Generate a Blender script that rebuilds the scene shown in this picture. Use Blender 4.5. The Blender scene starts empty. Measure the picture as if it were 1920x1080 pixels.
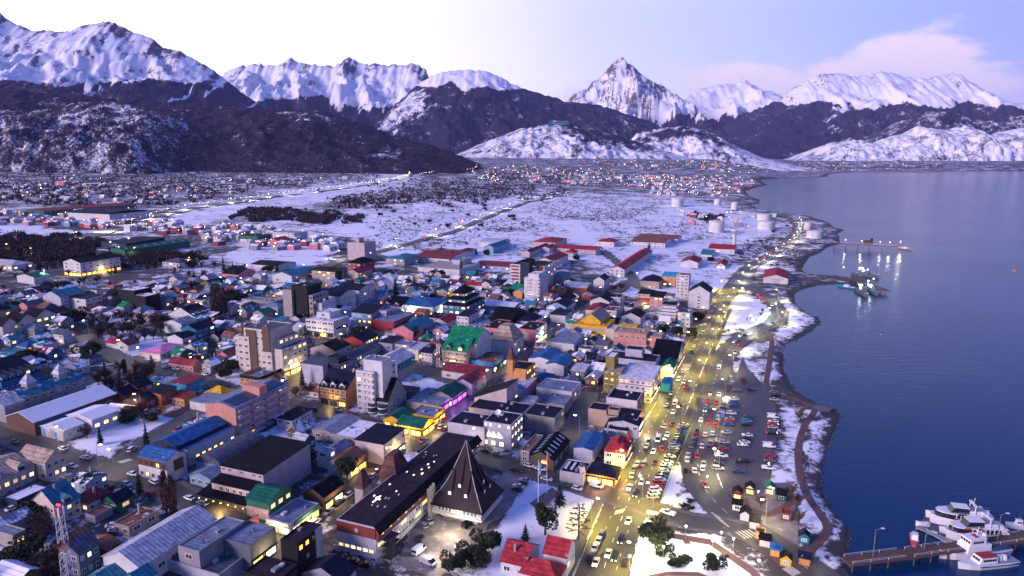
import bpy, bmesh, math, random
import numpy as np
from mathutils import Vector
R = math.radians
sc = bpy.context.scene
COL = sc.collection
random.seed(7)
# ---------------------------------------------------------------- camera
F, CX, CY, H = 1280.0, 960.0, 540.0, 120.0          # focal length and centre in photo pixels, drone height in metres
PITCH = math.atan(250 / 1280)
cd = bpy.data.cameras.new('camera'); cam = bpy.data.objects.new('camera', cd); COL.objects.link(cam)
cam.location = (0, 0, H); cam.rotation_euler = (R(90) - PITCH, 0, 0)
cd.sensor_width = 36; cd.lens = 24; cd.clip_start = 1; cd.clip_end = 60000
sc.camera = cam
# ---------------------------------------------------------------- dusk sky
W = bpy.data.worlds.new('World'); sc.world = W; W.use_nodes = True
nt = W.node_tree; nt.nodes.clear()
def nd(t, kind, **kw):
    n = t.nodes.new(kind)
    for k, v in kw.items():
        if k == 'i':
            for a, b in v.items(): n.inputs[a].default_value = b
        else: setattr(n, k, v)
    return n
def mth(t, op, a, b=None, c=None, clamp=False):
    n = t.nodes.new('ShaderNodeMath'); n.operation = op; n.use_clamp = clamp
    for k, v in enumerate((a, b, c)):
        if v is None: continue
        if isinstance(v, (int, float)): n.inputs[k].default_value = v
        else: t.links.new(v, n.inputs[k])
    return n.outputs[0]
def mixc(t, f, a, b, blend='MIX'):
    n = t.nodes.new('ShaderNodeMix'); n.data_type = 'RGBA'; n.blend_type = blend
    for k, v in ((0, f), (6, a), (7, b)):
        if isinstance(v, (int, float)): n.inputs[k].default_value = v
        elif isinstance(v, tuple): n.inputs[k].default_value = (*v, 1)
        else: t.links.new(v, n.inputs[k])
    return n.outputs[2]
def ramp(t, f, stops, interp='LINEAR'):
    n = t.nodes.new('ShaderNodeValToRGB'); cr = n.color_ramp; cr.interpolation = interp
    while len(cr.elements) < len(stops): cr.elements.new(.5)
    for e, (p, c) in zip(cr.elements, stops):
        e.position = p; e.color = (*c, 1) if len(c) == 3 else c
    t.links.new(f, n.inputs[0]); return n.outputs[0]
tc = nd(nt, 'ShaderNodeTexCoord')
sx = nd(nt, 'ShaderNodeSeparateXYZ'); nt.links.new(tc.outputs['Generated'], sx.inputs[0])
dv = nd(nt, 'ShaderNodeVectorMath', operation='DOT_PRODUCT'); nt.links.new(tc.outputs['Generated'], dv.inputs[0])
dv.inputs[1].default_value = (-.755, .656, 0)
az = mth(nt, 'MULTIPLY_ADD', dv.outputs['Value'], .5, .5)
base = ramp(nt, az, [(0, (.19, .22, .60)), (.50, (.27, .33, .90)), (.62, (.38, .50, .98)), (.74, (.62, .67, .95)),
                     (.84, (.84, .81, .92)), (.92, (1, 1, 1)), (1, (1, 1, 1))])
boost = ramp(nt, az, [(0, (0, 0, 0)), (.78, (0, 0, 0)), (.93, (.42, .40, .40)), (1, (.5, .47, .45))])
base = mixc(nt, 1.0, base, boost, 'ADD')
el = sx.outputs[2]
hz = mth(nt, 'POWER', 2.718, mth(nt, 'MULTIPLY', mth(nt, 'ABSOLUTE', el), -13.0))
base = mixc(nt, mth(nt, 'MULTIPLY', hz, .48), base, (.98, .78, .95))
zen = nd(nt, 'ShaderNodeMapRange', i={1: .20, 2: .46}); nt.links.new(el, zen.inputs[0])
base = mixc(nt, zen.outputs[0], base, (.028, .10, .54))
# clouds lying along the far range
azr = mth(nt, 'ARCTAN2', sx.outputs[0], sx.outputs[1])
ns = nd(nt, 'ShaderNodeTexNoise', i={'Scale': 15.0, 'Detail': 9.0, 'Roughness': .60})
mp = nd(nt, 'ShaderNodeMapping'); mp.inputs['Scale'].default_value = (1, 1, 2.2)
nt.links.new(tc.outputs['Generated'], mp.inputs[0]); nt.links.new(mp.outputs[0], ns.inputs[0])
def puff(a0, wa, e0, we, amp):
    a = mth(nt, 'POWER', mth(nt, 'ABSOLUTE', mth(nt, 'DIVIDE', mth(nt, 'SUBTRACT', azr, a0), wa)), 2.0)
    e = mth(nt, 'POWER', mth(nt, 'ABSOLUTE', mth(nt, 'DIVIDE', mth(nt, 'SUBTRACT', el, e0), we)), 2.0)
    return mth(nt, 'MULTIPLY', mth(nt, 'POWER', 2.718, mth(nt, 'MULTIPLY', mth(nt, 'ADD', a, e), -1.0)), amp)
cl = None
for q in ((.505, .075, .112, .034, 1.05), (.545, .05, .098, .022, .9), (.31, .085, .092, .028, .9), (.43, .05, .10, .016, .8), (.62, .12, .075, .03, .55),
          (.17, .16, .085, .03, .45), (.9, .4, .08, .03, .6), (-1.6, .7, .08, .03, .6), (2.4, .7, .09, .03, .6)):
    p = puff(*q); cl = p if cl is None else mth(nt, 'MAXIMUM', cl, p)
cm = nd(nt, 'ShaderNodeMapRange', interpolation_type='SMOOTHSTEP', i={1: .24, 2: .78})
nt.links.new(mth(nt, 'ADD', cl, mth(nt, 'MULTIPLY', mth(nt, 'SUBTRACT', ns.outputs[0], .5), 2.1)), cm.inputs[0])
cshade = nd(nt, 'ShaderNodeMapRange', i={1: .06, 2: .14}); nt.links.new(el, cshade.inputs[0])
ccol = mixc(nt, cshade.outputs[0], (.62, .52, .90), (1.0, .80, .93))
base = mixc(nt, mth(nt, 'MULTIPLY', cm.outputs[0], .95), base, ccol)
sky = nd(nt, 'ShaderNodeTexSky', sky_type='NISHITA', sun_disc=False, sun_elevation=R(3), sun_rotation=R(-49))
b1 = nd(nt, 'ShaderNodeBackground', i={1: .93}); nt.links.new(base, b1.inputs[0])
b2 = nd(nt, 'ShaderNodeBackground', i={1: .05}); nt.links.new(sky.outputs[0], b2.inputs[0])
ad = nd(nt, 'ShaderNodeAddShader'); nt.links.new(b1.outputs[0], ad.inputs[0]); nt.links.new(b2.outputs[0], ad.inputs[1])
wo = nd(nt, 'ShaderNodeOutputWorld'); nt.links.new(ad.outputs[0], wo.inputs[0])
# the rosy twilight from behind the photographer's left shoulder
sl = bpy.data.lights.new('sun', 'SUN'); sl.energy = 4.0; sl.angle = R(22); sl.color = (1, .77, .84)
so = bpy.data.objects.new('sun', sl); COL.objects.link(so)
so.rotation_euler = Vector((.82, .50, -.36)).to_track_quat('-Z', 'Y').to_euler()
sc.view_settings.view_transform = 'Standard'; sc.view_settings.look = 'None'
sc.view_settings.exposure = .25; sc.view_settings.gamma = 1; sc.view_settings.use_curve_mapping = False
sc.cycles.use_denoising = True; sc.cycles.use_light_tree = True; sc.cycles.max_bounces = 5; sc.cycles.diffuse_bounces = 2
sc.cycles.glossy_bounces = 2; sc.cycles.sample_clamp_indirect = 4; sc.cycles.caustics_reflective = False

# ---------------------------------------------------------------- photo pixel <-> ground
def ray(px, py):
    u = (px - CX) / F; v = (CY - py) / F
    return u, math.cos(PITCH) + v * math.sin(PITCH), -math.sin(PITCH) + v * math.cos(PITCH)
def inland(x, y): return -.927 * x + .375 * y
def T(x, y):
    "height of the land: flat along the shore, rising gently inland"
    d = inland(x, y)
    k = np.clip((np.hypot(x, y) - 1800) / 3400, 0, 1)
    return 42 * (1 - np.exp(-np.maximum(0, d - 60) * .05 / 42)) + 66 * k * k * (3 - 2 * k) * np.clip(np.maximum(d - 60, y - 5250) / 500, 0, 1)
def gp(px, py, dz=0.0):
    "the point of the ground (or dz above it) seen at a photo pixel"
    u, f, w = ray(px, py); t0, t1 = 20.0, 12000.0
    if H + t1 * w - float(T(u * t1, f * t1)) - dz > 0: return u * t1, f * t1
    for _ in range(60):
        t = (t0 + t1) / 2
        if H + t * w - float(T(u * t, f * t)) - dz > 0: t0 = t
        else: t1 = t
    return u * t1, f * t1
def at_z(px, py, z):
    u, f, w = ray(px, py); t = (z - H) / w
    return u * t, f * t
def at_d(px, py, D):
    u, f, w = ray(px, py); t = D / f
    return u * t, D, H + w * t
def proj(x, y, z):
    c, s = math.cos(PITCH), math.sin(PITCH)
    d = y * c - (z - H) * s; up = y * s + (z - H) * c
    return CX + F * x / d, CY - F * up / d

# ---------------------------------------------------------------- noise in numpy
def _h(ix, iy, s):
    n = (ix.astype(np.int64) * 374761393 + iy.astype(np.int64) * 668265263 + s * 982451653) & 0x7fffffff
    n = ((n ^ (n >> 13)) * 1274126177) & 0x7fffffff
    return ((n ^ (n >> 16)) & 0xffff) / 65535.0
def vn(x, y, s=0):
    ix, iy = np.floor(x), np.floor(y); fx, fy = x - ix, y - iy
    fx = fx * fx * (3 - 2 * fx); fy = fy * fy * (3 - 2 * fy)
    a, b, c, d = _h(ix, iy, s), _h(ix + 1, iy, s), _h(ix, iy + 1, s), _h(ix + 1, iy + 1, s)
    return a + (b - a) * fx + (c - a) * fy + (a - b - c + d) * fx * fy
def fbm(x, y, o=4, s=0, g=.5):
    t, a, n = 0, 1, 0
    for k in range(o):
        t = t + a * vn(x, y, s + k); n += a; a *= g; x = x * 2.03 + 11.3; y = y * 2.03 + 5.7
    return t / n
def ridged(x, y, o=4, s=0):
    t, a, n = 0, 1, 0
    for k in range(o):
        t = t + a * (1 - np.abs(2 * vn(x, y, s + k) - 1)); n += a; a *= .5; x = x * 2.1 + 3.1; y = y * 2.1 + 7.7
    return t / n
def inside(P, px, py):
    r = np.zeros(np.shape(px), bool); n = len(P)
    for k in range(n):
        (x0, y0), (x1, y1) = P[k], P[(k + 1) % n]
        if y0 == y1: continue
        c = ((y0 > py) != (y1 > py)) & (px < (x1 - x0) * (py - y0) / (y1 - y0) + x0)
        r ^= c
    return r
def seg_dist(P, x, y, closed=True):
    best = np.full(np.shape(x), 1e9)
    m = len(P) if closed else len(P) - 1
    for k in range(m):
        (ax, ay), (bx, by) = P[k], P[(k + 1) % len(P)]
        dx, dy = bx - ax, by - ay; L = dx * dx + dy * dy + 1e-9
        t = np.clip(((x - ax) * dx + (y - ay) * dy) / L, 0, 1)
        best = np.minimum(best, np.hypot(x - ax - t * dx, y - ay - t * dy))
    return best

# ---------------------------------------------------------------- materials
MATS = {}
def mat(name, col, rough=.8, metal=0, noise=0, nscale=1.0, col2=None, bump=0, emit=None, spec=.3):
    "plain surface: colour broken up by weathering noise in object space"
    if name in MATS: return MATS[name]
    m = bpy.data.materials.new(name); m.use_nodes = True; t = m.node_tree; b = t.nodes['Principled BSDF']
    b.inputs['Base Color'].default_value = (*col, 1); b.inputs['Roughness'].default_value = rough
    b.inputs['Metallic'].default_value = metal; b.inputs['Specular IOR Level'].default_value = spec
    if noise:
        c = nd(t, 'ShaderNodeTexCoord'); n = nd(t, 'ShaderNodeTexNoise', i={'Scale': nscale, 'Detail': 5.0, 'Roughness': .62})
        t.links.new(c.outputs['Object'], n.inputs[0])
        c2 = col2 or tuple(x * .55 for x in col)
        o = ramp(t, n.outputs[0], [(.5 - noise * .35, col), (.5 + noise * .35, c2)])
        t.links.new(o, b.inputs['Base Color'])
        if bump:
            bp = nd(t, 'ShaderNodeBump', i={'Strength': bump, 'Distance': .1}); t.links.new(n.outputs[0], bp.inputs['Height'])
            t.links.new(bp.outputs[0], b.inputs['Normal'])
    if emit:
        b.inputs['Emission Color'].default_value = (*emit[:3], 1); b.inputs['Emission Strength'].default_value = emit[3]
    MATS[name] = m; return m
SNOW = (.78, .79, .86)
def mesh_obj(name, V, Fc, m=None, parent=None, smooth=False, mats=None, mi=None, loc=None):
    me = bpy.data.meshes.new(name); me.from_pydata([tuple(v) for v in V], [], [tuple(f) for f in Fc])
    for k in (mats or ([m] if m else [])): me.materials.append(k)
    if mi is not None: me.polygons.foreach_set('material_index', mi)
    if smooth: me.polygons.foreach_set('use_smooth', [True] * len(me.polygons))
    me.update(); o = bpy.data.objects.new(name, me); COL.objects.link(o)
    if parent: o.parent = parent
    if loc is not None: o.location = loc
    return o
def tag(o, label=None, cat=None, group=None, kind=None):
    if label: o['label'] = label
    if cat: o['category'] = cat
    if group: o['group'] = group
    if kind: o['kind'] = kind
    return o
def grid_mesh(name, X, Y, Z, m, attrs=None, smooth=True):
    r, c = X.shape
    me = bpy.data.meshes.new(name)
    co = np.stack([X, Y, Z], -1).reshape(-1, 3).astype(np.float32)
    i = np.arange(r * c).reshape(r, c)
    q = np.stack([i[:-1, :-1], i[:-1, 1:], i[1:, 1:], i[1:, :-1]], -1).reshape(-1, 4)
    me.vertices.add(len(co)); me.vertices.foreach_set('co', co.ravel())
    me.loops.add(q.size); me.loops.foreach_set('vertex_index', q.ravel().astype(np.int32))
    me.polygons.add(len(q)); me.polygons.foreach_set('loop_start', np.arange(0, q.size, 4, dtype=np.int32))
    me.polygons.foreach_set('loop_total', np.full(len(q), 4, np.int32))
    if smooth: me.polygons.foreach_set('use_smooth', np.ones(len(q), bool))
    me.update(calc_edges=True); me.validate()
    for k, v in (attrs or {}).items():
        a = me.attributes.new(k, 'FLOAT', 'POINT'); a.data.foreach_set('value', v.ravel().astype(np.float32))
    me.materials.append(m)
    o = bpy.data.objects.new(name, me); COL.objects.link(o); return o

# ---------------------------------------------------------------- the shore line
COAST_PX = [(1640, 1180), (1600, 1100), (1583, 1053), (1593, 1000), (1563, 960), (1543, 933), (1537, 907), (1540, 870), (1550, 837), (1568, 797), (1574, 778),
            (1560, 766), (1530, 756), (1487, 733), (1480, 720), (1467, 690), (1467, 660), (1472, 645), (1495, 635), (1522, 620), (1538, 603),
            (1530, 595), (1510, 587), (1492, 572), (1487, 553), (1495, 545), (1515, 539), (1542, 533), (1570, 532), (1603, 537), (1609, 523),
            (1572, 518), (1530, 516), (1503, 510), (1503, 503), (1507, 496), (1515, 482), (1536, 474), (1554, 462), (1574, 458), (1576, 443), (1568, 440),
            (1583, 431), (1562, 426), (1558, 421), (1546, 414), (1507, 403), (1481, 400), (1462, 398), (1423, 392), (1407, 384), (1423, 382), (1425, 375),
            (1413, 371), (1400, 366), (1397, 357), (1410, 353), (1437, 347), (1423, 338), (1445, 335), (1490, 334), (1551, 332), (1553, 326),
            (1613, 323), (1730, 323.5), (1780, 321), (1850, 321), (1950, 320.5), (2300, 320), (2700, 320)]
COAST = [at_z(x, y, -1.5) for x, y in COAST_PX]
LAND = COAST + [(9000, 9000), (-9000, 9000), (-9000, -200), (150, -200)]
# ---------------------------------------------------------------- roads and paths, as centre lines in the photo
ROADS = [  # name, width, points
    ('avenue', 14.5, [(1095, 1180), (1128, 1080), (1150, 1012), (1172, 955), (1195, 898), (1228, 820), (1256, 765), (1278, 718), (1297, 678), (1315, 640), (1335, 600), (1352, 568), (1368, 545), (1384, 522), (1403, 503), (1432, 486), (1464, 466), (1485, 447), (1495, 429), (1489, 414), (1470, 405), (1440, 399), (1405, 396), (1370, 396)]),
    ('waterfront_road', 13, [(1620, 1150), (1540, 1085), (1465, 1032), (1400, 990), (1345, 945), (1316, 905), (1308, 860), (1313, 800), (1331, 740), (1345, 700), (1360, 664), (1386, 638), (1420, 619), (1450, 606), (1462, 590), (1450, 570), (1425, 550), (1402, 534), (1398, 520), (1408, 504)]),
    ('street', 8, [(1190, 942), (1240, 962), (1300, 978), (1360, 985), (1410, 1000)]),
    ('street', 9, [(430, 1050), (480, 1020), (560, 975), (640, 920), (720, 865), (790, 818), (850, 765), (905, 715), (950, 680), (1000, 640), (1060, 602), (1110, 575), (1150, 548), (1180, 528)]),
    ('street', 9, [(880, 848), (960, 873), (1040, 895), (1110, 918), (1180, 940)]),
    ('street', 9, [(-60, 790), (0, 812), (60, 833), (130, 862), (200, 880), (270, 895), (340, 930), (420, 965), (500, 1005), (600, 1050)]),
    ('street', 8, [(205, 880), (258, 850), (300, 815), (350, 788), (400, 765)]),
    ('street', 8, [(200, 882), (120, 915), (50, 950), (-30, 985)]),
    ('street', 8, [(150, 630), (190, 650), (215, 670), (255, 680), (330, 698), (400, 720), (450, 738), (520, 760)]),
    ('street', 7, [(255, 681), (200, 700), (140, 722), (80, 745)]),
    ('street', 9, [(480, 800), (520, 770), (545, 725), (600, 685), (650, 655), (720, 615), (790, 580), (830, 560)]),
    ('street', 9, [(523, 752), (580, 764), (630, 778), (720, 800), (800, 815), (880, 848)]),
    ('street', 8, [(640, 640), (700, 660), (780, 690), (860, 715), (930, 735)]),
    ('street', 6, [(1105, 735), (1085, 785), (1050, 850), (1030, 885)]),
    ('street', 7, [(380, 580), (430, 605), (480, 615), (560, 640), (640, 645)]),
    ('street', 7, [(1130, 470), (1160, 495), (1185, 520), (1200, 540), (1270, 555), (1340, 565)]),
    ('street', 7, [(0, 520), (60, 512), (130, 505), (200, 500)]),
    ('street', 7, [(500, 535), (560, 520), (640, 490), (700, 478), (760, 500), (830, 520)]),
    ('highway', 11, [(640, 487), (720, 470), (790, 450), (850, 434), (905, 411), (960, 390), (1010, 375), (1070, 366)]),
    ('highway', 14, [(150, 450), (250, 424), (310, 405), (360, 393), (430, 383), (520, 370), (620, 357), (700, 345), (762, 333), (770, 326), (745, 318)]),
    ('highway', 12, [(790, 330), (830, 323), (880, 320), (896, 312), (870, 300), (862, 294)]),
]
def dense(px, step=4.0, dz=0.0, smooth=True):
    "photo polyline -> evenly stepped world polyline on the ground"
    P = [gp(x, y, dz) for x, y in px]
    if smooth and len(P) > 2:                                            # Catmull-Rom
        Q = [P[0]] + P + [P[-1]]; out = []
        for k in range(1, len(Q) - 2):
            p0, p1, p2, p3 = (np.array(Q[j]) for j in (k - 1, k, k + 1, k + 2))
            n = max(2, int(np.linalg.norm(p2 - p1) / step))
            for t in np.arange(n) / n:
                out.append(tuple(.5 * (2 * p1 + (p2 - p0) * t + (2 * p0 - 5 * p1 + 4 * p2 - p3) * t * t + (3 * p1 - p0 - 3 * p2 + p3) * t ** 3)))
        return out + [P[-1]]
    out = []
    for a, b in zip(P, P[1:]):
        n = max(1, int(math.hypot(b[0] - a[0], b[1] - a[1]) / step))
        out += [(a[0] + (b[0] - a[0]) * t / n, a[1] + (b[1] - a[1]) * t / n) for t in range(n)]
    return out + [P[-1]]
ROADW = [(n, w, dense(p)) for n, w, p in ROADS]
# ---------------------------------------------------------------- ground sheet (polar grid round the photographer's foot point)
# snow lying on the ground, by patches outlined in the photo
SNOWP = [(.71, [(640, 442), (440, 425), (560, 400), (700, 388), (900, 368), (1050, 364), (1250, 368), (1420, 398), (1470, 432), (1400, 490), (1350, 560), (1270, 562), (1180, 555), (1130, 500), (1000, 475), (890, 462), (720, 492), (690, 455)]),
         (.74, [(330, 430), (300, 402), (520, 362), (760, 320), (785, 345), (620, 375), (430, 412)]), (.85, [(0, 420), (60, 422), (140, 434), (130, 445), (0, 441)]),
         (.80, [(470, 455), (520, 448), (640, 470), (560, 505), (500, 510), (420, 480)]),
         (.70, [(1395, 540), (1440, 575), (1452, 600), (1375, 628), (1345, 668), (1330, 720), (1300, 760), (1270, 780), (1330, 640), (1370, 560)]),
         (.60, [(1390, 648), (1440, 640), (1437, 725), (1400, 700), (1365, 690)]),
         (.74, [(1458, 752), (1525, 768), (1495, 820), (1490, 900), (1505, 935), (1545, 985), (1500, 1035), (1470, 935), (1448, 915)]),
         (.72, [(1450, 560), (1500, 560), (1540, 605), (1470, 650), (1466, 730), (1445, 725), (1452, 630), (1470, 600)]),
         (.72, [(1500, 940), (1520, 800), (1560, 780), (1560, 960), (1600, 1060), (1520, 1060), (1555, 985)]),
         (.88, [(985, 888), (1130, 935), (1128, 985), (1085, 1012), (945, 1080), (905, 1070)]), (.85, [(930, 1060), (1080, 1010), (1060, 1120), (930, 1120)]),
         (.90, [(1200, 1010), (1262, 1000), (1330, 1012), (1420, 1075), (1480, 1130), (1150, 1130)]),
         (.9, [(1300, 905), (1262, 960), (1290, 982), (1340, 985), (1312, 930)]), (.85, [(1310, 790), (1285, 880), (1262, 945), (1240, 950), (1290, 830), (1300, 770)]),
         (.9, [(1345, 850), (1395, 930), (1340, 930)]), (.72, [(1390, 905), (1470, 900), (1500, 1000), (1490, 1030), (1380, 950)]),
         (.88, [(130, 850), (190, 800), (300, 768), (335, 795), (290, 812), (180, 868)]), (.75, [(490, 800), (560, 790), (560, 830), (500, 840)]),
         (.80, [(600, 800), (640, 770), (700, 780), (700, 815), (640, 830)]), (.75, [(170, 640), (230, 618), (330, 640), (330, 665), (215, 668)]),
         (.75, [(120, 720), (180, 690), (190, 770), (150, 770)]), (.7, [(400, 690), (450, 680), (470, 740), (420, 740)]), (.7, [(880, 460), (990, 470), (990, 520), (860, 500)]),
         (.75, [(680, 660), (700, 640), (720, 680), (700, 690)]), (.70, [(750, 690), (860, 715), (840, 750), (740, 730)]),
         (.5, [(1290, 500), (1350, 480), (1480, 410), (1500, 480), (1470, 520), (1400, 500)])]
def snow_at(x, y, z):
    px, py = proj(x, y, z)
    s = np.full(np.shape(x), .37)
    s = np.where(py < 470, .42, s); s = np.where((py < 345) & (px > 900), .40, s)
    jx = (fbm(x / 14, y / 14, 4, 201) - .5); jy = (fbm(x / 14, y / 14, 4, 301) - .5)
    for v, P in SNOWP:
        h = max(p[1] for p in P) - min(p[1] for p in P); A = np.array(P); lo = A.min(0) - 30; hi = A.max(0) + 30
        m = (px > lo[0]) & (px < hi[0]) & (py > lo[1]) & (py < hi[1])
        if not m.any(): continue
        j = min(26, .22 * h + 4); qx, qy = px[m] + jx[m] * j * 2.5, py[m] + jy[m] * j
        f = seg_dist(P, qx, qy * 1.0); f = np.where(inside(P, qx, qy), f, -f) / (j * .5)
        k = np.clip(f + .5, 0, 1); s[m] = s[m] * (1 - k) + v * k
    return s
def build_ground():
    a = np.linspace(R(-62), R(62), 560); r = 70 * (1.0092 ** np.arange(520)); r[-1] = 9500
    A, D = np.meshgrid(a, r); X = D * np.sin(A); Y = D * np.cos(A)
    sd = seg_dist(COAST, X, Y, False); ins = inside(LAND, X, Y); sd = np.where(ins, sd, -sd)
    w = np.maximum(6.5, .011 * D)
    Zl = T(X, Y) + (fbm(X / 60, Y / 60, 3, 5) - .5) * np.clip((D - 700) / 400, 0, 1) * 5
    k = np.clip(sd / w, 0, 1); Z = np.where(sd > 0, -1.5 + (Zl + 1.5) * np.sqrt(k), -1.5 + 3 * np.clip(sd / w, -1, 0))
    s = snow_at(X, Y, Z)
    # worn and cleared along the roads
    for n, wd, P in ROADW:
        dr = seg_dist(P[::2], X, Y, False)
        s = np.where(dr < wd / 2 + (2.5 if n == 'street' else .3), s * .45, s)
        Z = np.where((dr < wd / 2 + 6) & (D > 700), Z - .0, Z)
    rock = np.clip(1 - sd / (w * .9), 0, 1)
    m = bpy.data.materials.new('snowy ground'); m.use_nodes = True; t = m.node_tree; b = t.nodes['Principled BSDF']
    g = nd(t, 'ShaderNodeNewGeometry')
    at = nd(t, 'ShaderNodeAttribute', attribute_name='snow'); rk = nd(t, 'ShaderNodeAttribute', attribute_name='rock')
    n1 = nd(t, 'ShaderNodeTexNoise', i={'Scale': .10, 'Detail': 8.0, 'Roughness': .68}); t.links.new(g.outputs['Position'], n1.inputs[0])
    n2 = nd(t, 'ShaderNodeTexNoise', i={'Scale': .5, 'Detail': 6.0, 'Roughness': .7}); t.links.new(g.outputs['Position'], n2.inputs[0])
    f = mth(t, 'SUBTRACT', mth(t, 'ADD', at.outputs['Fac'], -.5), mth(t, 'MULTIPLY', mth(t, 'SUBTRACT', n1.outputs[0], .5), 1.7))
    f = mth(t, 'SUBTRACT', f, mth(t, 'MULTIPLY', mth(t, 'SUBTRACT', n2.outputs[0], .5), .9))
    n3 = nd(t, 'ShaderNodeTexNoise', i={'Scale': .016, 'Detail': 5.0, 'Roughness': .6}); t.links.new(g.outputs['Position'], n3.inputs[0])
    f = mth(t, 'SUBTRACT', f, mth(t, 'MULTIPLY', mth(t, 'SUBTRACT', n3.outputs[0], .5), 1.3))
    f = mth(t, 'SUBTRACT', f, mth(t, 'MULTIPLY', rk.outputs['Fac'], .35))
    sm = nd(t, 'ShaderNodeMapRange', i={1: -.12, 2: .16}); t.links.new(f, sm.inputs[0])
    dirt = ramp(t, n2.outputs[0], [(.3, (.022, .020, .024)), (.55, (.052, .043, .044)), (.75, (.09, .074, .072))])
    c = mixc(t, sm.outputs[0], dirt, SNOW); t.links.new(c, b.inputs['Base Color']); b.inputs['Roughness'].default_value = .85
    bp = nd(t, 'ShaderNodeBump', i={'Strength': .5, 'Distance': .4}); t.links.new(n2.outputs[0], bp.inputs['Height']); t.links.new(bp.outputs[0], b.inputs['Normal'])
    o = grid_mesh('ground', X, Y, Z, m, {'snow': s, 'rock': rock}); tag(o, kind='structure')
build_ground()
# ---------------------------------------------------------------- water
def build_water():
    m = bpy.data.materials.new('bay water'); m.use_nodes = True; t = m.node_tree; b = t.nodes['Principled BSDF']
    b.inputs['Base Color'].default_value = (.001, .026, .088, 1); b.inputs['Roughness'].default_value = .20; b.inputs['IOR'].default_value = 1.333
    g = nd(t, 'ShaderNodeNewGeometry'); mp = nd(t, 'ShaderNodeMapping'); mp.inputs['Rotation'].default_value = (0, 0, R(-25)); mp.inputs['Scale'].default_value = (.09, .42, 1)
    t.links.new(g.outputs['Position'], mp.inputs[0])
    n = nd(t, 'ShaderNodeTexNoise', i={'Scale': 1.0, 'Detail': 5.0, 'Roughness': .6}); t.links.new(mp.outputs[0], n.inputs[0])
    big = nd(t, 'ShaderNodeTexNoise', i={'Scale': .006, 'Detail': 3.0}); t.links.new(g.outputs['Position'], big.inputs[0])
    st = nd(t, 'ShaderNodeMapRange', i={1: .35, 2: .65, 3: .05, 4: .45}); t.links.new(big.outputs[0], st.inputs[0])
    bp = nd(t, 'ShaderNodeBump', i={'Distance': .5}); t.links.new(n.outputs[0], bp.inputs['Height']); t.links.new(st.outputs[0], bp.inputs['Strength'])
    t.links.new(bp.outputs[0], b.inputs['Normal'])
    o = mesh_obj('water', [(-100, -300, -1.5), (9000, -300, -1.5), (9000, 9000, -1.5), (-100, 9000, -1.5)], [(0, 1, 2, 3)], m)
    tag(o, kind='structure')
build_water()
# ---------------------------------------------------------------- hills and mountains
def terrain_mat(name, forest=(.028, .025, .050), mott=.0, fscale=.01, rockc=(.10, .085, .10)):
    m = bpy.data.materials.new(name); m.use_nodes = True; t = m.node_tree; b = t.nodes['Principled BSDF']; b.inputs['Roughness'].default_value = .9
    b.inputs['Specular IOR Level'].default_value = .1
    g = nd(t, 'ShaderNodeNewGeometry')
    A = [nd(t, 'ShaderNodeAttribute', attribute_name=k).outputs['Fac'] for k in ('snow', 'rock')]
    n = nd(t, 'ShaderNodeTexNoise', i={'Scale': fscale, 'Detail': 9.0, 'Roughness': .72}); t.links.new(g.outputs['Position'], n.inputs[0])
    n2 = nd(t, 'ShaderNodeTexNoise', i={'Scale': fscale * 7, 'Detail': 5.0, 'Roughness': .7}); t.links.new(g.outputs['Position'], n2.inputs[0])
    nn = mth(t, 'ADD', mth(t, 'MULTIPLY', mth(t, 'SUBTRACT', n.outputs[0], .5), 1.5), mth(t, 'MULTIPLY', mth(t, 'SUBTRACT', n2.outputs[0], .5), 1.1))
    f = nd(t, 'ShaderNodeMapRange', i={1: -.10, 2: .12}); t.links.new(mth(t, 'SUBTRACT', mth(t, 'SUBTRACT', A[0], .5), nn), f.inputs[0])
    fr = nd(t, 'ShaderNodeMapRange', i={1: -.10, 2: .12}); t.links.new(mth(t, 'SUBTRACT', mth(t, 'SUBTRACT', A[1], .5), nn), fr.inputs[0])
    fo = ramp(t, n2.outputs[0], [(.32, tuple(x * .5 for x in forest)), (.55, forest), (.78, tuple(min(1, x * 2.6 + .02) for x in forest))])
    c = mixc(t, f.outputs[0], fo, SNOW); c = mixc(t, fr.outputs[0], c, rockc)
    t.links.new(c, b.inputs['Base Color'])
    return m
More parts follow.
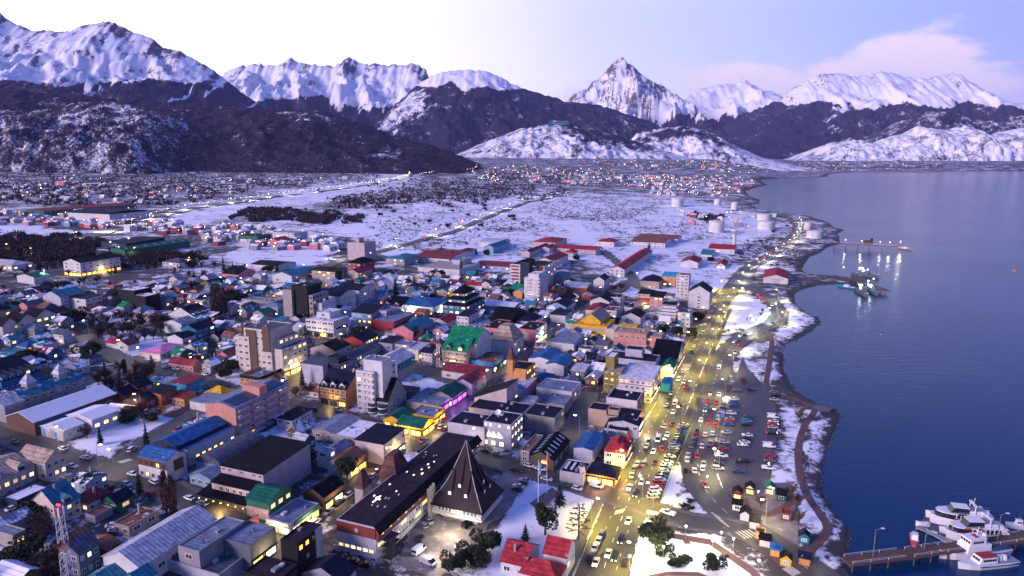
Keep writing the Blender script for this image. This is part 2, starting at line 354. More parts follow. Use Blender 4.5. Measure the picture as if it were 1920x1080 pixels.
def mountain(name, pts, D, wf, tree, seed, rib=.10, ribs=260., rough=1.0, zb=8., snow_lo=.10, forest=(.028, .025, .050), fs=None, chutes=0, rocky=.35, fall=.75, prof=1.25, ext=None, wb=1500, tline_px=None, patches=(), step=2.6, rockband=.55):
    """a range whose crest is seen along PTS at distance D: real slopes of depth WF in front and WB behind; TREE = photo row of the tree line"""
    pts = sorted(pts); xs = np.array([p[0] for p in pts], float); ys = np.array([p[1] for p in pts], float)
    px = np.arange(xs[0], xs[-1] + .1, step); py = np.interp(px, xs, ys)
    pos = np.array([at_d(a, b, D) for a, b in zip(px, py)]); X0, ZR = pos[:, 0], pos[:, 2]
    pxm = D / F
    det = (fbm(px / 23., px * 0 + seed, 4, seed) - .5) * 8 + (ridged(px / 11., px * 0 + seed, 4, seed + 9) - .6) * 9
    ZR = ZR + det * pxm * rough * np.clip((ZR - zb) / (40 * pxm), 0, 1) * .55
    nf, nb = 74, 10
    t = np.linspace(0, 1, nf); tb = np.linspace(0, 1, nb + 1)[1:]
    Tt, XX = np.meshgrid(t, X0, indexing='ij'); ZZ = np.broadcast_to(ZR, Tt.shape)
    rel = np.maximum(ZZ - zb, 5)
    YY = D - wf * (1 - Tt)
    Yw = YY + (fbm(XX / (ribs * 2.2), Tt * 3, 3, seed + 3) - .5) * wf * .22 * np.sin(np.pi * Tt)
    wx = (fbm(XX / (ribs * 1.3), Yw / (ribs * 1.6), 4, seed + 21) - .5) * 1.7; wy = (fbm(XX / (ribs * 1.3), Yw / (ribs * 1.6), 4, seed + 26) - .5) * 1.7
    rb = ridged(XX / (ribs * 1.15) + wx + Yw / (ribs * 4.5), Yw / (ribs * 2.6) + wy, 5, seed + 5) - .62
    ro = fbm(XX / (ribs * .28), Yw / (ribs * .28), 5, seed + 8) - .5
    env = np.sin(np.pi * np.clip(Tt, 0, 1) ** .9)
    sm = np.clip(Tt / .3, 0, 1); sm = sm * sm * (3 - 2 * sm)
    Zf = zb - 6 + rel * Tt ** prof * sm + 6 * Tt + rel * env * (rb * rib * 4.6 + ro * rib * 2.3) * np.clip(rel / (60 * pxm), .25, 1)
    Zf = np.minimum(Zf, zb + rel * (.10 + .90 * Tt ** .62) )
    Xw = XX + (fbm(Tt * 5 + 9, XX / ribs, 3, seed + 13) - .5) * ribs * .35 * env
    Tb, XB = np.meshgrid(tb, X0, indexing='ij'); Zb = zb - 40 + (np.broadcast_to(ZR, Tb.shape) - zb + 40) * (1 - Tb) ** 1.1; Yb = D + wb * Tb
    X = np.vstack([Xw, XB]); Y = np.vstack([Yw, Yb]); Z = np.vstack([Zf, Zb])
    X[nf - 1] = X0; Y[nf - 1] = D
    # cover
    pX, pY = proj(X, Y, Z)
    tl = np.interp(pX, *zip(*tree)) if not isinstance(tree, (int, float)) else np.full(X.shape, float(tree))
    dpx = tl - pY + (fbm(X / (ribs * .5), Y / (ribs * .9), 4, seed + 31) - .5) * 36
    snow = np.clip(dpx / 10 + .5, 0, 1) * 1.9 - .45
    low = snow_lo + (fbm(X / (ribs * .8), Y / (ribs * .8), 3, seed + 41) - .5) * .35
    snow = np.where(snow < low, low, snow)
    if chutes:
        ch = ridged(X / (ribs * .42), Z * .0006, 2, seed + 51); snow = np.where((ch > .90) & (dpx < 0) & (dpx > -chutes), 1.1, snow)
    gy, gx = np.gradient(Z); sp = np.gradient(X, axis=1) + 1e-6; slope = np.abs(gx / sp)
    rock = np.where(dpx > -2, rocky * (.2 + 1.5 * np.clip(slope - .25, 0, .8)) + (ro_full(X, Z, ribs, seed) - .5) * rockband + .20 * np.vstack([Tt, Tb * 0 + 1]) ** 4 - fall * (1 - np.vstack([Tt, Tb * 0 + 1])), -1.)
    for v, P in patches:
        jx, jy = (fbm(X / 70, Y / 70, 4, seed + 81) - .5) * 34, (fbm(X / 70, Y / 70, 4, seed + 91) - .5) * 22
        f = seg_dist(P, pX + jx, pY + jy); f = np.clip(np.where(inside(P, pX + jx, pY + jy), f, -f) / 9 + .5, 0, 1)
        snow = snow * (1 - f) + f * (v + (fbm(X / 60, Y / 60, 4, seed + 61) - .5) * .5)
    o = grid_mesh(name, X, Y, Z, terrain_mat(name + ' cover', forest, 0, fs or 12. / (ribs * 6)), {'snow': snow, 'rock': rock})
    tag(o, kind='structure'); return o
def ro_full(X, Z, ribs, seed): return ridged(X / (ribs * .5), Z / (ribs * .45), 4, seed + 71)
mountain('mountain', [(-420, 40), (-300, 10), (-200, 40), (-100, -5), (-40, 25), (0, 25), (25, 42), (45, 50), (60, 58), (82, 57), (130, 59), (150, 50), (165, 45), (195, 40), (215, 43), (250, 60), (285, 72), (305, 88), (335, 93), (370, 115), (400, 133), (430, 155), (460, 178), (490, 200), (520, 222), (560, 250)],
         6500, 2300, [(-400, 150), (0, 152), (170, 158), (300, 150), (400, 155), (470, 168), (540, 205)], 3, rib=.085, ribs=290, zb=60, chutes=44, rocky=.20, snow_lo=.13, rockband=1.2)
mountain('mountain', [(380, 170), (415, 150), (425, 136), (455, 121), (520, 122), (545, 108), (560, 116), (600, 126), (625, 122), (640, 115), (655, 105), (675, 122), (700, 122), (730, 122), (760, 119), (777, 118), (797, 130), (805, 146), (840, 190), (880, 230)],
         10000, 2800, [(380, 185), (520, 188), (600, 184), (720, 206), (800, 190), (860, 230)], 11, rib=.12, ribs=460, zb=60, rocky=.24, snow_lo=.06, forest=(.022, .026, .055), rockband=.85, rough=1.8)
mountain('mountain', [(1030, 205), (1065, 186), (1090, 171), (1110, 157), (1130, 137), (1150, 121), (1160, 114), (1167, 106), (1176, 116), (1185, 122), (1195, 136), (1220, 150), (1245, 166), (1275, 186), (1290, 206), (1320, 228), (1345, 260)],
         12500, 3000, [(1000, 260), (1240, 240), (1280, 215), (1345, 220)], 23, rib=.20, ribs=460, zb=60, rocky=.26, rockband=.85, fall=.12, rough=2.4)
mountain('mountain', [(1230, 225), (1260, 200), (1285, 182), (1320, 166), (1350, 160), (1378, 158), (1395, 147), (1410, 158), (1430, 171), (1447, 168), (1475, 190), (1500, 230), (1520, 255)],
         13500, 3200, [(1230, 240), (1330, 222), (1420, 205), (1500, 205)], 31, rib=.13, ribs=560, zb=60, rocky=.12, rough=1.5, forest=(.022, .026, .055))
mountain('mountain', [(1290, 268), (1330, 248), (1370, 228), (1410, 208), (1440, 195), (1470, 181), (1500, 158), (1530, 143), (1556, 138), (1580, 138), (1606, 144), (1622, 140), (1640, 135), (1660, 137), (1680, 141), (1700, 145), (1740, 146), (1765, 141), (1786, 138), (1800, 141), (1830, 157), (1870, 180), (1905, 194), (1960, 200), (2050, 190), (2200, 160), (2400, 210)],
         10000, 2600, [(1290, 190), (1440, 192), (1500, 193), (1560, 198), (1700, 194), (1800, 196), (1920, 203), (2400, 210)], 43, rib=.075, ribs=520, zb=60, rocky=.16, rough=1.5, snow_lo=.17, forest=(.028, .027, .054))
mountain('mountain', [(640, 300), (680, 268), (705, 240), (722, 215), (740, 196), (780, 162), (810, 142), (840, 133), (872, 132), (905, 131), (932, 141), (965, 160), (1010, 175), (1060, 190), (1110, 195), (1150, 206), (1200, 220), (1240, 238), (1270, 262), (1310, 290)],
         8000, 2000, [(640, 100), (765, 130), (790, 163), (850, 158), (960, 164), (1000, 168), (1040, 150), (1100, 180), (1300, 200)], 57, rib=.07, ribs=320, zb=60, rocky=.06, snow_lo=.22, forest=(.026, .025, .052),
         patches=[(.62, [(705, 245), (740, 200), (780, 168), (800, 175), (790, 205), (760, 225), (740, 250)])])
mountain('hill', [(1440, 306), (1500, 294), (1540, 272), (1600, 258), (1650, 250), (1690, 222), (1740, 205), (1800, 215), (1850, 228), (1900, 218), (1960, 215), (2100, 220), (2300, 240)],
         7400, 900, 150, 63, rib=.18, ribs=160, snow_lo=.34, zb=40, prof=.9)
mountain('hill', [(1480, 304), (1530, 290), (1548, 272), (1580, 266), (1602, 262), (1640, 268), (1660, 258), (1700, 252), (1718, 238), (1745, 240), (1770, 246), (1805, 234), (1832, 240), (1850, 254), (1880, 247), (1920, 241), (2000, 250), (2200, 262)],
         6650, 640, 150, 67, rib=.20, ribs=85, snow_lo=.60, prof=.7, fs=.014, zb=50)
mountain('hill', [(1100, 305), (1150, 285), (1195, 250), (1240, 241), (1290, 237), (1335, 250), (1385, 278), (1430, 296), (1470, 306)], 5700, 700, 120, 71, rib=.10, ribs=110, snow_lo=.62, prof=.8, zb=8, fs=.014,
         patches=[(.25, [(1190, 262), (1240, 244), (1300, 240), (1340, 252), (1380, 278), (1300, 256), (1240, 262)])])
mountain('hill', [(800, 306), (860, 288), (905, 268), (960, 246), (1010, 236), (1045, 230), (1070, 232), (1110, 243), (1150, 252), (1200, 266), (1260, 286), (1320, 304)], 5300, 760, 120, 73, rib=.08, ribs=110, snow_lo=.58, prof=.8, zb=52, fs=.015,
         patches=[(.2, [(1060, 232), (1120, 243), (1200, 264), (1230, 280), (1110, 268), (1090, 255), (1060, 248)])])
mountain('hill', [(-600, 120), (-300, 130), (-100, 150), (0, 150), (60, 155), (130, 172), (190, 184), (260, 190), (330, 192), (420, 200), (500, 206), (600, 208), (650, 222), (690, 236), (740, 256), (800, 270), (850, 287), (900, 308), (930, 322), (960, 336), (980, 345)],
         3500, 950, -50, 79, rib=.06, ribs=150, snow_lo=.18, forest=(.040, .028, .054), prof=.85, zb=34, fs=.015,
         patches=[(.42, [(500, 210), (560, 208), (640, 225), (560, 222)]), (.5, [(680, 285), (760, 280), (755, 295), (690, 296)])])
mountain('hill', [(-300, 240), (-120, 200), (0, 205), (60, 210), (110, 202), (145, 192), (190, 191), (240, 196), (290, 205), (330, 222), (360, 255), (385, 290), (415, 325), (440, 352), (460, 365)],
         2950, 560, -50, 83, rib=.09, ribs=110, snow_lo=.40, forest=(.032, .024, .044), prof=.75, zb=36, fs=.022)
# ---------------------------------------------------------------- roads
_T0 = T
def T(x, y):
    z = _T0(x, y)
    if np.ndim(x) == 0:
        D = math.hypot(x, y)
        return float(z) if D < 700 else float(z) + (float(fbm(np.float64(x) / 60, np.float64(y) / 60, 3, 5)) - .5) * min(1, (D - 700) / 400) * 5
    return z + (fbm(x / 60, y / 60, 3, 5) - .5) * np.clip((np.hypot(x, y) - 700) / 400, 0, 1) * 5
def gpv(px, py):
    "gp for whole arrays"
    u = (px - CX) / F; q = (CY - py) / F; f = math.cos(PITCH) + q * math.sin(PITCH); w = -math.sin(PITCH) + q * math.cos(PITCH)
    t0 = np.full(px.shape, 20.0); t1 = np.full(px.shape, 12000.0)
    for _ in range(34):
        t = (t0 + t1) / 2; up = H + t * w - T(u * t, f * t) > 0; t0 = np.where(up, t, t0); t1 = np.where(up, t1, t)
    return u * t1, f * t1
def asphalt(name, dark, light, wet):
    m = bpy.data.materials.new(name); m.use_nodes = True; t = m.node_tree; b = t.nodes['Principled BSDF']
    g = nd(t, 'ShaderNodeNewGeometry')
    n = nd(t, 'ShaderNodeTexNoise', i={'Scale': .35, 'Detail': 8.0, 'Roughness': .7}); t.links.new(g.outputs['Position'], n.inputs[0])
    t.links.new(ramp(t, n.outputs[0], [(.3, dark), (.6, light), (.72, tuple(x * 2.4 for x in light))]), b.inputs['Base Color'])
    rr = nd(t, 'ShaderNodeMapRange', i={1: .35, 2: .7, 3: wet, 4: wet + .35}); t.links.new(n.outputs[0], rr.inputs[0]); t.links.new(rr.outputs[0], b.inputs['Roughness'])
    return m
M_ROAD = asphalt('wet asphalt', (.050, .046, .042), (.085, .078, .066), .38)
M_LOT = asphalt('slushy asphalt', (.045, .04, .045), (.085, .075, .08), .42)
M_WALK = asphalt('snow dusted paving', (.07, .064, .066), (.15, .135, .14), .6)
M_RED = asphalt('red paving', (.085, .040, .036), (.13, .066, .060), .65)
M_PAINT = mat('road paint', (.72, .70, .62), .6, noise=.7, nscale=.8)
def gz(x, y, up):
    D = math.hypot(x, y); return T(x, y) + up + max(0, D - 350) * .0009
def strip(name, P, w, up, m, off=0.0, h=0.0, kind='structure'):
    n = len(P); V = []; Fc = []
    Q = np.array(P)
    for k in range(n):
        d = Q[min(n - 1, k + 1)] - Q[max(0, k - 1)]; d = d / (np.linalg.norm(d) + 1e-9); nn = np.array([-d[1], d[0]])
        for s in (-.5, .5):
            q = Q[k] + nn * (off + s * w); V.append((q[0], q[1], gz(q[0], q[1], up + h)))
        if h:
            for s in (-.5, .5):
                q = Q[k] + nn * (off + s * w); V.append((q[0], q[1], gz(q[0], q[1], -.3)))
    st = 4 if h else 2
    for k in range(n - 1):
        a, b = k * st, k * st + st
        Fc.append((a, b, b + 1, a + 1))
        if h: Fc += [(a, a + 2, b + 2, b), (a + 1, b + 1, b + 3, a + 3)]
    o = mesh_obj(name, V, Fc, m); tag(o, kind=kind); return o
road_up = 0.03
for k, (n, w, P) in enumerate(ROADW):
    up = .05 + .006 * k
    strip('road', P, w, up, M_ROAD)
    if n in ('avenue', 'waterfront_road', 'street'):
        near = [p for p in P if math.hypot(*p) < 750]
        if n == 'street' and len(near) > 2:
            for s in (-1, 1): strip('pavement', near, 2.0, .0, M_WALK, s * (w / 2 + 1.0), .13 + .004 * k + .002 * s)
AV = ROADW[0][2]; WF = ROADW[1][2]
strip('pavement', [p for p in AV if math.hypot(*p) < 640], 3.2, .0, M_WALK, 9.7, .14)
strip('path', [p for p in AV if 225 < math.hypot(*p) < 560], 2.6, .0, asphalt('ballast', (.06, .045, .036), (.11, .085, .066), .7), -9.4, .15)
def poly(name, px, up, m, kind='structure', world=False):
    P = px if world else [gp(*p) for p in px]
    bm = bmesh.new(); vs = [bm.verts.new((x, y, gz(x, y, up))) for x, y in P]; f = bm.faces.new(vs)
    bm.normal_update()
    if f.normal.z < 0: f.normal_flip()
    bmesh.ops.triangulate(bm, faces=bm.faces[:])
    me = bpy.data.meshes.new(name); bm.to_mesh(me); bm.free(); me.materials.append(m)
    o = bpy.data.objects.new(name, me); COL.objects.link(o); return tag(o, kind=kind)
poly('car_park', [(1352, 905), (1340, 872), (1352, 800), (1372, 730), (1385, 690), (1392, 668), (1402, 690), (1425, 715), (1452, 742), (1458, 790), (1452, 860), (1444, 905), (1405, 915), (1362, 930)], .035, M_LOT)
poly('car_park', [(742, 1060), (770, 995), (800, 955), (840, 975), (918, 975), (905, 1010), (855, 1062), (820, 1085)], .05, asphalt('trodden slush', (.10, .08, .085), (.24, .205, .21), .6))  # slush, made paler still to stand in for lamp light on this lot
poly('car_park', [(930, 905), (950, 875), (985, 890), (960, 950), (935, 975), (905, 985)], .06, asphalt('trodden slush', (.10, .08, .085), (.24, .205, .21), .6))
poly('path', [(1215, 1010), (1240, 998), (1262, 1000), (1335, 1012), (1420, 1070), (1440, 1100), (1426, 1100), (1405, 1075), (1330, 1022), (1262, 1010), (1240, 1008), (1222, 1020)], .06, M_RED)
poly('path', [(1180, 1110), (1200, 1082), (1250, 1072), (1310, 1073), (1360, 1095), (1350, 1100), (1305, 1081), (1250, 1080), (1205, 1090), (1190, 1115)], .062, M_RED)
poly('path', [(1275, 1004), (1286, 1003), (1296, 1020), (1284, 1020)], .064, M_RED)
PROM = dense([(1420, 612), (1440, 622), (1447, 640), (1441, 690), (1438, 722), (1460, 738), (1500, 752), (1528, 766), (1508, 800), (1498, 835), (1498, 875), (1512, 925), (1540, 968), (1552, 992), (1530, 1022), (1505, 1045)])
strip('path', PROM, 2.9, .05, M_RED)
strip('path', dense([(1505, 930), (1480, 945), (1440, 965), (1400, 950), (1395, 935)]), 3.0, .045, M_RED)
poly('path', [(1375, 925), (1395, 905), (1480, 905), (1500, 960), (1500, 1020), (1490, 1040), (1470, 1020), (1400, 970)], .028, asphalt('trodden slush', (.10, .08, .09), (.22, .19, .22), .6))
poly('jetty', [(1560, 767), (1555, 774), (1535, 772), (1522, 764), (1535, 760)], .3, M_WALK)
# lane dashes and crossings, as flat paint
def dashes(P, off, L=3.0, gap=5.0, w=.18, up=.09, lo=0, hi=700):
    V = []; Fc = []; acc = 0
    Q = np.array(P); pos = 0.0; nxt = 0.0
    for a, b in zip(Q, Q[1:]):
        d = b - a; l = np.linalg.norm(d)
        if l < 1e-6: continue
        d = d / l; nn = np.array([-d[1], d[0]])
        while nxt < pos + l:
            s = a + d * (nxt - pos) + nn * off; e = s + d * L
            if lo < math.hypot(*s) < hi:
                k = len(V)
                for q in (s - nn * w, e - nn * w, e + nn * w, s + nn * w): V.append((q[0], q[1], gz(q[0], q[1], up)))
                Fc.append((k, k + 1, k + 2, k + 3))
            nxt += L + gap
        pos += l
    return V, Fc
VV, FF = [], []
for P, off, L, g, w, up in ((AV, 0, 3, 4, .14, .075), (AV, 3.6, 2, 5, .10, .075), (AV, -3.6, 2, 5, .10, .075), (AV, 7.6, 40, 0, .12, .078), (WF, 0, 3, 4, .14, .08)):
    v, f = dashes(P, off, L, g, w, up); k = len(VV); VV += v; FF += [tuple(i + k for i in q) for q in f]
def crossing(px0, px1, n, L, ang, w=.28):
    (x0, y0), (x1, y1) = gp(*px0), gp(*px1); c, s = math.cos(R(ang)), math.sin(R(ang))
    for i in range(n):
        t = (i + .5) / n; x, y = x0 + (x1 - x0) * t, y0 + (y1 - y0) * t; k = len(VV)
        for a, b in ((-L / 2, -w), (L / 2, -w), (L / 2, w), (-L / 2, w)):
            q = (x + c * a - s * b, y + s * a + c * b); VV.append((*q, gz(*q, .205)))
        FF.append((k, k + 1, k + 2, k + 3))
for q in (((1205, 990), (1222, 1000), 8, 3.4, -22), ((1153, 962), (1170, 958), 5, 3, 68), ((1385, 1005), (1415, 1000), 5, 4.5, 115), ((1340, 965), (1360, 985), 4, 4.5, 115), ((1476, 1075), (1492, 1068), 5, 4, 115),
          ((742, 792), (770, 803), 7, 2.6, 68), ((548, 1006), (566, 1000), 6, 2.6, -22), ((800, 838), (815, 842), 5, 2.6, 68), ((690, 862), (705, 866), 5, 2.6, 68), ((224, 868), (246, 862), 7, 2.6, -22), ((1217, 693), (1290, 693), 9, 2.2, 68), ((1238, 800), (1250, 803), 4, 2.2, 68), ((340, 715), (352, 718), 4, 3, -22), ((1212, 960), (1235, 965), 7, 2.6, 68)):
    crossing(*q)
tag(mesh_obj('road_marking', VV, FF, M_PAINT), kind='structure')

# ---------------------------------------------------------------- colours of walls and roofs
WALLC = dict(white=(.62, .61, .64), cream=(.60, .53, .46), grey=(.30, .30, .33), slate=(.14, .16, .20), blue=(.02, .12, .36), teal=(.02, .16, .26), lightblue=(.22, .36, .50),
             pink=(.62, .22, .25), salmon=(.58, .27, .22), mauve=(.50, .42, .46), red=(.32, .04, .05), brick=(.36, .11, .06), orange=(.60, .30, .10), yellow=(.72, .42, .03), olive=(.26, .21, .06),
             green=(.03, .14, .09), black=(.006, .006, .010), navy=(.018, .028, .065), tan=(.44, .34, .26), brown=(.13, .07, .05), concrete=(.34, .31, .30), cyan=(.03, .36, .55), wood=(.10, .08, .06), lav=(.46, .46, .56))
ROOFC = dict(navy=(.009, .012, .032), black=(.006, .006, .010), blue=(.025, .105, .28), tin=(.17, .21, .30), pale=(.42, .43, .50), snow=(.78, .79, .86), teal=(.03, .17, .25), green=(.01, .19, .09), dkgreen=(.012, .10, .07),
             maroon=(.20, .030, .045), red=(.32, .032, .042), rust=(.20, .085, .06), brown=(.11, .05, .05), purple=(.030, .017, .030), slate=(.075, .09, .13), yellow=(.62, .36, .03), pink=(.55, .22, .40), cyan=(.03, .32, .55), orange=(.4, .14, .05), white=(.62, .62, .68), tan=(.35, .27, .22))
ROOFC = {**WALLC, **ROOFC}
def wall_mat(k):
    c = WALLC[k]; return mat(k + ' painted wall', c, .75, noise=.9, nscale=.3, col2=tuple(x * .58 for x in c))
def roof_mat(k, snow=.12):
    name = '%s roofing %.2f' % (k, snow)
    if name in MATS: return MATS[name]
    c = ROOFC[k]; m = bpy.data.materials.new(name); m.use_nodes = True; t = m.node_tree; b = t.nodes['Principled BSDF']
    co = nd(t, 'ShaderNodeTexCoord'); g = nd(t, 'ShaderNodeNewGeometry')
    n = nd(t, 'ShaderNodeTexNoise', i={'Scale': .45, 'Detail': 7.0, 'Roughness': .65}); t.links.new(g.outputs['Position'], n.inputs[0])
    n2 = nd(t, 'ShaderNodeTexNoise', i={'Scale': .16, 'Detail': 8.0, 'Roughness': .72}); t.links.new(g.outputs['Position'], n2.inputs[0])
    col = ramp(t, n.outputs[0], [(.3, tuple(x * .5 for x in c)), (.5, c), (.72, tuple(min(1, x * 1.5 + .002) for x in c))])
    if k in ('tin', 'pale', 'rust', 'maroon'):
        ru = nd(t, 'ShaderNodeMapRange', i={1: .58, 2: .68}); t.links.new(n2.outputs[0], ru.inputs[0]); col = mixc(t, ru.outputs[0], col, (.21, .085, .06))
    if snow > 0:
        s = nd(t, 'ShaderNodeMapRange', i={1: .66 - snow * .5, 2: .72 - snow * .5}); nn = nd(t, 'ShaderNodeTexNoise', i={'Scale': .30, 'Detail': 8.0, 'Roughness': .7})
        t.links.new(g.outputs['Position'], nn.inputs[0]); t.links.new(nn.outputs[0], s.inputs[0]); col = mixc(t, s.outputs[0], col, SNOW)
    w = nd(t, 'ShaderNodeTexWave', wave_type='BANDS', bands_direction='X', i={'Scale': .26, 'Distortion': .2}); t.links.new(co.outputs['Object'], w.inputs[0])
    sm_ = nd(t, 'ShaderNodeMapRange', i={1: .0, 2: .22, 3: .62, 4: 1.0}); t.links.new(w.outputs[0], sm_.inputs[0])
    sv = nd(t, 'ShaderNodeVectorMath', operation='SCALE'); t.links.new(col, sv.inputs[0]); t.links.new(sm_.outputs[0], sv.inputs['Scale']); col = sv.outputs[0]
    t.links.new(col, b.inputs['Base Color']); b.inputs['Roughness'].default_value = .66; b.inputs['Specular IOR Level'].default_value = .08
    if k not in ('snow', 'purple', 'black', 'navy'):
        bp = nd(t, 'ShaderNodeBump', i={'Strength': .35, 'Distance': .12}); t.links.new(w.outputs[0], bp.inputs['Height']); t.links.new(bp.outputs[0], b.inputs['Normal'])
    MATS[name] = m; return m
M_TRIM = mat('white trim', (.68, .67, .68), .6); M_DKTRIM = mat('dark trim', (.03, .03, .04), .5)
M_GLASS = mat('dark window glass', (.025, .035, .055), .08, spec=.6)
M_PALEGL = mat('curtained window glass', (.30, .34, .42), .2, spec=.6)
M_WARM = mat('warm lit glass', (.8, .6, .3), .3, emit=(1, .60, .22, 1.5)); M_DIM = mat('dim lit glass', (.6, .4, .2), .3, emit=(1, .55, .22, .7)); M_COOL = mat('bright lit glass', (.8, .8, .7), .3, emit=(1, .88, .60, 2.3))
M_YEL = mat('yellow lit glass', (.8, .6, .2), .3, emit=(1, .64, .12, 2.5)); M_GRN = mat('greenish lit glass', (.7, .8, .7), .3, emit=(.80, 1, .72, 3.2))
M_ORG = mat('amber lit glass', (.8, .4, .1), .3, emit=(1, .38, .04, 3.0)); M_PUR = mat('violet lit glass', (.6, .3, .8), .3, emit=(.55, .10, 1, 3.0))
# ---------------------------------------------------------------- small mesh kit
rw = random.Random(11)
class MB:
    def __init__(s): s.V = []; s.F = []; s.I = []
    def quad(s, a, b, c, d, i=0):
        k = len(s.V); s.V += [a, b, c, d]; s.F.append((k, k + 1, k + 2, k + 3)); s.I.append(i)
    def face(s, P, i=0):
        k = len(s.V); s.V += list(P); s.F.append(tuple(range(k, k + len(P)))); s.I.append(i)
    def box(s, x0, y0, z0, x1, y1, z1, i=0):
        k = len(s.V); s.V += [(x, y, z) for z in (z0, z1) for x, y in ((x0, y0), (x1, y0), (x1, y1), (x0, y1))]
        for f in ((3, 2, 1, 0), (4, 5, 6, 7), (0, 1, 5, 4), (1, 2, 6, 5), (2, 3, 7, 6), (3, 0, 4, 7)): s.F.append(tuple(k + j for j in f)); s.I.append(i)
    def loft(s, rings, i=0, cap=True):
        "rings: lists of points with equal length, joined one after another"
        k = len(s.V); n = len(rings[0])
        for r in rings: s.V += list(r)
        for a in range(len(rings) - 1):
            for j in range(n):
                s.F.append((k + a * n + j, k + a * n + (j + 1) % n, k + (a + 1) * n + (j + 1) % n, k + (a + 1) * n + j)); s.I.append(i)
        if cap:
            s.F.append(tuple(k + j for j in reversed(range(n)))); s.I.append(i)
            s.F.append(tuple(k + (len(rings) - 1) * n + j for j in range(n))); s.I.append(i)
    def tube(s, p, q, r0, r1=None, n=6, i=0):
        p, q = Vector(p), Vector(q); r1 = r0 if r1 is None else r1; d = (q - p).normalized()
        u = d.cross(Vector((0, 0, 1)) if abs(d.z) < .9 else Vector((1, 0, 0))).normalized(); v = d.cross(u)
        s.loft([[tuple(c + (u * math.cos(2 * math.pi * j / n) + v * math.sin(2 * math.pi * j / n)) * r) for j in range(n)] for c, r in ((p, r0), (q, r1))], i)
    def cyl(s, x, y, z0, z1, r0, r1=None, n=12, i=0): s.tube((x, y, z0), (x, y, z1), r0, r1, n, i)
    def mesh(s, name, mats, smooth=False):
        me = bpy.data.meshes.new(name); me.from_pydata(s.V, [], s.F)
        for m in mats: me.materials.append(m)
        me.polygons.foreach_set('material_index', s.I)
        if smooth: me.polygons.foreach_set('use_smooth', [True] * len(me.polygons))
        me.update(); return me
    def build(s, name, mats, parent=None, smooth=False, loc=None):
        me = s.mesh(name, mats if isinstance(mats, (list, tuple)) else [mats], smooth)
        o = bpy.data.objects.new(name, me); COL.objects.link(o)
        if parent: o.parent = parent
        if loc is not None: o.location = loc
        return o
def empty(name, loc, rz=0):
    o = bpy.data.objects.new(name, None); COL.objects.link(o); o.location = loc; o.rotation_euler = (0, 0, rz); o.empty_display_size = .5; return o
# windows: unit frames looking along -y (width along x), shared by every building
def _win(frame, pane, mull):
    b = MB(); f = .09
    b.box(-.5, -.10, -.5, .5, .04, .5, 0)
    b.quad((-.5 + f, -.13, -.5 + f), (-mull, -.13, -.5 + f), (-mull, -.13, .5 - f), (-.5 + f, -.13, .5 - f), 1)
    b.quad((mull, -.13, -.5 + f), (.5 - f, -.13, -.5 + f), (.5 - f, -.13, .5 - f), (mull, -.13, .5 - f), 1)
    return b.mesh('window', [frame, pane])
WIN = {}
def win_mesh(frame, pane):
    k = (frame, pane)
    if k not in WIN:
        WIN[k] = _win({'w': M_TRIM, 'd': M_DKTRIM}[frame], {'k': M_GLASS, 'p': M_PALEGL, 'w': M_WARM, 'm': M_DIM, 'c': M_COOL, 'y': M_YEL, 'g': M_GRN, 'o': M_ORG, 'v': M_PUR}[pane], .035)
    return WIN[k]
def window(root, face, a, b, u, z, w, h, pane, frame='w', name='window', zo=0, off=(0, 0)):
    "one window on face 'f' (front, x=-a/2) or 'r' (right, y=-b/2) of a block a x b, at distance U along it"
    o = bpy.data.objects.new(name, win_mesh(frame, pane)); COL.objects.link(o); o.parent = root
    if face == 'r': o.location = (off[0] - a / 2 + u, off[1] - b / 2, z)
    else: o.location = (off[0] - a / 2, off[1] + b / 2 - u, z); o.rotation_euler = (0, 0, R(-90))
    o.scale = (w, 1, h); return o
A0 = R(68)                                                                # the street grid
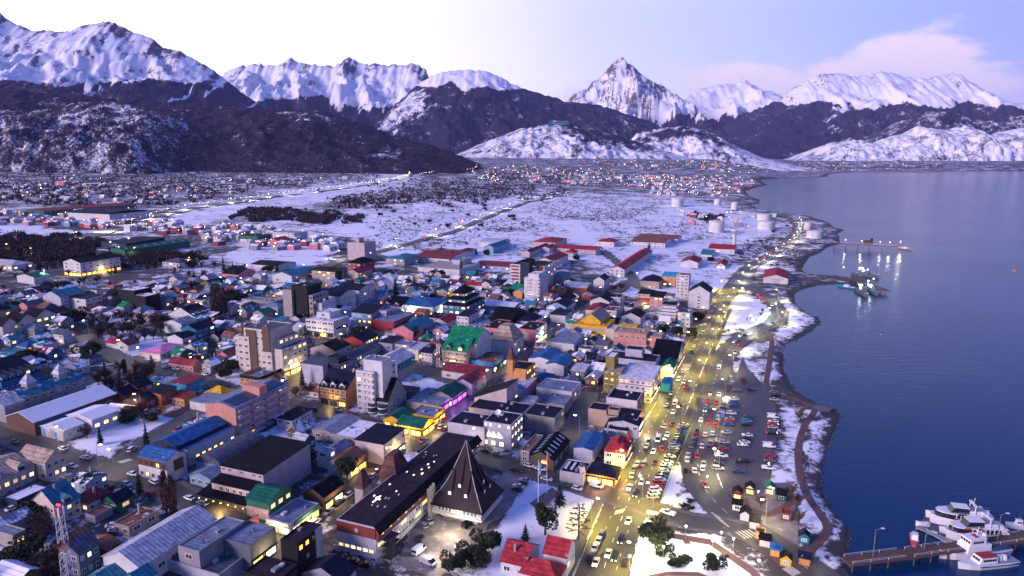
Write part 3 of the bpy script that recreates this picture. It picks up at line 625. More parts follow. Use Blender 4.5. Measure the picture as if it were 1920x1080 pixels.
def solid(root, a, b, h, typ, rise, wk, rk, snow, ox=0, oy=0, oh=.35, para=None, ends=None):
    "walls and roof of one block, centred on (ox, oy) in the building's frame; X runs away from the camera along the avenue, Y inland"
    w = MB(); r = MB(); x0, x1, y0, y1 = ox - a / 2, ox + a / 2, oy - b / 2, oy + b / 2; zb = -4.0
    def ring(z): return [(x0, y0, z), (x1, y0, z), (x1, y1, z), (x0, y1, z)]
    t = .16
    if typ == 'flat':
        p = .45 if para is None else para
        w.box(x0, y0, zb, x1, y1, h - p)
        q = .28; z0, z1 = h - p, h + .02
        for X0, Y0, X1, Y1 in ((x0, y0, x1, y0 + q), (x0, y1 - q, x1, y1), (x0, y0 + q, x0 + q, y1 - q), (x1 - q, y0 + q, x1, y1 - q)): w.box(X0, Y0, z0 - .01, X1, Y1, z1)
        r.box(x0 + q, y0 + q, h - p - .02, x1 - q, y1 - q, h - p + .12)
        if a * b > 60 and max(a, b) < 40:
            for _ in range(min(5, 1 + int(a * b / 90))):
                u, w_ = ox + (rw.random() - .5) * a * .7, oy + (rw.random() - .5) * b * .7; e = MB()
                if rw.random() < .5: e.cyl(u, w_, h - p + .1, h - p + .9 + rw.random(), .16, n=6); e.build('vent_pipe', M_DKTRIM, root)
                else: s_ = .5 + .5 * rw.random(); e.box(u - s_, w_ - s_ * .7, h - p + .1, u + s_, w_ + s_ * .7, h - p + .7 + .4 * rw.random()); e.build('roof_unit', wall_mat(rw.choice(('grey', 'white', 'concrete'))), root)
    elif typ in ('gx', 'gy'):
        if typ == 'gx':
            w.loft([ring(zb), ring(h)], cap=False); m = oy
            w.face([(x0, y0, h), (x0, y1, h), (x0, m, h + rise)]); w.face([(x1, y1, h), (x1, y0, h), (x1, m, h + rise)])
            k = rise / (b / 2) * oh; X0, X1 = x0 - oh, x1 + oh
            for s, ye in ((1, y1), (-1, y0)):
                E = [(X0, ye + s * oh, h - k), (X1, ye + s * oh, h - k), (X1, m, h + rise), (X0, m, h + rise)]
                r.loft([[(*p[:2], p[2] + .03) for p in E], [(*p[:2], p[2] + .03 + t) for p in E]])
        else:
            w.loft([ring(zb), ring(h)], cap=False); m = ox
            w.face([(x1, y0, h), (x0, y0, h), (m, y0, h + rise)]); w.face([(x0, y1, h), (x1, y1, h), (m, y1, h + rise)])
            k = rise / (a / 2) * oh; Y0, Y1 = y0 - oh, y1 + oh
            for s, xe in ((1, x1), (-1, x0)):
                E = [(xe + s * oh, Y0, h - k), (xe + s * oh, Y1, h - k), (m, Y1, h + rise), (m, Y0, h + rise)]
                r.loft([[(*p[:2], p[2] + .03) for p in E], [(*p[:2], p[2] + .03 + t) for p in E]])
    elif typ in ('hip', 'mans'):
        w.loft([ring(zb), ring(h)], cap=False); i = min(a, b) / 2 if typ == 'hip' else min(a, b) * .30
        e = [(x0 - oh, y0 - oh, h), (x1 + oh, y0 - oh, h), (x1 + oh, y1 + oh, h), (x0 - oh, y1 + oh, h)]
        top = [(x0 + i, y0 + i, h + rise), (x1 - i, y0 + i, h + rise), (x1 - i, y1 - i, h + rise), (x0 + i, y1 - i, h + rise)]
        r.loft([[(*p[:2], p[2] - t) for p in e], e, top])
    elif typ in ('sx', 'sy', 'sX', 'sY'):                                 # one pitch; capital: high edge at the front / right
        hi = {'sx': (h, h + rise, h + rise, h), 'sX': (h + rise, h, h, h + rise), 'sy': (h, h, h + rise, h + rise), 'sY': (h + rise, h + rise, h, h)}[typ]
        tp = [(x0, y0, hi[0]), (x1, y0, hi[1]), (x1, y1, hi[2]), (x0, y1, hi[3])]
        w.loft([ring(zb), tp], cap=False)
        e = [(x + (oh if x > ox else -oh), y + (oh if y > oy else -oh), z) for x, y, z in tp]
        r.loft([[(*p[:2], p[2] + .02) for p in e], [(*p[:2], p[2] + .02 + t) for p in e]])
    elif typ in ('bx', 'by'):
        n = 10; arc = [(-math.cos(math.pi * j / n), math.sin(math.pi * j / n)) for j in range(n + 1)]
        w.loft([ring(zb), ring(h)], cap=False)
        if typ == 'bx':
            S = [[(x, oy + c * b / 2, h + s * rise) for c, s in arc] for x in (x0, x1)]
            S2 = [[(x, oy + c * (b / 2 + .15), h + .1 + s * rise) for c, s in arc] for x in (x0 - .2, x1 + .2)]
        else:
            S = [[(ox + c * a / 2, y, h + s * rise) for c, s in arc] for y in (y0, y1)]
            S2 = [[(ox + c * (a / 2 + .15), y, h + .1 + s * rise) for c, s in arc] for y in (y0 - .2, y1 + .2)]
        for s in S: w.face(s)
        for j in range(n): r.quad(S2[0][j], S2[0][j + 1], S2[1][j + 1], S2[1][j])
        for s in S2: r.face(s)
    wo = w.build('wall', wall_mat(wk), root)
    ro = r.build('roof', roof_mat(rk, snow), root)
    return wo, ro
FOOT = []                                                                # footprints, so that later things keep clear
def block(L, N, R_, h, ang=A0):
    "size and centre of the block whose eaves are seen at L (front left), N (near) and R_ (back right); H over the ground, or the photo row of its foot"
    hh = h; x, y = gp(*N, hh)
    if h > 60:
        xg, yg = gp(N[0] + (N[0] - 960) * 0, h); D = yg; u, f, w = ray(*N); z = H + w * D / f; hh = max(2.5, z - T(xg, yg)); x, y = gp(*N, hh)
    z = T(x, y) + hh; c, s = math.cos(ang), math.sin(ang)
    lx, ly = at_z(*L, z); rx, ry = at_z(*R_, z)
    b = max(3.0, (lx - x) * -s + (ly - y) * c); a = max(3.0, (rx - x) * c + (ry - y) * s)
    return x, y, z, hh, a, b
def vol(L, N, R_, h, typ='flat', rise=2.0, wk='white', rk='navy', snow=.1, wf=None, wr=None, lit=.15, shop='', **k):
    return dict(L=L, N=N, R=R_, h=h, typ=typ, rise=rise, wk=wk, rk=rk, snow=snow, wf=wf, wr=wr, lit=lit, shop=shop, **k)
def windows(root, v, a, b, h, ox, oy):
    lit = v['lit']; fr = v.get('fr', 'w')
    def pane():
        q = rw.random()
        return rw.choice(v.get('lc', 'wmmcy')) if q < lit else ('p' if q < lit + .22 else 'k')
    for face, spec, span in (('f', v['wf'], b), ('r', v['wr'], a)):
        if not spec: continue
        cols, rows = spec[:2]; z0 = spec[2] if len(spec) > 2 else 0
        sh = (h - z0) / rows
        for j in range(rows):
            ground = v['shop'] and face in v['shop'] and j == 0 and z0 == 0
            if ground: continue
            for i in range(cols):
                w = min(span / cols * .56, 2.6 if not v.get('rib') else 9) if not v.get('rib') else span / cols * .9
                window(root, face, a, b, span * (i + .5) / cols, z0 + sh * (j + .52), w, min(1.5, sh * .48), pane(), fr, off=(ox, oy))
    for face, span in (('f', b), ('r', a)):
        if v['shop'] and face in v['shop']:
            n = max(1, int(span / 4.2)); hh = min(2.9, h * .8)
            for i in range(n):
                window(root, face, a, b, span * (i + .5) / n, .25 + hh / 2, span / n * .84, hh * .82, rw.choice(v.get('sc', 'yccw')), 'd', 'shop_window', off=(ox, oy))
            s = MB()
            if face == 'r': s.box(ox - a / 2, oy - b / 2 - .9, hh + .25, ox + a / 2, oy - b / 2 + .02, hh + .42)
            else: s.box(ox - a / 2 - .9, oy - b / 2, hh + .25, ox - a / 2 + .02, oy + b / 2, hh + .42)
            s.build('awning', v.get('aw', M_DKTRIM), root)
            LIGHTS.append((root, (ox - a / 2 - 3.0, oy, 3.6) if face == 'f' else (ox, oy - b / 2 - 3.0, 3.6), span, {'v': (.6, .2, 1), 'g': (.85, 1, .75), 'o': (1, .5, .15)}.get(v.get('sc', 'y')[0], (1, .74, .32)), v.get('sw', 1.0)))
LIGHTS = []; BLD = []
def building(label, *vols, name='building', cat='building', group=None, ang=A0, extra=None, chim=0):
    v = vols[0]; x, y, z, h, a, b = block(v['L'], v['N'], v['R'], v['h'], ang); c, s = math.cos(ang), math.sin(ang)
    cx, cy = x + c * a / 2 - s * b / 2, y + s * a / 2 + c * b / 2; base = z - h
    root = empty(name, (cx, cy, base), ang); tag(root, label, cat, group)
    for k, w in enumerate(vols):
        if k == 0: a1, b1, h1, ox, oy = a, b, h, 0.0, 0.0
        else:
            x1, y1, z1, h1, a1, b1 = block(w['L'], w['N'], w['R'], w['h'], ang)
            dx, dy = x1 + c * a1 / 2 - s * b1 / 2 - cx, y1 + s * a1 / 2 + c * b1 / 2 - cy
            ox, oy = dx * c + dy * s + .013 * k, -dx * s + dy * c + .017 * k; h1 = z1 - base + .011 * k
        solid(root, a1, b1, h1, w['typ'], w['rise'], w['wk'], w['rk'], w['snow'], ox, oy, w.get('oh', .35), w.get('para'))
        windows(root, w, a1, b1, h1, ox, oy)
        w['geo'] = (a1, b1, h1, ox, oy)
        fx, fy = cx + c * ox - s * oy, cy + s * ox + c * oy; FOOT.append((fx, fy, a1, b1, ang))
    if chim:
        for q in range(chim):
            m = MB(); px_, py_ = a * (rw.random() - .5) * .5, b * (rw.random() - .5) * .5
            top = h + (v['rise'] if v['typ'] != 'flat' else 0) + .7; m.box(px_ - .3, py_ - .3, h - .6, px_ + .3, py_ + .3, top); m.build('chimney', wall_mat('concrete'), root)
    if extra: extra(root, v, a, b, h)
    BLD.append((label, cx, cy, max(a, b)))
    return root
def clear_of(x, y, r):
    for fx, fy, a, b, an in FOOT:
        dx, dy = x - fx, y - fy
        if abs(dx) > a + b + r or abs(dy) > a + b + r: continue
        c, s = math.cos(an), math.sin(an); u, v = abs(dx * c + dy * s) - a / 2, abs(-dx * s + dy * c) - b / 2
        if max(u, v) < r: return False
    return True
# ---------------------------------------------------------------- the buildings of the town, near to far; eaves read off the photo
B, v = building, vol
def hotel():
    "the long hotel by the car park, a thing with its pyramid hall as a second thing"
    def ex(root, v0, a, b, h):
        m = MB()                                                          # steep dark skirt under the eaves and the red timber storey
        m.box(-a / 2 - .05, -b / 2 - .9, h - 3.6, a / 2 + .05, -b / 2 - .02, h - .9); m.build('timber_storey', mat('red timber', (.22, .045, .03), .7, noise=.8, nscale=.5), root)
        g = MB(); g.box(-a / 2 - .25, -b / 2 + .03, h - 3.7, -a / 2 - .03, b / 2 - .1, h - .4); g.build('timber_gable', MATS['red timber'], root)
        s = MB(); s.loft([[(-a / 2 - .5, -b / 2 - 1.9, h - 1.6), (a / 2 + .5, -b / 2 - 1.9, h - 1.6), (a / 2 + .5, -b / 2 + .2, h + .45), (-a / 2 - .5, -b / 2 + .2, h + .45)], [(-a / 2 - .5, -b / 2 - 1.7, h - 1.5), (a / 2 + .5, -b / 2 - 1.7, h - 1.5), (a / 2 + .5, -b / 2 + .2, h + .7), (-a / 2 - .5, -b / 2 + .2, h + .7)]])
        s.build('eave_skirt', roof_mat('black', 0), root)
        n = int(a / 4.4)
        for i in range(n):
            window(root, 'r', a, b + 1.8, a * (i + .5) / n, h - 2.3, 1.1, 1.3, rw.choice('pppwk'), 'w')
            for zz in (5.7, 3.6): window(root, 'r', a, b, a * (i + .5) / n, zz - .6, 3.6, 1.25, rw.choice('kpkpw'), 'w')
        for zz in (6.55, 2.35):
            q = MB(); q.box(-a / 2, -b / 2 - .75, zz - .25, a / 2, -b / 2 - .03, zz); q.build('balcony_slab', wall_mat('white'), root)
        for i in range(6):                                               # lit ground floor facing the camera
            window(root, 'f', a, b, b * (i + .6) / 6.4, 3.3, b / 8, 1.1, 'wwcwcw'[i], 'w')
            window(root, 'f', a, b, b * (i + .5) / 6, .9, b / 7, 1.0, 'pkpkpk'[i], 'w')
        window(root, 'f', a + .5, b, b * .52, h - 2.1, 1.0, 1.0, 'p', 'w')
        for i in range(3):                                               # four flue stacks
            q = MB(); q.box(-a * .12 + i * 1.7, -b / 2 - 2.9, -3, -a * .12 + i * 1.7 + .7, -b / 2 - 2.1, h - .3 + .2 * i); q.build('flue', wall_mat('concrete'), root)
        f = MB()                                                         # black steel fire stair at the near corner
        for i in range(4):
            f.box(-a / 2 + 1, -b / 2 - 4.2, 1.9 * i + 1.2, -a / 2 + 6.5, -b / 2 - 1.2, 1.9 * i + 1.3)
            f.tube((-a / 2 + 1.2, -b / 2 - 2.2, 1.9 * i + 1.2), (-a / 2 + 6.2, -b / 2 - 3.6, 1.9 * i + 3.1), .12, n=4)
        for px_ in (1, 3.7, 6.5):
            for py_ in (-4.2, -1.3): f.tube((-a / 2 + px_, -b / 2 + py_, 0), (-a / 2 + px_, -b / 2 + py_, 8.6), .09, n=4)
        f.build('fire_stair', M_DKTRIM, root)
        for i in range(26):                                              # lights set in the roof
            q = MB(); X, Y = a * (rw.random() * .62 - .42), b * (rw.random() - .5) * .6; q.box(X, Y, h + .62, X + .45 + .5 * rw.random(), Y + .35, h + .78)
            q.build('skylight', M_COOL if i % 2 else M_TRIM, root)
        for i in range(9):
            q = MB(); X, Y = a * (rw.random() - .5) * .9, b * (rw.random() - .5) * .7; q.cyl(X, Y, h + .3, h + 1.5, .14, n=6); q.build('vent_pipe', M_DKTRIM, root)
        q = MB(); q.box(-a * .34, b * .10, h + .62, -a * .34 + 4.5, b * .10 + .35, h + .80); q.build('skylight', M_COOL, root)
    B('long hotel with a dark plum flat roof, red timber top storey and black fire stair', v((632, 972), (704, 990), (884, 817), 11.2, 'flat', 0, 'lav', 'purple', 0, para=.15), cat='hotel', extra=ex)
    # roof turrets on the street side
    def tur(root, v0, a, b, h): pass
    B('small dark pyramid-roofed stair turret on the hotel street front, nearer the car park', v((667, 912), (680, 917), (697, 905), 9.0, 'hip', 6, 'concrete', 'brown', 0), cat='turret', name='stair_turret')
    B('taller dark brown stair turret with a blunt top halfway along the hotel street front', v((722, 880), (742, 893), (757, 872), 10.0, 'mans', 6.5, 'brown', 'brown', 0), cat='turret', name='stair_turret')
    def ex2(root, v0, a, b, h):
        "tall curved pyramid over a raised glazed hall"
        m = MB(); rings = []; PR = ((0, 1.04), (.12, .86), (.25, .66), (.36, .52), (.5, .39), (.65, .27), (.8, .15), (.92, .06), (1, .008))
        for t, r in PR: rings.append([(x * a * .5 * r, y * b * .5 * r, h + .3 + 19.5 * t) for x, y in ((-1, -1), (1, -1), (1, 1), (-1, 1))])
        sf = lambda r: h + .3 + 19.5 * float(np.interp(-r, [-q for t, q in PR], [t for t, q in PR]))
        rings.insert(0, [(x * 1.06, y * 1.06, h - .25) for x, y, z in rings[0]])
        m.loft(rings); m.build('pyramid_roof', [mat('near-black plum roofing', (.026, .017, .026), .7, noise=.8, nscale=.3, spec=.15)], root)
        for sx_, sy_ in ((-1, -1), (1, -1), (1, 1), (-1, 1)):
            e = MB()
            for k in range(8): e.tube(rings[k + 1][((-1, -1), (1, -1), (1, 1), (-1, 1)).index((sx_, sy_))], rings[k + 2][((-1, -1), (1, -1), (1, 1), (-1, 1)).index((sx_, sy_))], .06, n=4) if k < 8 and k + 2 < len(rings) else None
            e.build('ridge_strip', M_TRIM, root)
        for fx, fy, o in ((-.40, .16, 'f'), (-.40, -.16, 'f'), (-.31, 0, 'f'), (.16, -.40, 'r'), (-.10, -.40, 'r'), (.05, -.32, 'r')):   # long shed dormers
            q = MB(); g = MB()
            X, Y = a * fx, b * fy; u = abs(2 * (fx if o == 'f' else fy)); z0, z1 = sf(u), sf(u - .42) + .2; e = (a if o == 'f' else b) * .21
            if o == 'f': q.loft([[(X, Y - .55, z0 - .6), (X, Y + .55, z0 - .6), (X, Y + .55, z0 + 1.1), (X, Y - .55, z0 + 1.1)], [(X + e, Y - .55, z1 - 1), (X + e, Y + .55, z1 - 1), (X + e, Y + .55, z1 + .4), (X + e, Y - .55, z1 + .4)]]); g.box(X - .12, Y - .5, z0 - .3, X - .02, Y + .5, z0 + 1.0)
            else: q.loft([[(X + .55, Y, z0 - .6), (X - .55, Y, z0 - .6), (X - .55, Y, z0 + 1.1), (X + .55, Y, z0 + 1.1)], [(X + .55, Y + e, z1 - 1), (X - .55, Y + e, z1 - 1), (X - .55, Y + e, z1 + .4), (X + .55, Y + e, z1 + .4)]]); g.box(X - .5, Y - .12, z0 - .3, X + .5, Y - .02, z0 + 1.0)
            d = q.build('dormer', MATS['near-black plum roofing'], root); g.build('pane', M_TRIM, d)
        n = 14
        for i in range(n):
            window(root, 'f', a, b, b * (i + .5) / n, h - 1.2, .95, 1.3, rw.choice('kkpw'), 'w'); window(root, 'r', a, b, a * (i + .5) / n, h - 1.2, .95, 1.3, 'k', 'w')
        q = MB(); q.box(-a / 2 - .3, -b / 2 - .3, h - 3.3, a / 2 + .3, b / 2 + .3, h - 2.5); q.build('parapet_band', wall_mat('white'), root)
        q = MB(); q.box(-a / 2 + 3, -b * .2, -.5, -a / 2 + 3.5, b * .12, h - 3.4); q.build('door', M_GLASS, root)
    def hall():
        N_, L_, R_ = (902, 962), (812, 938), (941, 918)
        x, y, z, h, a, b = block(L_, N_, R_, 6.2); c, s = math.cos(A0), math.sin(A0)
        cx, cy = x + c * a / 2 - s * b / 2, y + s * a / 2 + c * b / 2
        root = empty('hotel_hall', (cx, cy, z - h), A0); tag(root, 'hall with a tall curved pyramid roof and white dormers beside the long hotel', 'hall')
        w = MB(); w.box(-a / 2, -b / 2, h - 3.2, a / 2, b / 2, h); w.box(-a / 2 + 2.5, -b / 2 + 2.5, -4, a / 2 - 2.5, b / 2 - 2.5, h - 3.1); w.build('wall', wall_mat('lav'), root)
        ex2(root, None, a, b, h); FOOT.append((cx, cy, a, b, A0)); BLD.append(('pyramid hall', cx, cy, a))
        LIGHTS.append((root, (-a / 2 - 7, -2, 5), b, (1, .85, .55), 5.0)); LIGHTS.append((root, (-a / 2 - 20, -4, 5), b, (1, .85, .6), 4.0))  # presumed entrance floods, two lights added to brighten the car park
        l = MB(); l.box(-2, b / 2 - .1, 2, 2.5, b / 2 + 5, 5); l.build('link_bridge', M_DKTRIM, root)
    hall()
hotel()
def turrets(px):
    def ex(root, v0, a, b, h):
        r = v0['rise']
        for t in px:
            X = a * t; m = MB(); m.box(X - 2, -2, h - .5, X + 2, 2, h + r + 1.6); m.build('turret', wall_mat('grey'), root)
            q = MB(); q.loft([[(X - 2.5, -2.5, h + r + 1.6), (X + 2.5, -2.5, h + r + 1.6), (X + 2.5, 2.5, h + r + 1.6), (X - 2.5, 2.5, h + r + 1.6)], [(X - .05, -.05, h + r + 6), (X + .05, -.05, h + r + 6), (X + .05, .05, h + r + 6), (X - .05, .05, h + r + 6)]]); q.build('turret_roof', roof_mat('pale', 0), root)
    return ex
def dormers(n, face='f', col='white', gab=True):
    def ex(root, v0, a, b, h):
        r = v0['rise']; wm = wall_mat(col); rm = roof_mat(v0['rk'], 0)
        for i in range(n):
            m = MB(); q = MB()
            if face == 'f':
                u = -b / 2 + b * (i + .5) / n; X = -a / 2 + .25; w = min(1.4, b / n * .33)
                P = [(X, u - w, h - .1), (X, u + w, h - .1), (X, u + w, h + 1.6), (X, u, h + 2.9), (X, u - w, h + 1.6)]; P2 = [(x + a * .36, y, z) for x, y, z in P]
            else:
                u = -a / 2 + a * (i + .5) / n; Y = -b / 2 + .25; w = min(1.4, a / n * .33)
                P = [(u + w, Y, h - .1), (u - w, Y, h - .1), (u - w, Y, h + 1.6), (u, Y, h + 2.9), (u + w, Y, h + 1.6)]; P2 = [(x, y + b * .36, z) for x, y, z in P]
            m.loft([P, P2]); d = m.build('dormer', wm, root)
            for j in (2, 3):
                A_, B_ = P[j], P[j + 1]; C_, D_ = P2[j + 1], P2[j]; q.loft([[A_, B_, C_, D_], [(x, y, z + .2) for x, y, z in (A_, B_, C_, D_)]])
            q.build('dormer_roof', rm, d)
            p0 = MB(); x, y, z = P[0]; x1, y1, _ = P[1]
            if face == 'f': p0.box(x - .08, y + .4, h + .3, x - .02, y1 - .4, h + 1.5)
            else: p0.box(x1 + .4, y - .08, h + .3, x - .4, y - .02, h + 1.5)
            p0.build('pane', M_GLASS if rw.random() < .7 else M_WARM, d)
    return ex
def slab(wk, parts):
    "coloured bands: (face, u0, u1, z0, z1, colour, thickness)"
    def ex(root, v0, a, b, h):
        for face, u0, u1, z0, z1, ck, th in parts:
            m = MB(); nm = 'band' if (z1 - z0) < (u1 - u0) * 40 else 'pier'
            mm = ck if not isinstance(ck, str) else wall_mat(ck)
            if face == 'f': m.box(-a / 2 - th, b / 2 - u1 * b, z0 * h, -a / 2 - .02, b / 2 - u0 * b, z1 * h)
            else: m.box(-a / 2 + u0 * a, -b / 2 - th, z0 * h, -a / 2 + u1 * a, -b / 2 - .02, z1 * h)
            m.build('facade_panel', mm, root)
    return ex
def balconies(n, cols, face='r', wk='white', u0=0, u1=1):
    def ex(root, v0, a, b, h):
        for j in range(n):
            for i in range(cols):
                z = h * (j + .12) / n + .6; s = (u1 - u0) / cols; m = MB()
                p, q = u0 + s * (i + .12), u0 + s * (i + .88)
                if face == 'r': m.box(-a / 2 + a * p, -b / 2 - 1.0, z - .1, -a / 2 + a * q, -b / 2 - .02, z + .95)
                else: m.box(-a / 2 - 1.0, b / 2 - b * q, z - .1, -a / 2 - .02, b / 2 - b * p, z + .95)
                m.build('balcony', wall_mat(wk), root)
    return ex
def both(*fs):
    def ex(*a):
        for f in fs: f(*a)
    return ex
def sign(face, txt, u, z, size, m, name='sign', board=None):
    def ex(root, v0, a, b, h):
        c = bpy.data.curves.new(name, 'FONT'); c.body = txt; c.size = size; c.align_x = 'CENTER'; c.extrude = .05
        tx = bpy.data.objects.new(name, c); COL.objects.link(tx); me = bpy.data.meshes.new_from_object(tx.evaluated_get(bpy.context.evaluated_depsgraph_get())); bpy.data.objects.remove(tx)
        me.materials.clear(); me.materials.append(m); o = bpy.data.objects.new(name, me); COL.objects.link(o); o.parent = root
        if face == 'f': o.location = (-a / 2 - .3, b / 2 - b * u, z); o.rotation_euler = (R(90), 0, R(-90))
        else: o.location = (-a / 2 + a * u, -b / 2 - .3, z); o.rotation_euler = (R(90), 0, 0)
        if board:
            w, hh, bm_ = board; q = MB()
            if face == 'f': q.box(-a / 2 - .22, b / 2 - b * u - w / 2, z - hh * .3, -a / 2 - .03, b / 2 - b * u + w / 2, z + hh * .7)
            else: q.box(-a / 2 + a * u - w / 2, -b / 2 - .22, z - hh * .3, -a / 2 + a * u + w / 2, -b / 2 - .03, z + hh * .7)
            q.build('sign_board', bm_, root)
    return ex
def skylights(n, m=None, along='x', snow=False):
    def ex(root, v0, a, b, h):
        r = v0['rise']
        for i in range(n):
            q = MB(); X = -a / 2 + a * (i + .5) / n
            for s in (-1, 1):
                y0, y1 = s * b * .12, s * b * .36; z0, z1 = h + r * (1 - .24) + .22, h + r * (1 - .72) + .22
                q.loft([[(X - .5, y0, z0), (X + .5, y0, z0), (X + .5, y1, z1), (X - .5, y1, z1)], [(X - .5, y0, z0 + .12), (X + .5, y0, z0 + .12), (X + .5, y1, z1 + .12), (X - .5, y1, z1 + .12)]])
            q.build('skylight', m or M_PALEGL, root)
    return ex
# --- lower left corner
B('cream gabled house with a blue metal roof and dormer beside dark bushes', v((61, 938), (107, 953), (152, 933), 982, 'gx', 5, 'cream', 'teal', 0, (3, 2), (3, 2), .05), name='gabled_house', cat='house', extra=dormers(1, 'r', 'cream'), chim=1)
B('low house with hipped maroon roofs behind the cream gabled house', v((150, 930), (166, 944), (209, 922), 3.6, 'hip', 3, 'white', 'maroon', .0, (2, 1), (4, 1)), name='house', cat='house', chim=1)
B('green cabin with a dark roof beside the maroon-roofed house', v((195, 934), (218, 944), (246, 926), 3.4, 'gx', 2, 'green', 'navy', 0, (2, 1), (1, 1)), name='cabin', cat='cabin')
B('small rusty flat shed in the yard of the green cabin', v((168, 958), (178, 968), (208, 950), 2.6, 'flat', 0, 'grey', 'rust', .05), name='shed', cat='shed')
B('white warehouse with a wide pale grey sheet-metal gable roof', v((197, 1040), (262, 1064), (396, 972), 6.2, 'gx', 3.2, 'white', 'pale', .06, (2, 1), (6, 1)), name='warehouse', cat='warehouse', extra=skylights(0))
B('long grey-blue commercial block with stepped flat roofs and a red corner panel', v((333, 1023), (373, 1034), (463, 977), 9, 'flat', 0, 'grey', 'tin', .02, (1, 1, 4), None, .3), v((422, 1008), (468, 1023), (498, 983), 8.6, 'flat', 0, 'slate', 'tin', .02, None, (4, 1), 1, 'r', sw=1.5), v((308, 1034), (410, 1078), (466, 1036), 4.2, 'flat', 0, 'lav', 'slate', 0),
  cat='shop block', extra=slab('', [('r', .98, 1.30, .55, .95, mat('crimson panel', (.42, .01, .05), .5), .3)]))
B('black modern block with amber windows and a white stone end panel', v((519, 1016), (557, 1019), (607, 984), 12, 'flat', 0, 'black', 'purple', 0, None, (4, 3), .55, fr='d', lc='oow'), v((440, 1085), (520, 1090), (560, 1058), 7.5, 'flat', 0, 'black', 'purple', 0, (3, 1), (2, 2), .4, fr='d', lc='oow'),
  cat='block', extra=slab('', [('r', .70, .98, .0, .99, mat('veined pale stone', (.5, .48, .5), .6, noise=.6, nscale=1.2, col2=(.3, .29, .32)), .35)]))
B('dark navy gabled roof at the bottom edge next to the hotel corner', v((563, 1076), (640, 1092), (668, 1066), 5, 'gx', 3, 'grey', 'navy', 0), name='house', cat='house')
B('grey tin-roofed shed with glass front beside dark bushes at the far street corner', v((-14, 985), (24, 1004), (49, 992), 4.6, 'flat', 0, 'concrete', 'tin', .08, None, (1, 1), .6), name='shed', cat='shed')
B('long low shed with snow covered roof at the bottom corner', v((-20, 1074), (36, 1088), (70, 1064), 4, 'gy', 1.5, 'brown', 'snow', .5), name='shed', cat='shed')
B('tall grey-blue house with a slate roof behind the lattice mast', v((105, 1029), (146, 1038), (187, 1017), 8, 'gx', 2.4, 'slate', 'slate', .02, (2, 2), (3, 2), .12), name='house', cat='house')
B('low red-fronted shed between the grey-blue house and the pale warehouse', v((166, 1012), (199, 1033), (222, 1016), 3.4, 'gx', 1.4, 'red', 'rust', .12), name='shed', cat='shed')
B('teal tin roof lean-to in front of the pale warehouse', v((226, 1086), (262, 1094), (292, 1074), 4.4, 'gx', 2, 'white', 'teal', .0), name='shed', cat='shed')
B('long cream hall with grey roofs, small dormers and a row of lit windows', v((-80, 885), (-30, 912), (80, 877), 5.2, 'gx', 3, 'cream', 'tan', .06, None, (6, 1), .8), v((32, 856), (84, 868), (124, 853), 7.0, 'gy', 3, 'cream', 'tan', .06, (4, 2), (3, 2), .25), name='hall', cat='hall', extra=dormers(2, 'r', 'cream'))
B('narrow snow topped shed by the street below the cream hall', v((17, 926), (31, 939), (78, 909), 3.2, 'flat', 0, 'navy', 'snow', .6), name='shed', cat='shed')
B('large navy-roofed hall with a row of small blue dormer windows', v((-90, 700), (2, 716), (58, 692), 8.5, 'gx', 6, 'blue', 'navy', .02, None, (6, 1), .1), name='hall', cat='hall', extra=dormers(5, 'r', 'lightblue'))
B('long grey depot with a pale teal roof and two pyramid turrets', v((22, 737), (42, 745), (146, 706), 7.5, 'gx', 2.6, 'grey', 'teal', .22, (1, 1), (8, 2), .12), name='depot', cat='depot', extra=turrets([-.28, .22]))
B('long brown warehouse with a snowy roof and rusty near end', v((6, 782), (64, 792), (196, 734), 6, 'gx', 3, 'brown', 'snow', .55, None, (5, 1), 0), name='warehouse', cat='warehouse', extra=slab('', [('r', .03, .55, .0, .85, 'teal', .1)]))
def mural(root, v0, a, b, h):
    cols = ((.6, .30, .34), (.5, .5, .55), (.03, .25, .34), (.03, .30, .42), (.55, .35, .2))
    for i in range(10):
        m = MB(); u = b * (i / 10 - .5); z0 = .2 + (i % 3) * .5; m.box(-a / 2 - .06 - .004 * i, -u - b / 10, z0, -a / 2 - .02, -u, h - .3 - (i % 4) * .5); m.build('mural_patch', mat('mural paint %d' % (i % 5), cols[(i * 3) % 5], .8, noise=.9, nscale=.6, col2=cols[(i + 2) % 5]), root)
B('white workshop with snowy roofs and a painted mural on its street gable', v((72, 800), (119, 808), (158, 794), 4.6, 'gx', 1.6, 'white', 'snow', .7, None, (2, 1), 0), v((136, 775), (172, 788), (216, 768), 6, 'gx', 1.4, 'white', 'snow', .7, None, (3, 1), .4), name='workshop', cat='workshop', extra=mural)
B('pale grey gabled house at the end of the turreted depot', v((-24, 752), (8, 762), (32, 748), 7.5, 'gx', 2.5, 'grey', 'pale', .05), name='house', cat='house')
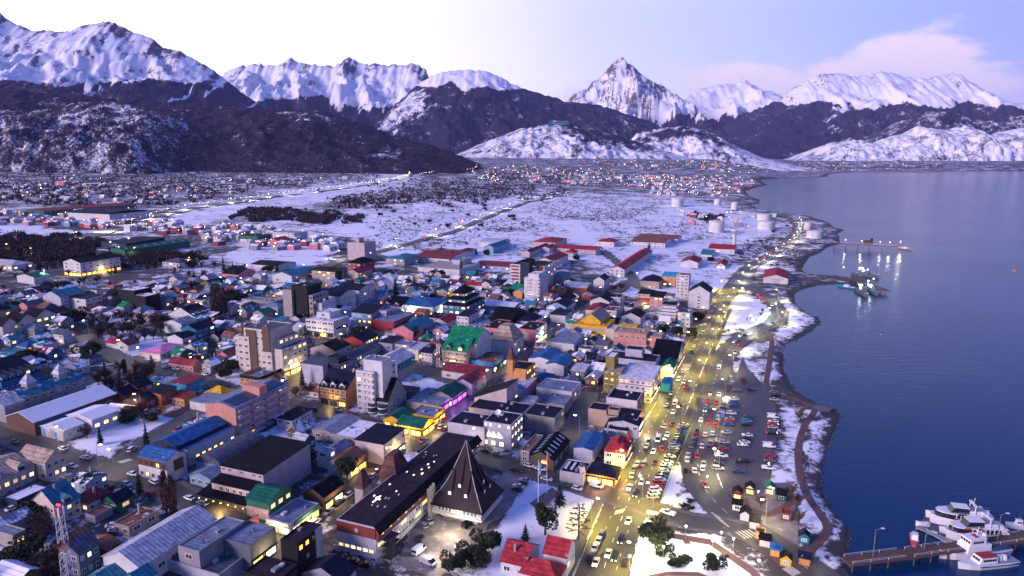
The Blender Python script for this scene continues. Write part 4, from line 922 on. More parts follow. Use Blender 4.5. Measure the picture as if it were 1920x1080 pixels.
# --- blue-roofed block and what surrounds it
B('white building with bright blue roofs, brown upper band and a long lit wing', v((256, 855), (311, 866), (350, 848), 8.5, 'gy', 2.2, 'white', 'blue', .02, (5, 2), (1, 1), .1), v((310, 838), (352, 852), (447, 803), 5, 'sY', 2, 'white', 'blue', .05, None, (9, 1), .75, lc='yw'), v((288, 828), (330, 838), (425, 793), 8, 'gx', 2, 'navy', 'blue', .03),
  cat='building', extra=both(slab('', [('f', 0, 1, .62, .95, mat('brown boards', (.10, .045, .035), .7), .12)]), slab('', [('r', .35, .8, .45, .9, MATS['brown boards'], .5)])))
B('barrel-roofed grey shed between the blue-roofed building and the mauve hall', v((359, 868), (413, 874), (492, 826), 5.0, 'bx', 3, 'lightblue', 'slate', .02), name='barrel_shed', cat='shed')
B('low grey workshop with a corrugated roof before the barrel-roofed shed', v((357, 889), (395, 899), (412, 884), 3.8, 'gx', 1.5, 'lightblue', 'tin', .08, (3, 1), None, 0), name='workshop', cat='workshop')
def porch(root, v0, a, b, h):
    for i in range(7):
        m = MB(); m.box(-a / 2 - 9.3, b * .55 - i * b * .17, 2.6, -a / 2 - 9.0, b * .55 - i * b * .17 + .35, 2.9); m.build('porch_lamp', M_YEL, root)
    m = MB(); m.loft([[(-a / 2 - 8.8, -b * .52, 3.4), (-a / 2 - 2, -b * .52, 4.4), (-a / 2 - 2, b * .65, 4.4), (-a / 2 - 8.8, b * .65, 3.4)], [(-a / 2 - 8.8, -b * .52, 3.6), (-a / 2 - 2, -b * .52, 4.7), (-a / 2 - 2, b * .65, 4.7), (-a / 2 - 8.8, b * .65, 3.6)]]); m.build('porch_roof', roof_mat('black', 0), root)
    LIGHTS.append((root, (-a / 2 - 10.5, 0, 3.0), b, (1, .66, .2), 2.2))
B('mauve casino-like hall with stepped black roofs and a lit entrance porch', v((413, 873), (493, 890), (588, 838), 10.5, 'sx', 1.2, 'mauve', 'black', 0, (7, 1, 8.6), None, 0), v((386, 910), (470, 921), (497, 897), 6.5, 'sx', 2.2, 'mauve', 'black', 0, (6, 1, 3.5), None, 0), name='hall', cat='hall', extra=both(porch, sign('f', 'CASINO', .35, 5.2, 1.5, mat('blue neon', (.1, .2, .8), .4, emit=(.05, .2, 1, 4.0)))))
B('green-sided gabled building with a pale billboard over its street front', v((466, 931), (504, 944), (541, 915), 8.4, 'gy', 2.2, 'green', 'dkgreen', 0, None, (3, 1, 5), 1, lc='w'), name='gabled_building', cat='building', extra=slab('', [('f', .02, .98, .30, .72, mat('billboard print', (.60, .50, .42), .7, noise=1, nscale=.8, col2=(.30, .12, .14)), .25), ('r', 0, 1, 0, .52, 'white', .1)]))
B('corner shop with a blue tin roof, white sign band and green hexagonal corner', v((505, 968), (545, 982), (606, 945), 4.6, 'flat', 0, 'white', 'tin', .0, None, None, 0, 'fr', sc='wyc', sw=2.0, aw=M_TRIM), name='corner_shop', cat='shop', extra=slab('', [('f', 0, .95, .72, .98, 'white', .5), ('r', .1, 1, .72, .98, 'green', .5)]))
B('brown gabled tavern trimmed with glowing bulbs next to the corner shop', v((578, 918), (607, 933), (645, 907), 5.4, 'gx', 2.4, 'brown', 'black', .03, None, None, 0, 'r', sc='wc', sw=1.6), name='tavern', cat='tavern')
B('white building with a rusty roof and yellow lit shopfront by the street', v((617, 862), (654, 872), (692, 850), 5.6, 'gx', 1.8, 'white', 'rust', .05, (1, 1), None, .3, 'r', sc='yyo', sw=1.8), name='shop', cat='shop', extra=slab('', [('r', 0, 1, .5, .95, 'brown', .15)]))
B('small white flat cube house behind the rusty-roofed shop', v((590, 845), (617, 848), (627, 840), 7, 'flat', 0, 'white', 'tin', .2, (1, 1, 4), (1, 1, 4)), name='house', cat='house')
B('corner store with a navy slab roof, pale side wall and glowing glass front', v((676, 817), (719, 834), (761, 806), 8.6, 'sx', .6, 'mauve', 'navy', 0, None, (5, 1, 4.4), .5, 'r', sc='ycg', sw=2.2), name='store', cat='store')
B('flat-roofed building under patchy melting snow behind the corner store', v((628, 806), (672, 823), (720, 794), 4.8, 'flat', 0, 'concrete', 'snow', .35), name='flat_roofed_building', cat='building')
B('long shed with rust-streaked blue tin roof beside the patchy snow roof', v((589, 803), (628, 813), (660, 781), 4, 'gx', .8, 'concrete', 'tin', .05, (2, 1), None, .3), name='shed', cat='shed')
B('small white two-storey house with navy roof by a snowy yard', v((529, 779), (547, 789), (587, 769), 5.2, 'sx', .4, 'white', 'navy', .1, (2, 2), (7, 2), 0), name='house', cat='house')
B('tiny red shack with snowy roof by the white two-storey house', v((503, 781), (522, 787), (536, 777), 2.8, 'gx', .8, 'red', 'snow', .6), name='shack', cat='shack')
def solar(root, v0, a, b, h):
    r = v0['rise']; sl = r / (b / 2)
    for k, (u0, u1) in enumerate(((.04, .42), (.60, .96))):
        m = MB(); x0, x1 = -a / 2 + a * u0, -a / 2 + a * u1; y0, y1 = -b * .42, -b * .06
        z0, z1 = h + (b / 2 + y0) * sl + .30, h + (b / 2 + y1) * sl + .30
        m.loft([[(x0, y0, z0), (x1, y0, z0), (x1, y1, z1), (x0, y1, z1)], [(x0, y0, z0 + .12), (x1, y0, z0 + .12), (x1, y1, z1 + .12), (x0, y1, z1 + .12)]]); m.build('solar_panel', M_GLASS, root)
    m = MB(); m.box(-a * .05, -b * .5 + .3, h - .5, a * .09, b * .1, h + r + 2.6); m.build('stair_tower', wall_mat('salmon'), root)
B('five-storey salmon pink hotel with dark roof panels and white balconies', v((394, 752), (441, 766), (523, 718), 14.5, 'gx', 1.6, 'salmon', 'tin', .02, None, (9, 5), .12), cat='hotel', name='hotel_block', extra=both(solar, balconies(5, 4, 'r', 'lav')))
B('orange cafe building with a black parapet beside the salmon hotel', v((455, 699), (487, 707), (529, 688), 5.6, 'flat', 0, 'orange', 'tin', .03, (4, 1), (4, 1), .2, para=1.6), name='cafe', cat='cafe', extra=slab('', [('f', 0, 1, .68, 1, 'black', .25), ('r', 0, 1, .68, 1, 'black', .25)]))
B('big beige stepped hotel with a brown stone strip and yellow lit ground floor', v((463, 612), (506, 620), (541, 605), 25, 'flat', 0, 'cream', 'slate', .02, (5, 8), None, .05, fr='w'), v((502, 644), (529, 656), (572, 638), 15.5, 'flat', 0, 'cream', 'slate', .02, None, (5, 4, 3), .42, 'r', sc='yyo', sw=2.4), v((436, 643), (453, 643), (472, 630), 15, 'flat', 0, 'cream', 'slate', .02, (3, 5), None, .2), v((448, 628), (466, 632), (480, 625), 20, 'flat', 0, 'cream', 'slate', .02, (2, 6), None, .1), v((504, 630), (522, 636), (556, 622), 20, 'flat', 0, 'cream', 'navy', .02, None, (4, 1, 16), .8),
  name='stepped_hotel', cat='hotel', extra=slab('', [('f', .10, .48, .0, .97, mat('brown stone strip', (.13, .085, .06), .85, noise=1, nscale=.8), .5), ('f', .72, .98, .55, 1.08, MATS['brown stone strip'], .5)]))
B('windowless grey cube building with slate roof beside the stepped hotel', v((572, 677), (605, 686), (617, 673), 11, 'sx', .5, 'lav', 'slate', .0), name='cube_building', cat='building')
B('dark slate house with mauve side wall behind the half-timbered inn', v((616, 676), (638, 684), (658, 671), 11.5, 'flat', 0, 'mauve', 'navy', 0, None, (5, 3), .15), v((616, 668), (634, 672), (648, 664), 14, 'flat', 0, 'navy', 'navy', 0), name='slate_house', cat='house', extra=slab('', [('f', 0, 1, .55, 1, 'navy', .12), ('r', 0, 1, 0, 1, 'slate', .08)]))
def timber(root, v0, a, b, h):
    for i in range(7):
        m = MB(); y = b / 2 - b * i / 6; m.box(-a / 2 - .1, y - .12, 3.2, -a / 2 - .02, y + .12, h); m.build('timber_post', mat('dark timber', (.07, .03, .02), .7), root)
    for z in (3.2, 6.2, h - .2):
        m = MB(); m.box(-a / 2 - .11, -b / 2, z - .1, -a / 2 - .02, b / 2, z + .12); m.build('timber_beam', MATS['dark timber'], root)
B('orange half-timbered inn with three white dormers and a lit shop', v((598, 724), (649, 731), (668, 706), 9, 'gy', 6, 'orange', 'navy', .02, (5, 3), None, .1, 'f', sc='kkw', sw=1.2), name='half_timbered_inn', cat='inn', extra=both(timber, dormers(3, 'f', 'white')))
B('white nine-storey tower block with a lift head, before the pale-roofed gym', v((668, 693), (700, 698), (742, 676), 19.5, 'flat', 0, 'white', 'tin', .05, (3, 7), (4, 6), .06), v((684, 672), (716, 678), (742, 670), 24.5, 'flat', 0, 'white', 'tin', .1), name='tower_block', cat='tower block', extra=balconies(7, 3, 'f', 'white', .34, 1))
B('gym with a pale rust-streaked roof, blue upper walls and stone base', v((714, 669), (744, 683), (783, 666), 10, 'gx', 3, 'concrete', 'pale', .12, None, (5, 1, 6), 0), name='gym', cat='gym', extra=slab('', [('r', 0, 1, .55, .98, 'teal', .12)]))
def rounds(root, v0, a, b, h):
    for i, k in enumerate((.30, -.25)):
        m = MB(); m.cyl(-a / 2 - .6, b * k, -3, 5.0, 2.1, n=14); m.build('round_bay', M_GLASS, root)
        for z in (.8, 3.4):
            q = MB(); q.cyl(-a / 2 - .6, b * k, z, z + .5, 2.25, n=14); q.build('bay_band', M_TRIM, root)
B('black glass-roofed steep gable building with two round glazed bays', v((690, 749), (727, 753), (752, 730), 6.5, 'gy', 8.5, 'grey', 'black', .04, None, (3, 2), .05), name='steep_gable', cat='building', extra=rounds)
B('yellow-walled pub with green roofs and a lit gable at the street corner', v((740, 797), (792, 803), (811, 786), 4.4, 'gy', 2.4, 'yellow', 'dkgreen', 0, None, None, 0, 'fr', sc='yoy', sw=2.6), v((722, 782), (752, 790), (770, 770), 4.2, 'gx', 1.8, 'yellow', 'dkgreen', 0, (2, 1), None, .8), v((765, 776), (811, 782), (832, 764), 4.8, 'flat', 0, 'yellow', 'tin', .05, None, None, 0, 'r', sc='yo', sw=1.2), name='pub', cat='pub')
B('long low row of blue tin shop roofs behind the yellow pub', v((769, 747), (822, 761), (876, 737), 4.6, 'flat', 0, 'concrete', 'tin', .15, None, None, 0, 'r', sc='vyc', sw=1.2), name='shop_row', cat='shops')
B('green-roofed house with violet lights along its street wall', v((811, 737), (848, 746), (880, 728), 4.4, 'gx', 2.4, 'concrete', 'dkgreen', 0, (1, 1), None, .2, 'r', sc='vv', sw=1.0), name='green_roofed_house', cat='house')
B('old house with long maroon roofs round a courtyard', v((828, 694), (905, 704), (916, 691), 5, 'gy', 3, 'white', 'maroon', .04, (3, 1), (1, 1), .2), v((866, 706), (884, 720), (901, 699), 6, 'gx', 2, 'white', 'maroon', .06, (1, 2), (2, 2), .05), name='courtyard_house', cat='house')
B('tan three-storey inn with bright green roof, front gables and lit arcade', v((824, 657), (874, 660), (892, 643), 10.5, 'gy', 5.5, 'tan', 'green', .02, (7, 3), None, .05, 'f', sc='ccg', sw=2.0), name='inn', cat='inn', extra=both(dormers(2, 'f', 'tan'), balconies(3, 3, 'f', 'grey')))
B('second bright green-roofed block with white gable wall behind the tan inn', v((845, 634), (893, 645), (917, 628), 13.5, 'gy', 6.5, 'white', 'green', .02, (6, 1, 11), (2, 3), .02), name='gabled_block', cat='building')
B('white building with a tall brown truncated pyramid roof', v((922, 634), (963, 641), (978, 628), 9.5, 'mans', 8, 'white', 'tan', .02, None, (3, 2), .3), name='pyramid_roofed_building', cat='building')
B('royal blue corner building with a rusty tin roof', v((876, 673), (925, 680), (956, 664), 655 and 6.0, 'flat', 0, 'blue', 'rust', .16, (2, 1), (5, 1), .25, 'fr', sc='kpc', sw=1.0), name='corner_building', cat='building')
def spire(root, v0, a, b, h):
    m = MB(); m.box(-a / 2 - 1, b / 2 - 2.5, -4, -a / 2 + 2.2, b / 2 + .8, h + 4.5); m.build('bell_tower', wall_mat('orange'), root)
    q = MB(); X, Y = -a / 2 + .6, b / 2 - .85; q.loft([[(X - 2, Y - 2, h + 4.5), (X + 2, Y - 2, h + 4.5), (X + 2, Y + 2, h + 4.5), (X - 2, Y + 2, h + 4.5)], [(X - .05, Y - .05, h + 11.5), (X + .05, Y - .05, h + 11.5), (X + .05, Y + .05, h + 11.5), (X - .05, Y + .05, h + 11.5)]]); q.build('spire', roof_mat('brown', 0), root)
    f = MB(); f.loft([[(-a / 2 - 2.5, -b / 2 - .5, -3), (a / 2, -b / 2 - .5, -3), (a / 2, b / 2 + 5, -3), (-a / 2 - 2.5, b / 2 + 5, -3)], [(-a / 2 - .5, -b / 2 + .2, h - 1), (a / 2 - .5, -b / 2 + .2, h - 1), (a / 2 - .5, b / 2 - .5, h - 1), (-a / 2 - .5, b / 2 - .5, h - 1)]]); f.build('sloped_front', wall_mat('orange'), root)
B('orange tapering building with a brown spire and yellow lit windows', v((958, 686), (987, 693), (1016, 681), 12, 'flat', 0, 'orange', 'black', .0, None, (4, 3), .5, lc='yo'), name='spired_building', cat='building', extra=spire)
B('deep pink block with a blank lavender panel and lit white side', v((976, 613), (1004, 619), (1020, 604), 10, 'flat', 0, 'pink', 'black', .0, None, (4, 3), .55, 'r', sc='gcy', sw=2.2), name='pink_block', cat='building', extra=both(slab('', [('f', .25, .65, .30, .78, 'lav', .15), ('r', 0, 1, 0, 1, 'white', .08)])), chim=2)
B('smaller pink block with black roof next to the pyramid-roofed building', v((908, 612), (932, 616), (952, 600), 8, 'flat', 0, 'pink', 'black', .02), name='pink_block', cat='building', chim=2)
B('black steep-roofed hall behind the smaller pink block', v((922, 597), (958, 603), (977, 584), 7, 'gy', 6, 'black', 'black', 0), name='hall', cat='hall')
B('navy hip-roofed house between the black hall and the shopping street', v((972, 598), (1000, 603), (1010, 592), 7, 'hip', 4, 'lav', 'navy', 0), name='hip_roofed_house', cat='house')
B('white four-storey corner house with navy roof near the teal hotel', v((856, 592), (878, 594), (894, 584), 9.5, 'sx', .8, 'white', 'navy', .0, (3, 3), (1, 3), .0), name='corner_house', cat='house')
B('red-roofed white cottage across from the bright corner store', v((822, 597), (838, 606), (847, 594), 4, 'gx', 2.6, 'white', 'red', .03, (1, 1), (3, 1)), name='cottage', cat='cottage')
def pagoda(root, v0, a, b, h):
    for z, s, hh in ((h + .1, .74, 3.4), (h + 4.2, .50, 3.0)):
        m = MB(); m.box(-a / 2 * s, -b / 2 * s, z, a / 2 * s, b / 2 * s, z + hh); m.build('upper_storey', wall_mat('teal'), root)
        for f, sp in (('f', b * s), ('r', a * s)):
            for i in range(4): window(root, f, a * s, b * s, sp * (i + .5) / 4, z + 1.7, sp / 6, 1.2, rw.choice('kpwk'), 'w')
    for z, s0, s1, dz in ((h - .3, 1.06, .74, 1.5), (h + 3.5, .82, .50, 1.5), (h + 7.1, .60, .02, 4.6)):
        q = MB(); q.loft([[(X * a / 2 * s, Y * b / 2 * s, zz) for X, Y in ((-1, -1), (1, -1), (1, 1), (-1, 1))] for s, zz in ((s0, z), (s0, z + .15), (s1, z + dz))]); q.build('tier_roof', roof_mat('black', 0), root)
B('teal hotel with tiers of dark hipped roofs like a pagoda', v((839, 566), (874, 574), (899, 557), 10.5, 'flat', 0, 'teal', 'black', 0, (4, 3), (5, 3), .25), name='tiered_hotel', cat='hotel', extra=pagoda)
B('blue hip-roofed supermarket with greenish lit glass walls', v((753, 564), (812, 576), (830, 560), 7, 'hip', 3.5, 'white', 'blue', .02, None, None, 0, 'fr', sc='ggc', sw=3.0, aw=M_TRIM), name='supermarket', cat='supermarket')
B('white chalet with black roof and twin pointed dormers behind the blue supermarket', v((722, 570), (752, 575), (760, 560), 5, 'gy', 4.5, 'white', 'black', .02), name='chalet', cat='chalet', extra=dormers(2, 'f', 'white'))
B('blue-grey college block with a navy pitched roof', v((660, 585), (697, 589), (717, 570), 7.5, 'gy', 3, 'lightblue', 'navy', 0, (4, 2), None, .2), name='college_block', cat='school')
B('lavender flat-roofed block with a long red wing along the street', v((696, 578), (724, 583), (746, 576), 9, 'flat', 0, 'lav', 'tin', .05, (4, 2), (3, 2), .08), v((697, 599), (738, 604), (784, 586), 6.5, 'flat', 0, 'red', 'tin', .05, None, (8, 1, 2.5), .15), name='flat_roofed_block', cat='building', extra=slab('', []))
B('white five-storey office block with ribbon windows and a roof cabin', v((577, 596), (625, 603), (643, 591), 10.8, 'flat', 0, 'white', 'white', .1, (5, 3), (1, 1), .12, 'f', sc='kyk', rib=1), v((598, 583), (618, 587), (632, 579), 14, 'flat', 0, 'white', 'white', .1, (1, 1, 11), None, 0), name='office_block', cat='office block')
B('tall windowless black slab tower with bare concrete flanks', v((546, 535), (575, 538), (592, 530), 24, 'flat', 0, 'black', 'black', 0), v((531, 542), (546, 544), (556, 537), 21, 'flat', 0, 'concrete', 'tin', 0), v((577, 552), (586, 554), (611, 545), 18.5, 'flat', 0, 'concrete', 'snow', .4, (2, 5), (5, 3, 8), .05, fr='d'), v((588, 566), (603, 569), (626, 560), 13, 'flat', 0, 'white', 'snow', .4, None, (4, 3), .06), name='slab_tower', cat='tower block')
B('white apartment house with navy gables next to the black slab tower', v((600, 548), (638, 556), (655, 546), 12.5, 'gy', 3, 'white', 'navy', 0, (3, 5), (4, 5), .1), name='apartment_house', cat='apartments', extra=balconies(5, 2, 'r', 'white'))
B('white apartment house with teal side and navy roof behind the office block', v((640, 538), (673, 545), (689, 535), 12.5, 'gy', 3, 'white', 'navy', 0, (3, 5), (4, 5), .1), name='apartment_house', cat='apartments', extra=slab('', [('f', 0, .45, 0, 1, 'teal', .1)]))
B('brown and tan five-storey apartments with dark roof beside the maroon-roofed flats', v((588, 504), (628, 510), (652, 504), 11.5, 'sx', .6, 'tan', 'black', 0, (6, 5), (3, 5), .15), name='apartments', cat='apartments', extra=slab('', [('r', 0, .55, 0, 1, 'black', .12), ('f', .0, .12, 0, 1, 'black', .12)]))
B('tan flats with steep maroon roofs beside the brown apartments', v((652, 509), (672, 512), (688, 504), 10, 'gx', 3, 'tan', 'maroon', 0, (3, 4), (4, 4), .1), name='flats', cat='apartments')
B('dark red tower house with black hipped roof', v((657, 491), (676, 494), (693, 487), 10, 'hip', 4, 'red', 'black', 0, (3, 3), (2, 2), .1), name='tower_house', cat='house')
B('tall blank pinkish slab block by the snowy plain', v((652, 454), (683, 456), (693, 451), 19, 'flat', 0, 'mauve', 'tan', 0, None, (3, 6), .1), v((664, 447), (673, 447), (678, 445), 22.5, 'flat', 0, 'mauve', 'tan', 0), name='slab_block', cat='tower block')
B('long blank white store wall with a raised end block', v((789, 499), (861, 506), (871, 491), 6, 'flat', 0, 'white', 'concrete', .1), v((854, 485), (867, 488), (876, 482), 10, 'flat', 0, 'lav', 'tin', .1), name='store', cat='store')
B('grey villa with a blue-grey hipped roof at the edge of the plain', v((738, 480), (758, 486), (770, 477), 7, 'hip', 3, 'grey', 'teal', .1, (3, 2), (2, 2), .1), name='villa', cat='house')
B('sprawling school with low maroon roofs and white walls by dark trees', v((786, 478), (842, 486), (869, 470), 4.6, 'gy', 2.6, 'white', 'maroon', .03, (6, 1), (4, 1), .2), v((858, 470), (872, 473), (880, 466), 4.4, 'hip', 2, 'white', 'maroon', .03), name='school', cat='school')
B('eight-storey hotel with red and white balcony rows and dark piers', v((962, 493), (1021, 499), (1038, 489), 20, 'flat', 0, 'white', 'black', 0, (8, 7), (4, 7), .3), v((978, 489), (992, 491), (1000, 486), 24, 'hip', 2, 'navy', 'black', 0), name='balcony_hotel', cat='hotel', extra=both(balconies(7, 4, 'f', 'red'), slab('', [('f', .36, .48, 0, 1.03, 'brown', .9), ('f', .80, .93, 0, 1.03, 'brown', .9)])))
B('slender white tower block with rounded end before the balcony hotel', v((985, 519), (1012, 522), (1023, 514), 19, 'flat', 0, 'white', 'white', .2, (4, 7), None, .25, 'f', sc='yw', sw=.8), v((990, 513), (1010, 514), (1020, 509), 22, 'flat', 0, 'white', 'white', .2), name='white_tower', cat='tower block', extra=balconies(7, 2, 'f', 'white'))
B('white hospital-like block with a long maroon gable roof', v((1018, 483), (1037, 490), (1058, 477), 9, 'gx', 3, 'white', 'maroon', 0, None, (5, 3), .3), name='gabled_block', cat='building')
B('domed hub of the old prison with low red octagon roof', v((997, 453), (1041, 455), (1046, 446), 7.5, 'hip', 3, 'mauve', 'red', .06), name='prison_hub', cat='prison')
B('long pink prison wing with small windows and red roof', v((1042, 463), (1117, 469), (1124, 463), 6.5, 'gy', 2.6, 'mauve', 'red', .08, (22, 2), (2, 2), .05), name='prison_wing', cat='prison')
B('short pink prison wing running toward the town with rust-red roof', v((985, 471), (993, 473), (1022, 459), 6, 'gx', 2.2, 'mauve', 'maroon', .05, None, (6, 1), .05), name='prison_wing', cat='prison')
B('middle prison wing sloping to the white hospital-like block', v((1022, 462), (1030, 466), (1050, 461), 6, 'gx', 2.2, 'mauve', 'maroon', .05, None, (4, 1), .05), name='prison_wing', cat='prison')
B('small pink gatehouse with pointed red roof by the round dark tree', v((1057, 473), (1075, 474), (1082, 470), 6, 'hip', 3, 'mauve', 'red', .02, (4, 2), (2, 2), .1), name='gatehouse', cat='gatehouse')
B('white hall with tall windows and red hipped roof on the snowfield', v((1120, 452), (1151, 454), (1160, 449), 6.2, 'hip', 3, 'white', 'red', .02, (3, 1), (2, 1), 0), name='hall', cat='hall')
B('very long white naval barracks with a red gable roof', v((1147, 502), (1171, 506), (1219, 470), 6, 'gx', 3.2, 'white', 'red', .08, (3, 2), (16, 1), .06), name='barracks', cat='barracks')
B('wide white barracks with rust-red roof across the parade ground', v((1186, 451), (1247, 456), (1262, 446), 6, 'gy', 3, 'white', 'rust', .05, (9, 2), None, .05), v((1196, 444), (1270, 448), (1280, 442), 6, 'gy', 3, 'white', 'rust', .05), name='barracks', cat='barracks')
B('white house with plain red roof alone on the snow', v((1281, 487), (1309, 493), (1313, 484), 6, 'gx', 3, 'white', 'maroon', .0, (1, 1), (2, 1), 0), name='house', cat='house')
B('long white hall with dark red roof next to a white silo', v((1329, 465), (1377, 468), (1384, 461), 6, 'gy', 3.6, 'white', 'red', .0, (4, 1), None, .2), name='hall', cat='hall')
B('little green A-frame house before the dark red hall', v((1315, 476), (1335, 478), (1339, 471), 2.5, 'gy', 4, 'white', 'teal', 0), name='house', cat='house')
B('small pink cottage with red roof beside the coast road', v((1344, 497), (1360, 499), (1366, 490), 3.2, 'gx', 3, 'white', 'red', .06, (2, 1), None, .3), name='cottage', cat='cottage')
B('dark red and cream apartments with black flat roof near the square', v((1197, 549), (1220, 552), (1233, 546), 11.5, 'sx', .8, 'tan', 'black', 0, (3, 4), (2, 4), .15, 'f', sc='cy', sw=1.2), name='apartments', cat='apartments', extra=slab('', [('f', 0, 1, .42, .72, 'red', .12)]))
B('salmon apartments with sloping black roof next to the dark red apartments', v((1219, 555), (1243, 558), (1256, 551), 11, 'sx', 1.4, 'salmon', 'black', 0, (3, 4), (3, 4), .2), name='apartments', cat='apartments')
B('white block with dark horizontal bands and curved roof behind three round trees', v((1241, 569), (1268, 573), (1279, 566), 14, 'flat', 0, 'white', 'black', 0, None, (2, 5), .3, para=.2), v((1273, 582), (1294, 587), (1302, 580), 10.5, 'flat', 0, 'white', 'slate', 0, (3, 3), None, .1), name='banded_block', cat='apartments', extra=slab('', [('f', 0, 1, z, z + .035, 'navy', .2) for z in (.1, .28, .45, .62, .79, .95)]))
B('white five-sided gable building with a central window strip by the avenue', v((1296, 540), (1331, 549), (1338, 540), 13.5, 'gx', 5, 'white', 'black', 0, (1, 5), (3, 4), .05), name='gabled_hotel', cat='hotel')
B('slim white ten-storey tower with dark windows by the parade ground', v((1269, 514), (1292, 516), (1297, 512), 21, 'flat', 0, 'white', 'maroon', 0, (3, 8), (1, 7), .05), name='slim_tower', cat='tower block')
B('orange and cyan modern house beside the slim white tower', v((1241, 517), (1267, 519), (1272, 513), 10, 'sx', 1.2, 'orange', 'cyan', 0, (2, 2), None, .1), name='modern_house', cat='house')
B('beige house with a dark hipped roof and small dome by the orange house', v((1202, 525), (1236, 528), (1241, 520), 7, 'hip', 4, 'tan', 'navy', 0, (5, 2), None, .2), name='hip_roofed_house', cat='house')
B('white cinema-like hall with stepped gable and dark roof', v((1108, 562), (1142, 566), (1151, 555), 7.5, 'gx', 3.4, 'white', 'black', 0), v((1142, 556), (1163, 558), (1168, 551), 9, 'flat', 0, 'white', 'black', 0, (4, 3), None, .0), name='hall', cat='hall')
B('white gable-ended block by the prison road junction', v((1117, 522), (1133, 526), (1141, 519), 10, 'gx', 3, 'white', 'navy', 0, None, (2, 3), .1), name='gabled_house', cat='house')
B('cream building with broad maroon hipped roof and white lit balcony wing', v((1099, 579), (1134, 583), (1152, 572), 7, 'hip', 3, 'cream', 'maroon', .03, (2, 1), None, .1), v((1136, 578), (1156, 583), (1163, 575), 9, 'flat', 0, 'white', 'maroon', .02, (3, 3), None, .4), name='hip_roofed_building', cat='building')
B('white hall with black gable roof beside the dark red apartments', v((1168, 590), (1201, 596), (1209, 586), 6, 'gx', 3, 'white', 'black', 0), name='hall', cat='hall')
def arches(root, v0, a, b, h):
    for i in range(9):
        m = MB(); y = b / 2 - b * (i + .5) / 9; m.box(-a / 2 - .25, y - b / 24, h * .62, -a / 2 - .02, y + b / 24, h * .8); m.build('window_bay', M_PALEGL, root)
    for i in range(5):
        m = MB(); y = b / 2 - b * (i + .5) / 5; m.box(-a / 2 - .3, y - b / 13, .3, -a / 2 - .02, y + b / 13, h * .30); m.build('lit_arch', M_YEL, root)
    LIGHTS.append((root, (-a / 2 - 5, 0, 3.0), b, (1, .78, .2), 3.2)); LIGHTS.append((root, (0, b / 2 + 4, 3.5), b, (1, .72, .15), 3.0))
B('bright yellow church hall with glowing arches and cream gable', v((1077, 605), (1138, 613), (1163, 600), 8.5, 'flat', 0, 'yellow', 'yellow', .05), v((1095, 596), (1126, 603), (1140, 588), 10, 'gx', 4.5, 'yellow', 'tan', 0), v((1136, 615), (1158, 618), (1166, 610), 8, 'flat', 0, 'cream', 'pale', .2), name='church_hall', cat='church', extra=arches)
B('low yellow vaulted roof behind the salmon block', v((1163, 612), (1192, 619), (1200, 611), 6, 'by', 2, 'yellow', 'yellow', .04), name='vaulted_hall', cat='hall')
B('salmon three-storey block with a long blank end by the church hall', v((1152, 620), (1212, 627), (1220, 617), 11, 'flat', 0, 'salmon', 'salmon' if False else 'tan', 0, (6, 2), None, .1), v((1213, 626), (1240, 632), (1246, 624), 10, 'flat', 0, 'salmon', 'tan', 0, (2, 2), None, .3), name='salmon_block', cat='building')
B('black mansard block on the avenue with bright shop signs', v((1226, 662), (1270, 673), (1287, 648), 7.5, 'gy', 6.5, 'slate', 'black', 0, None, (5, 3), .15, 'r', sc='ccg', sw=3.2), name='mansard_block', cat='building')
B('lavender grey block with navy roof halves and a square roof cabin', v((1144, 661), (1229, 679), (1241, 666), 10, 'flat', 0, 'lav', 'navy', 0, (3, 2), (1, 2), 0), v((1174, 652), (1204, 657), (1212, 650), 13.5, 'flat', 0, 'lav', 'navy', 0), name='grey_block', cat='building')
B('olive stepped apartment block with deep balconies', v((1133, 693), (1165, 698), (1177, 684), 12.5, 'flat', 0, 'olive', 'concrete', .1, (3, 4), (3, 4), .12), v((1136, 668), (1152, 670), (1160, 661), 18, 'flat', 0, 'olive', 'snow', .3), name='stepped_block', cat='apartments', extra=balconies(4, 2, 'f', 'olive'))
B('white corner hotel with red floor bands and pale roof on the avenue', v((1163, 704), (1222, 715), (1243, 689), 11.5, 'sx', .5, 'white', 'white', .1, (6, 4), (7, 4), .1, 'r', sc='cy', sw=2.0), name='corner_hotel', cat='hotel', extra=slab('', [(f, 0, 1, z, z + .025, 'red', .14) for z in (.26, .50, .74, .97) for f in 'fr']))
B('white gabled house with green roof facing the avenue', v((1240, 684), (1262, 691), (1270, 678), 6.5, 'gx', 2, 'white', 'green', 0, None, None, 0, 'r', sc='cg', sw=1.5), name='gabled_house', cat='house')
B('cyan glass pavilion on the avenue corner below the green-roofed house', v((1242, 714), (1256, 720), (1262, 709), 4.5, 'hip', 1.2, 'cyan', 'cyan', 0), name='pavilion', cat='pavilion')
B('block with a big blank white wall and black glass avenue front', v((1137, 744), (1195, 752), (1208, 732), 9.5, 'flat', 0, 'white', 'navy', 0, None, None, 0, 'r', para=1.2, sc='cck', sw=2.5), name='blank_walled_block', cat='building', extra=slab('', [('r', 0, 1, .25, 1, M_GLASS, .2)]))
B('tan-walled block with stepped navy roofs below the blank white wall', v((1103, 765), (1137, 770), (1152, 758), 8, 'flat', 0, 'tan', 'navy', 0), v((1137, 778), (1195, 787), (1207, 768), 7, 'flat', 0, 'tan', 'navy', 0, None, None, 0, 'r', sc='oyc', sw=2.5), v((1140, 768), (1160, 770), (1166, 764), 9, 'flat', 0, 'tan', 'purple', 0), name='tan_block', cat='building')
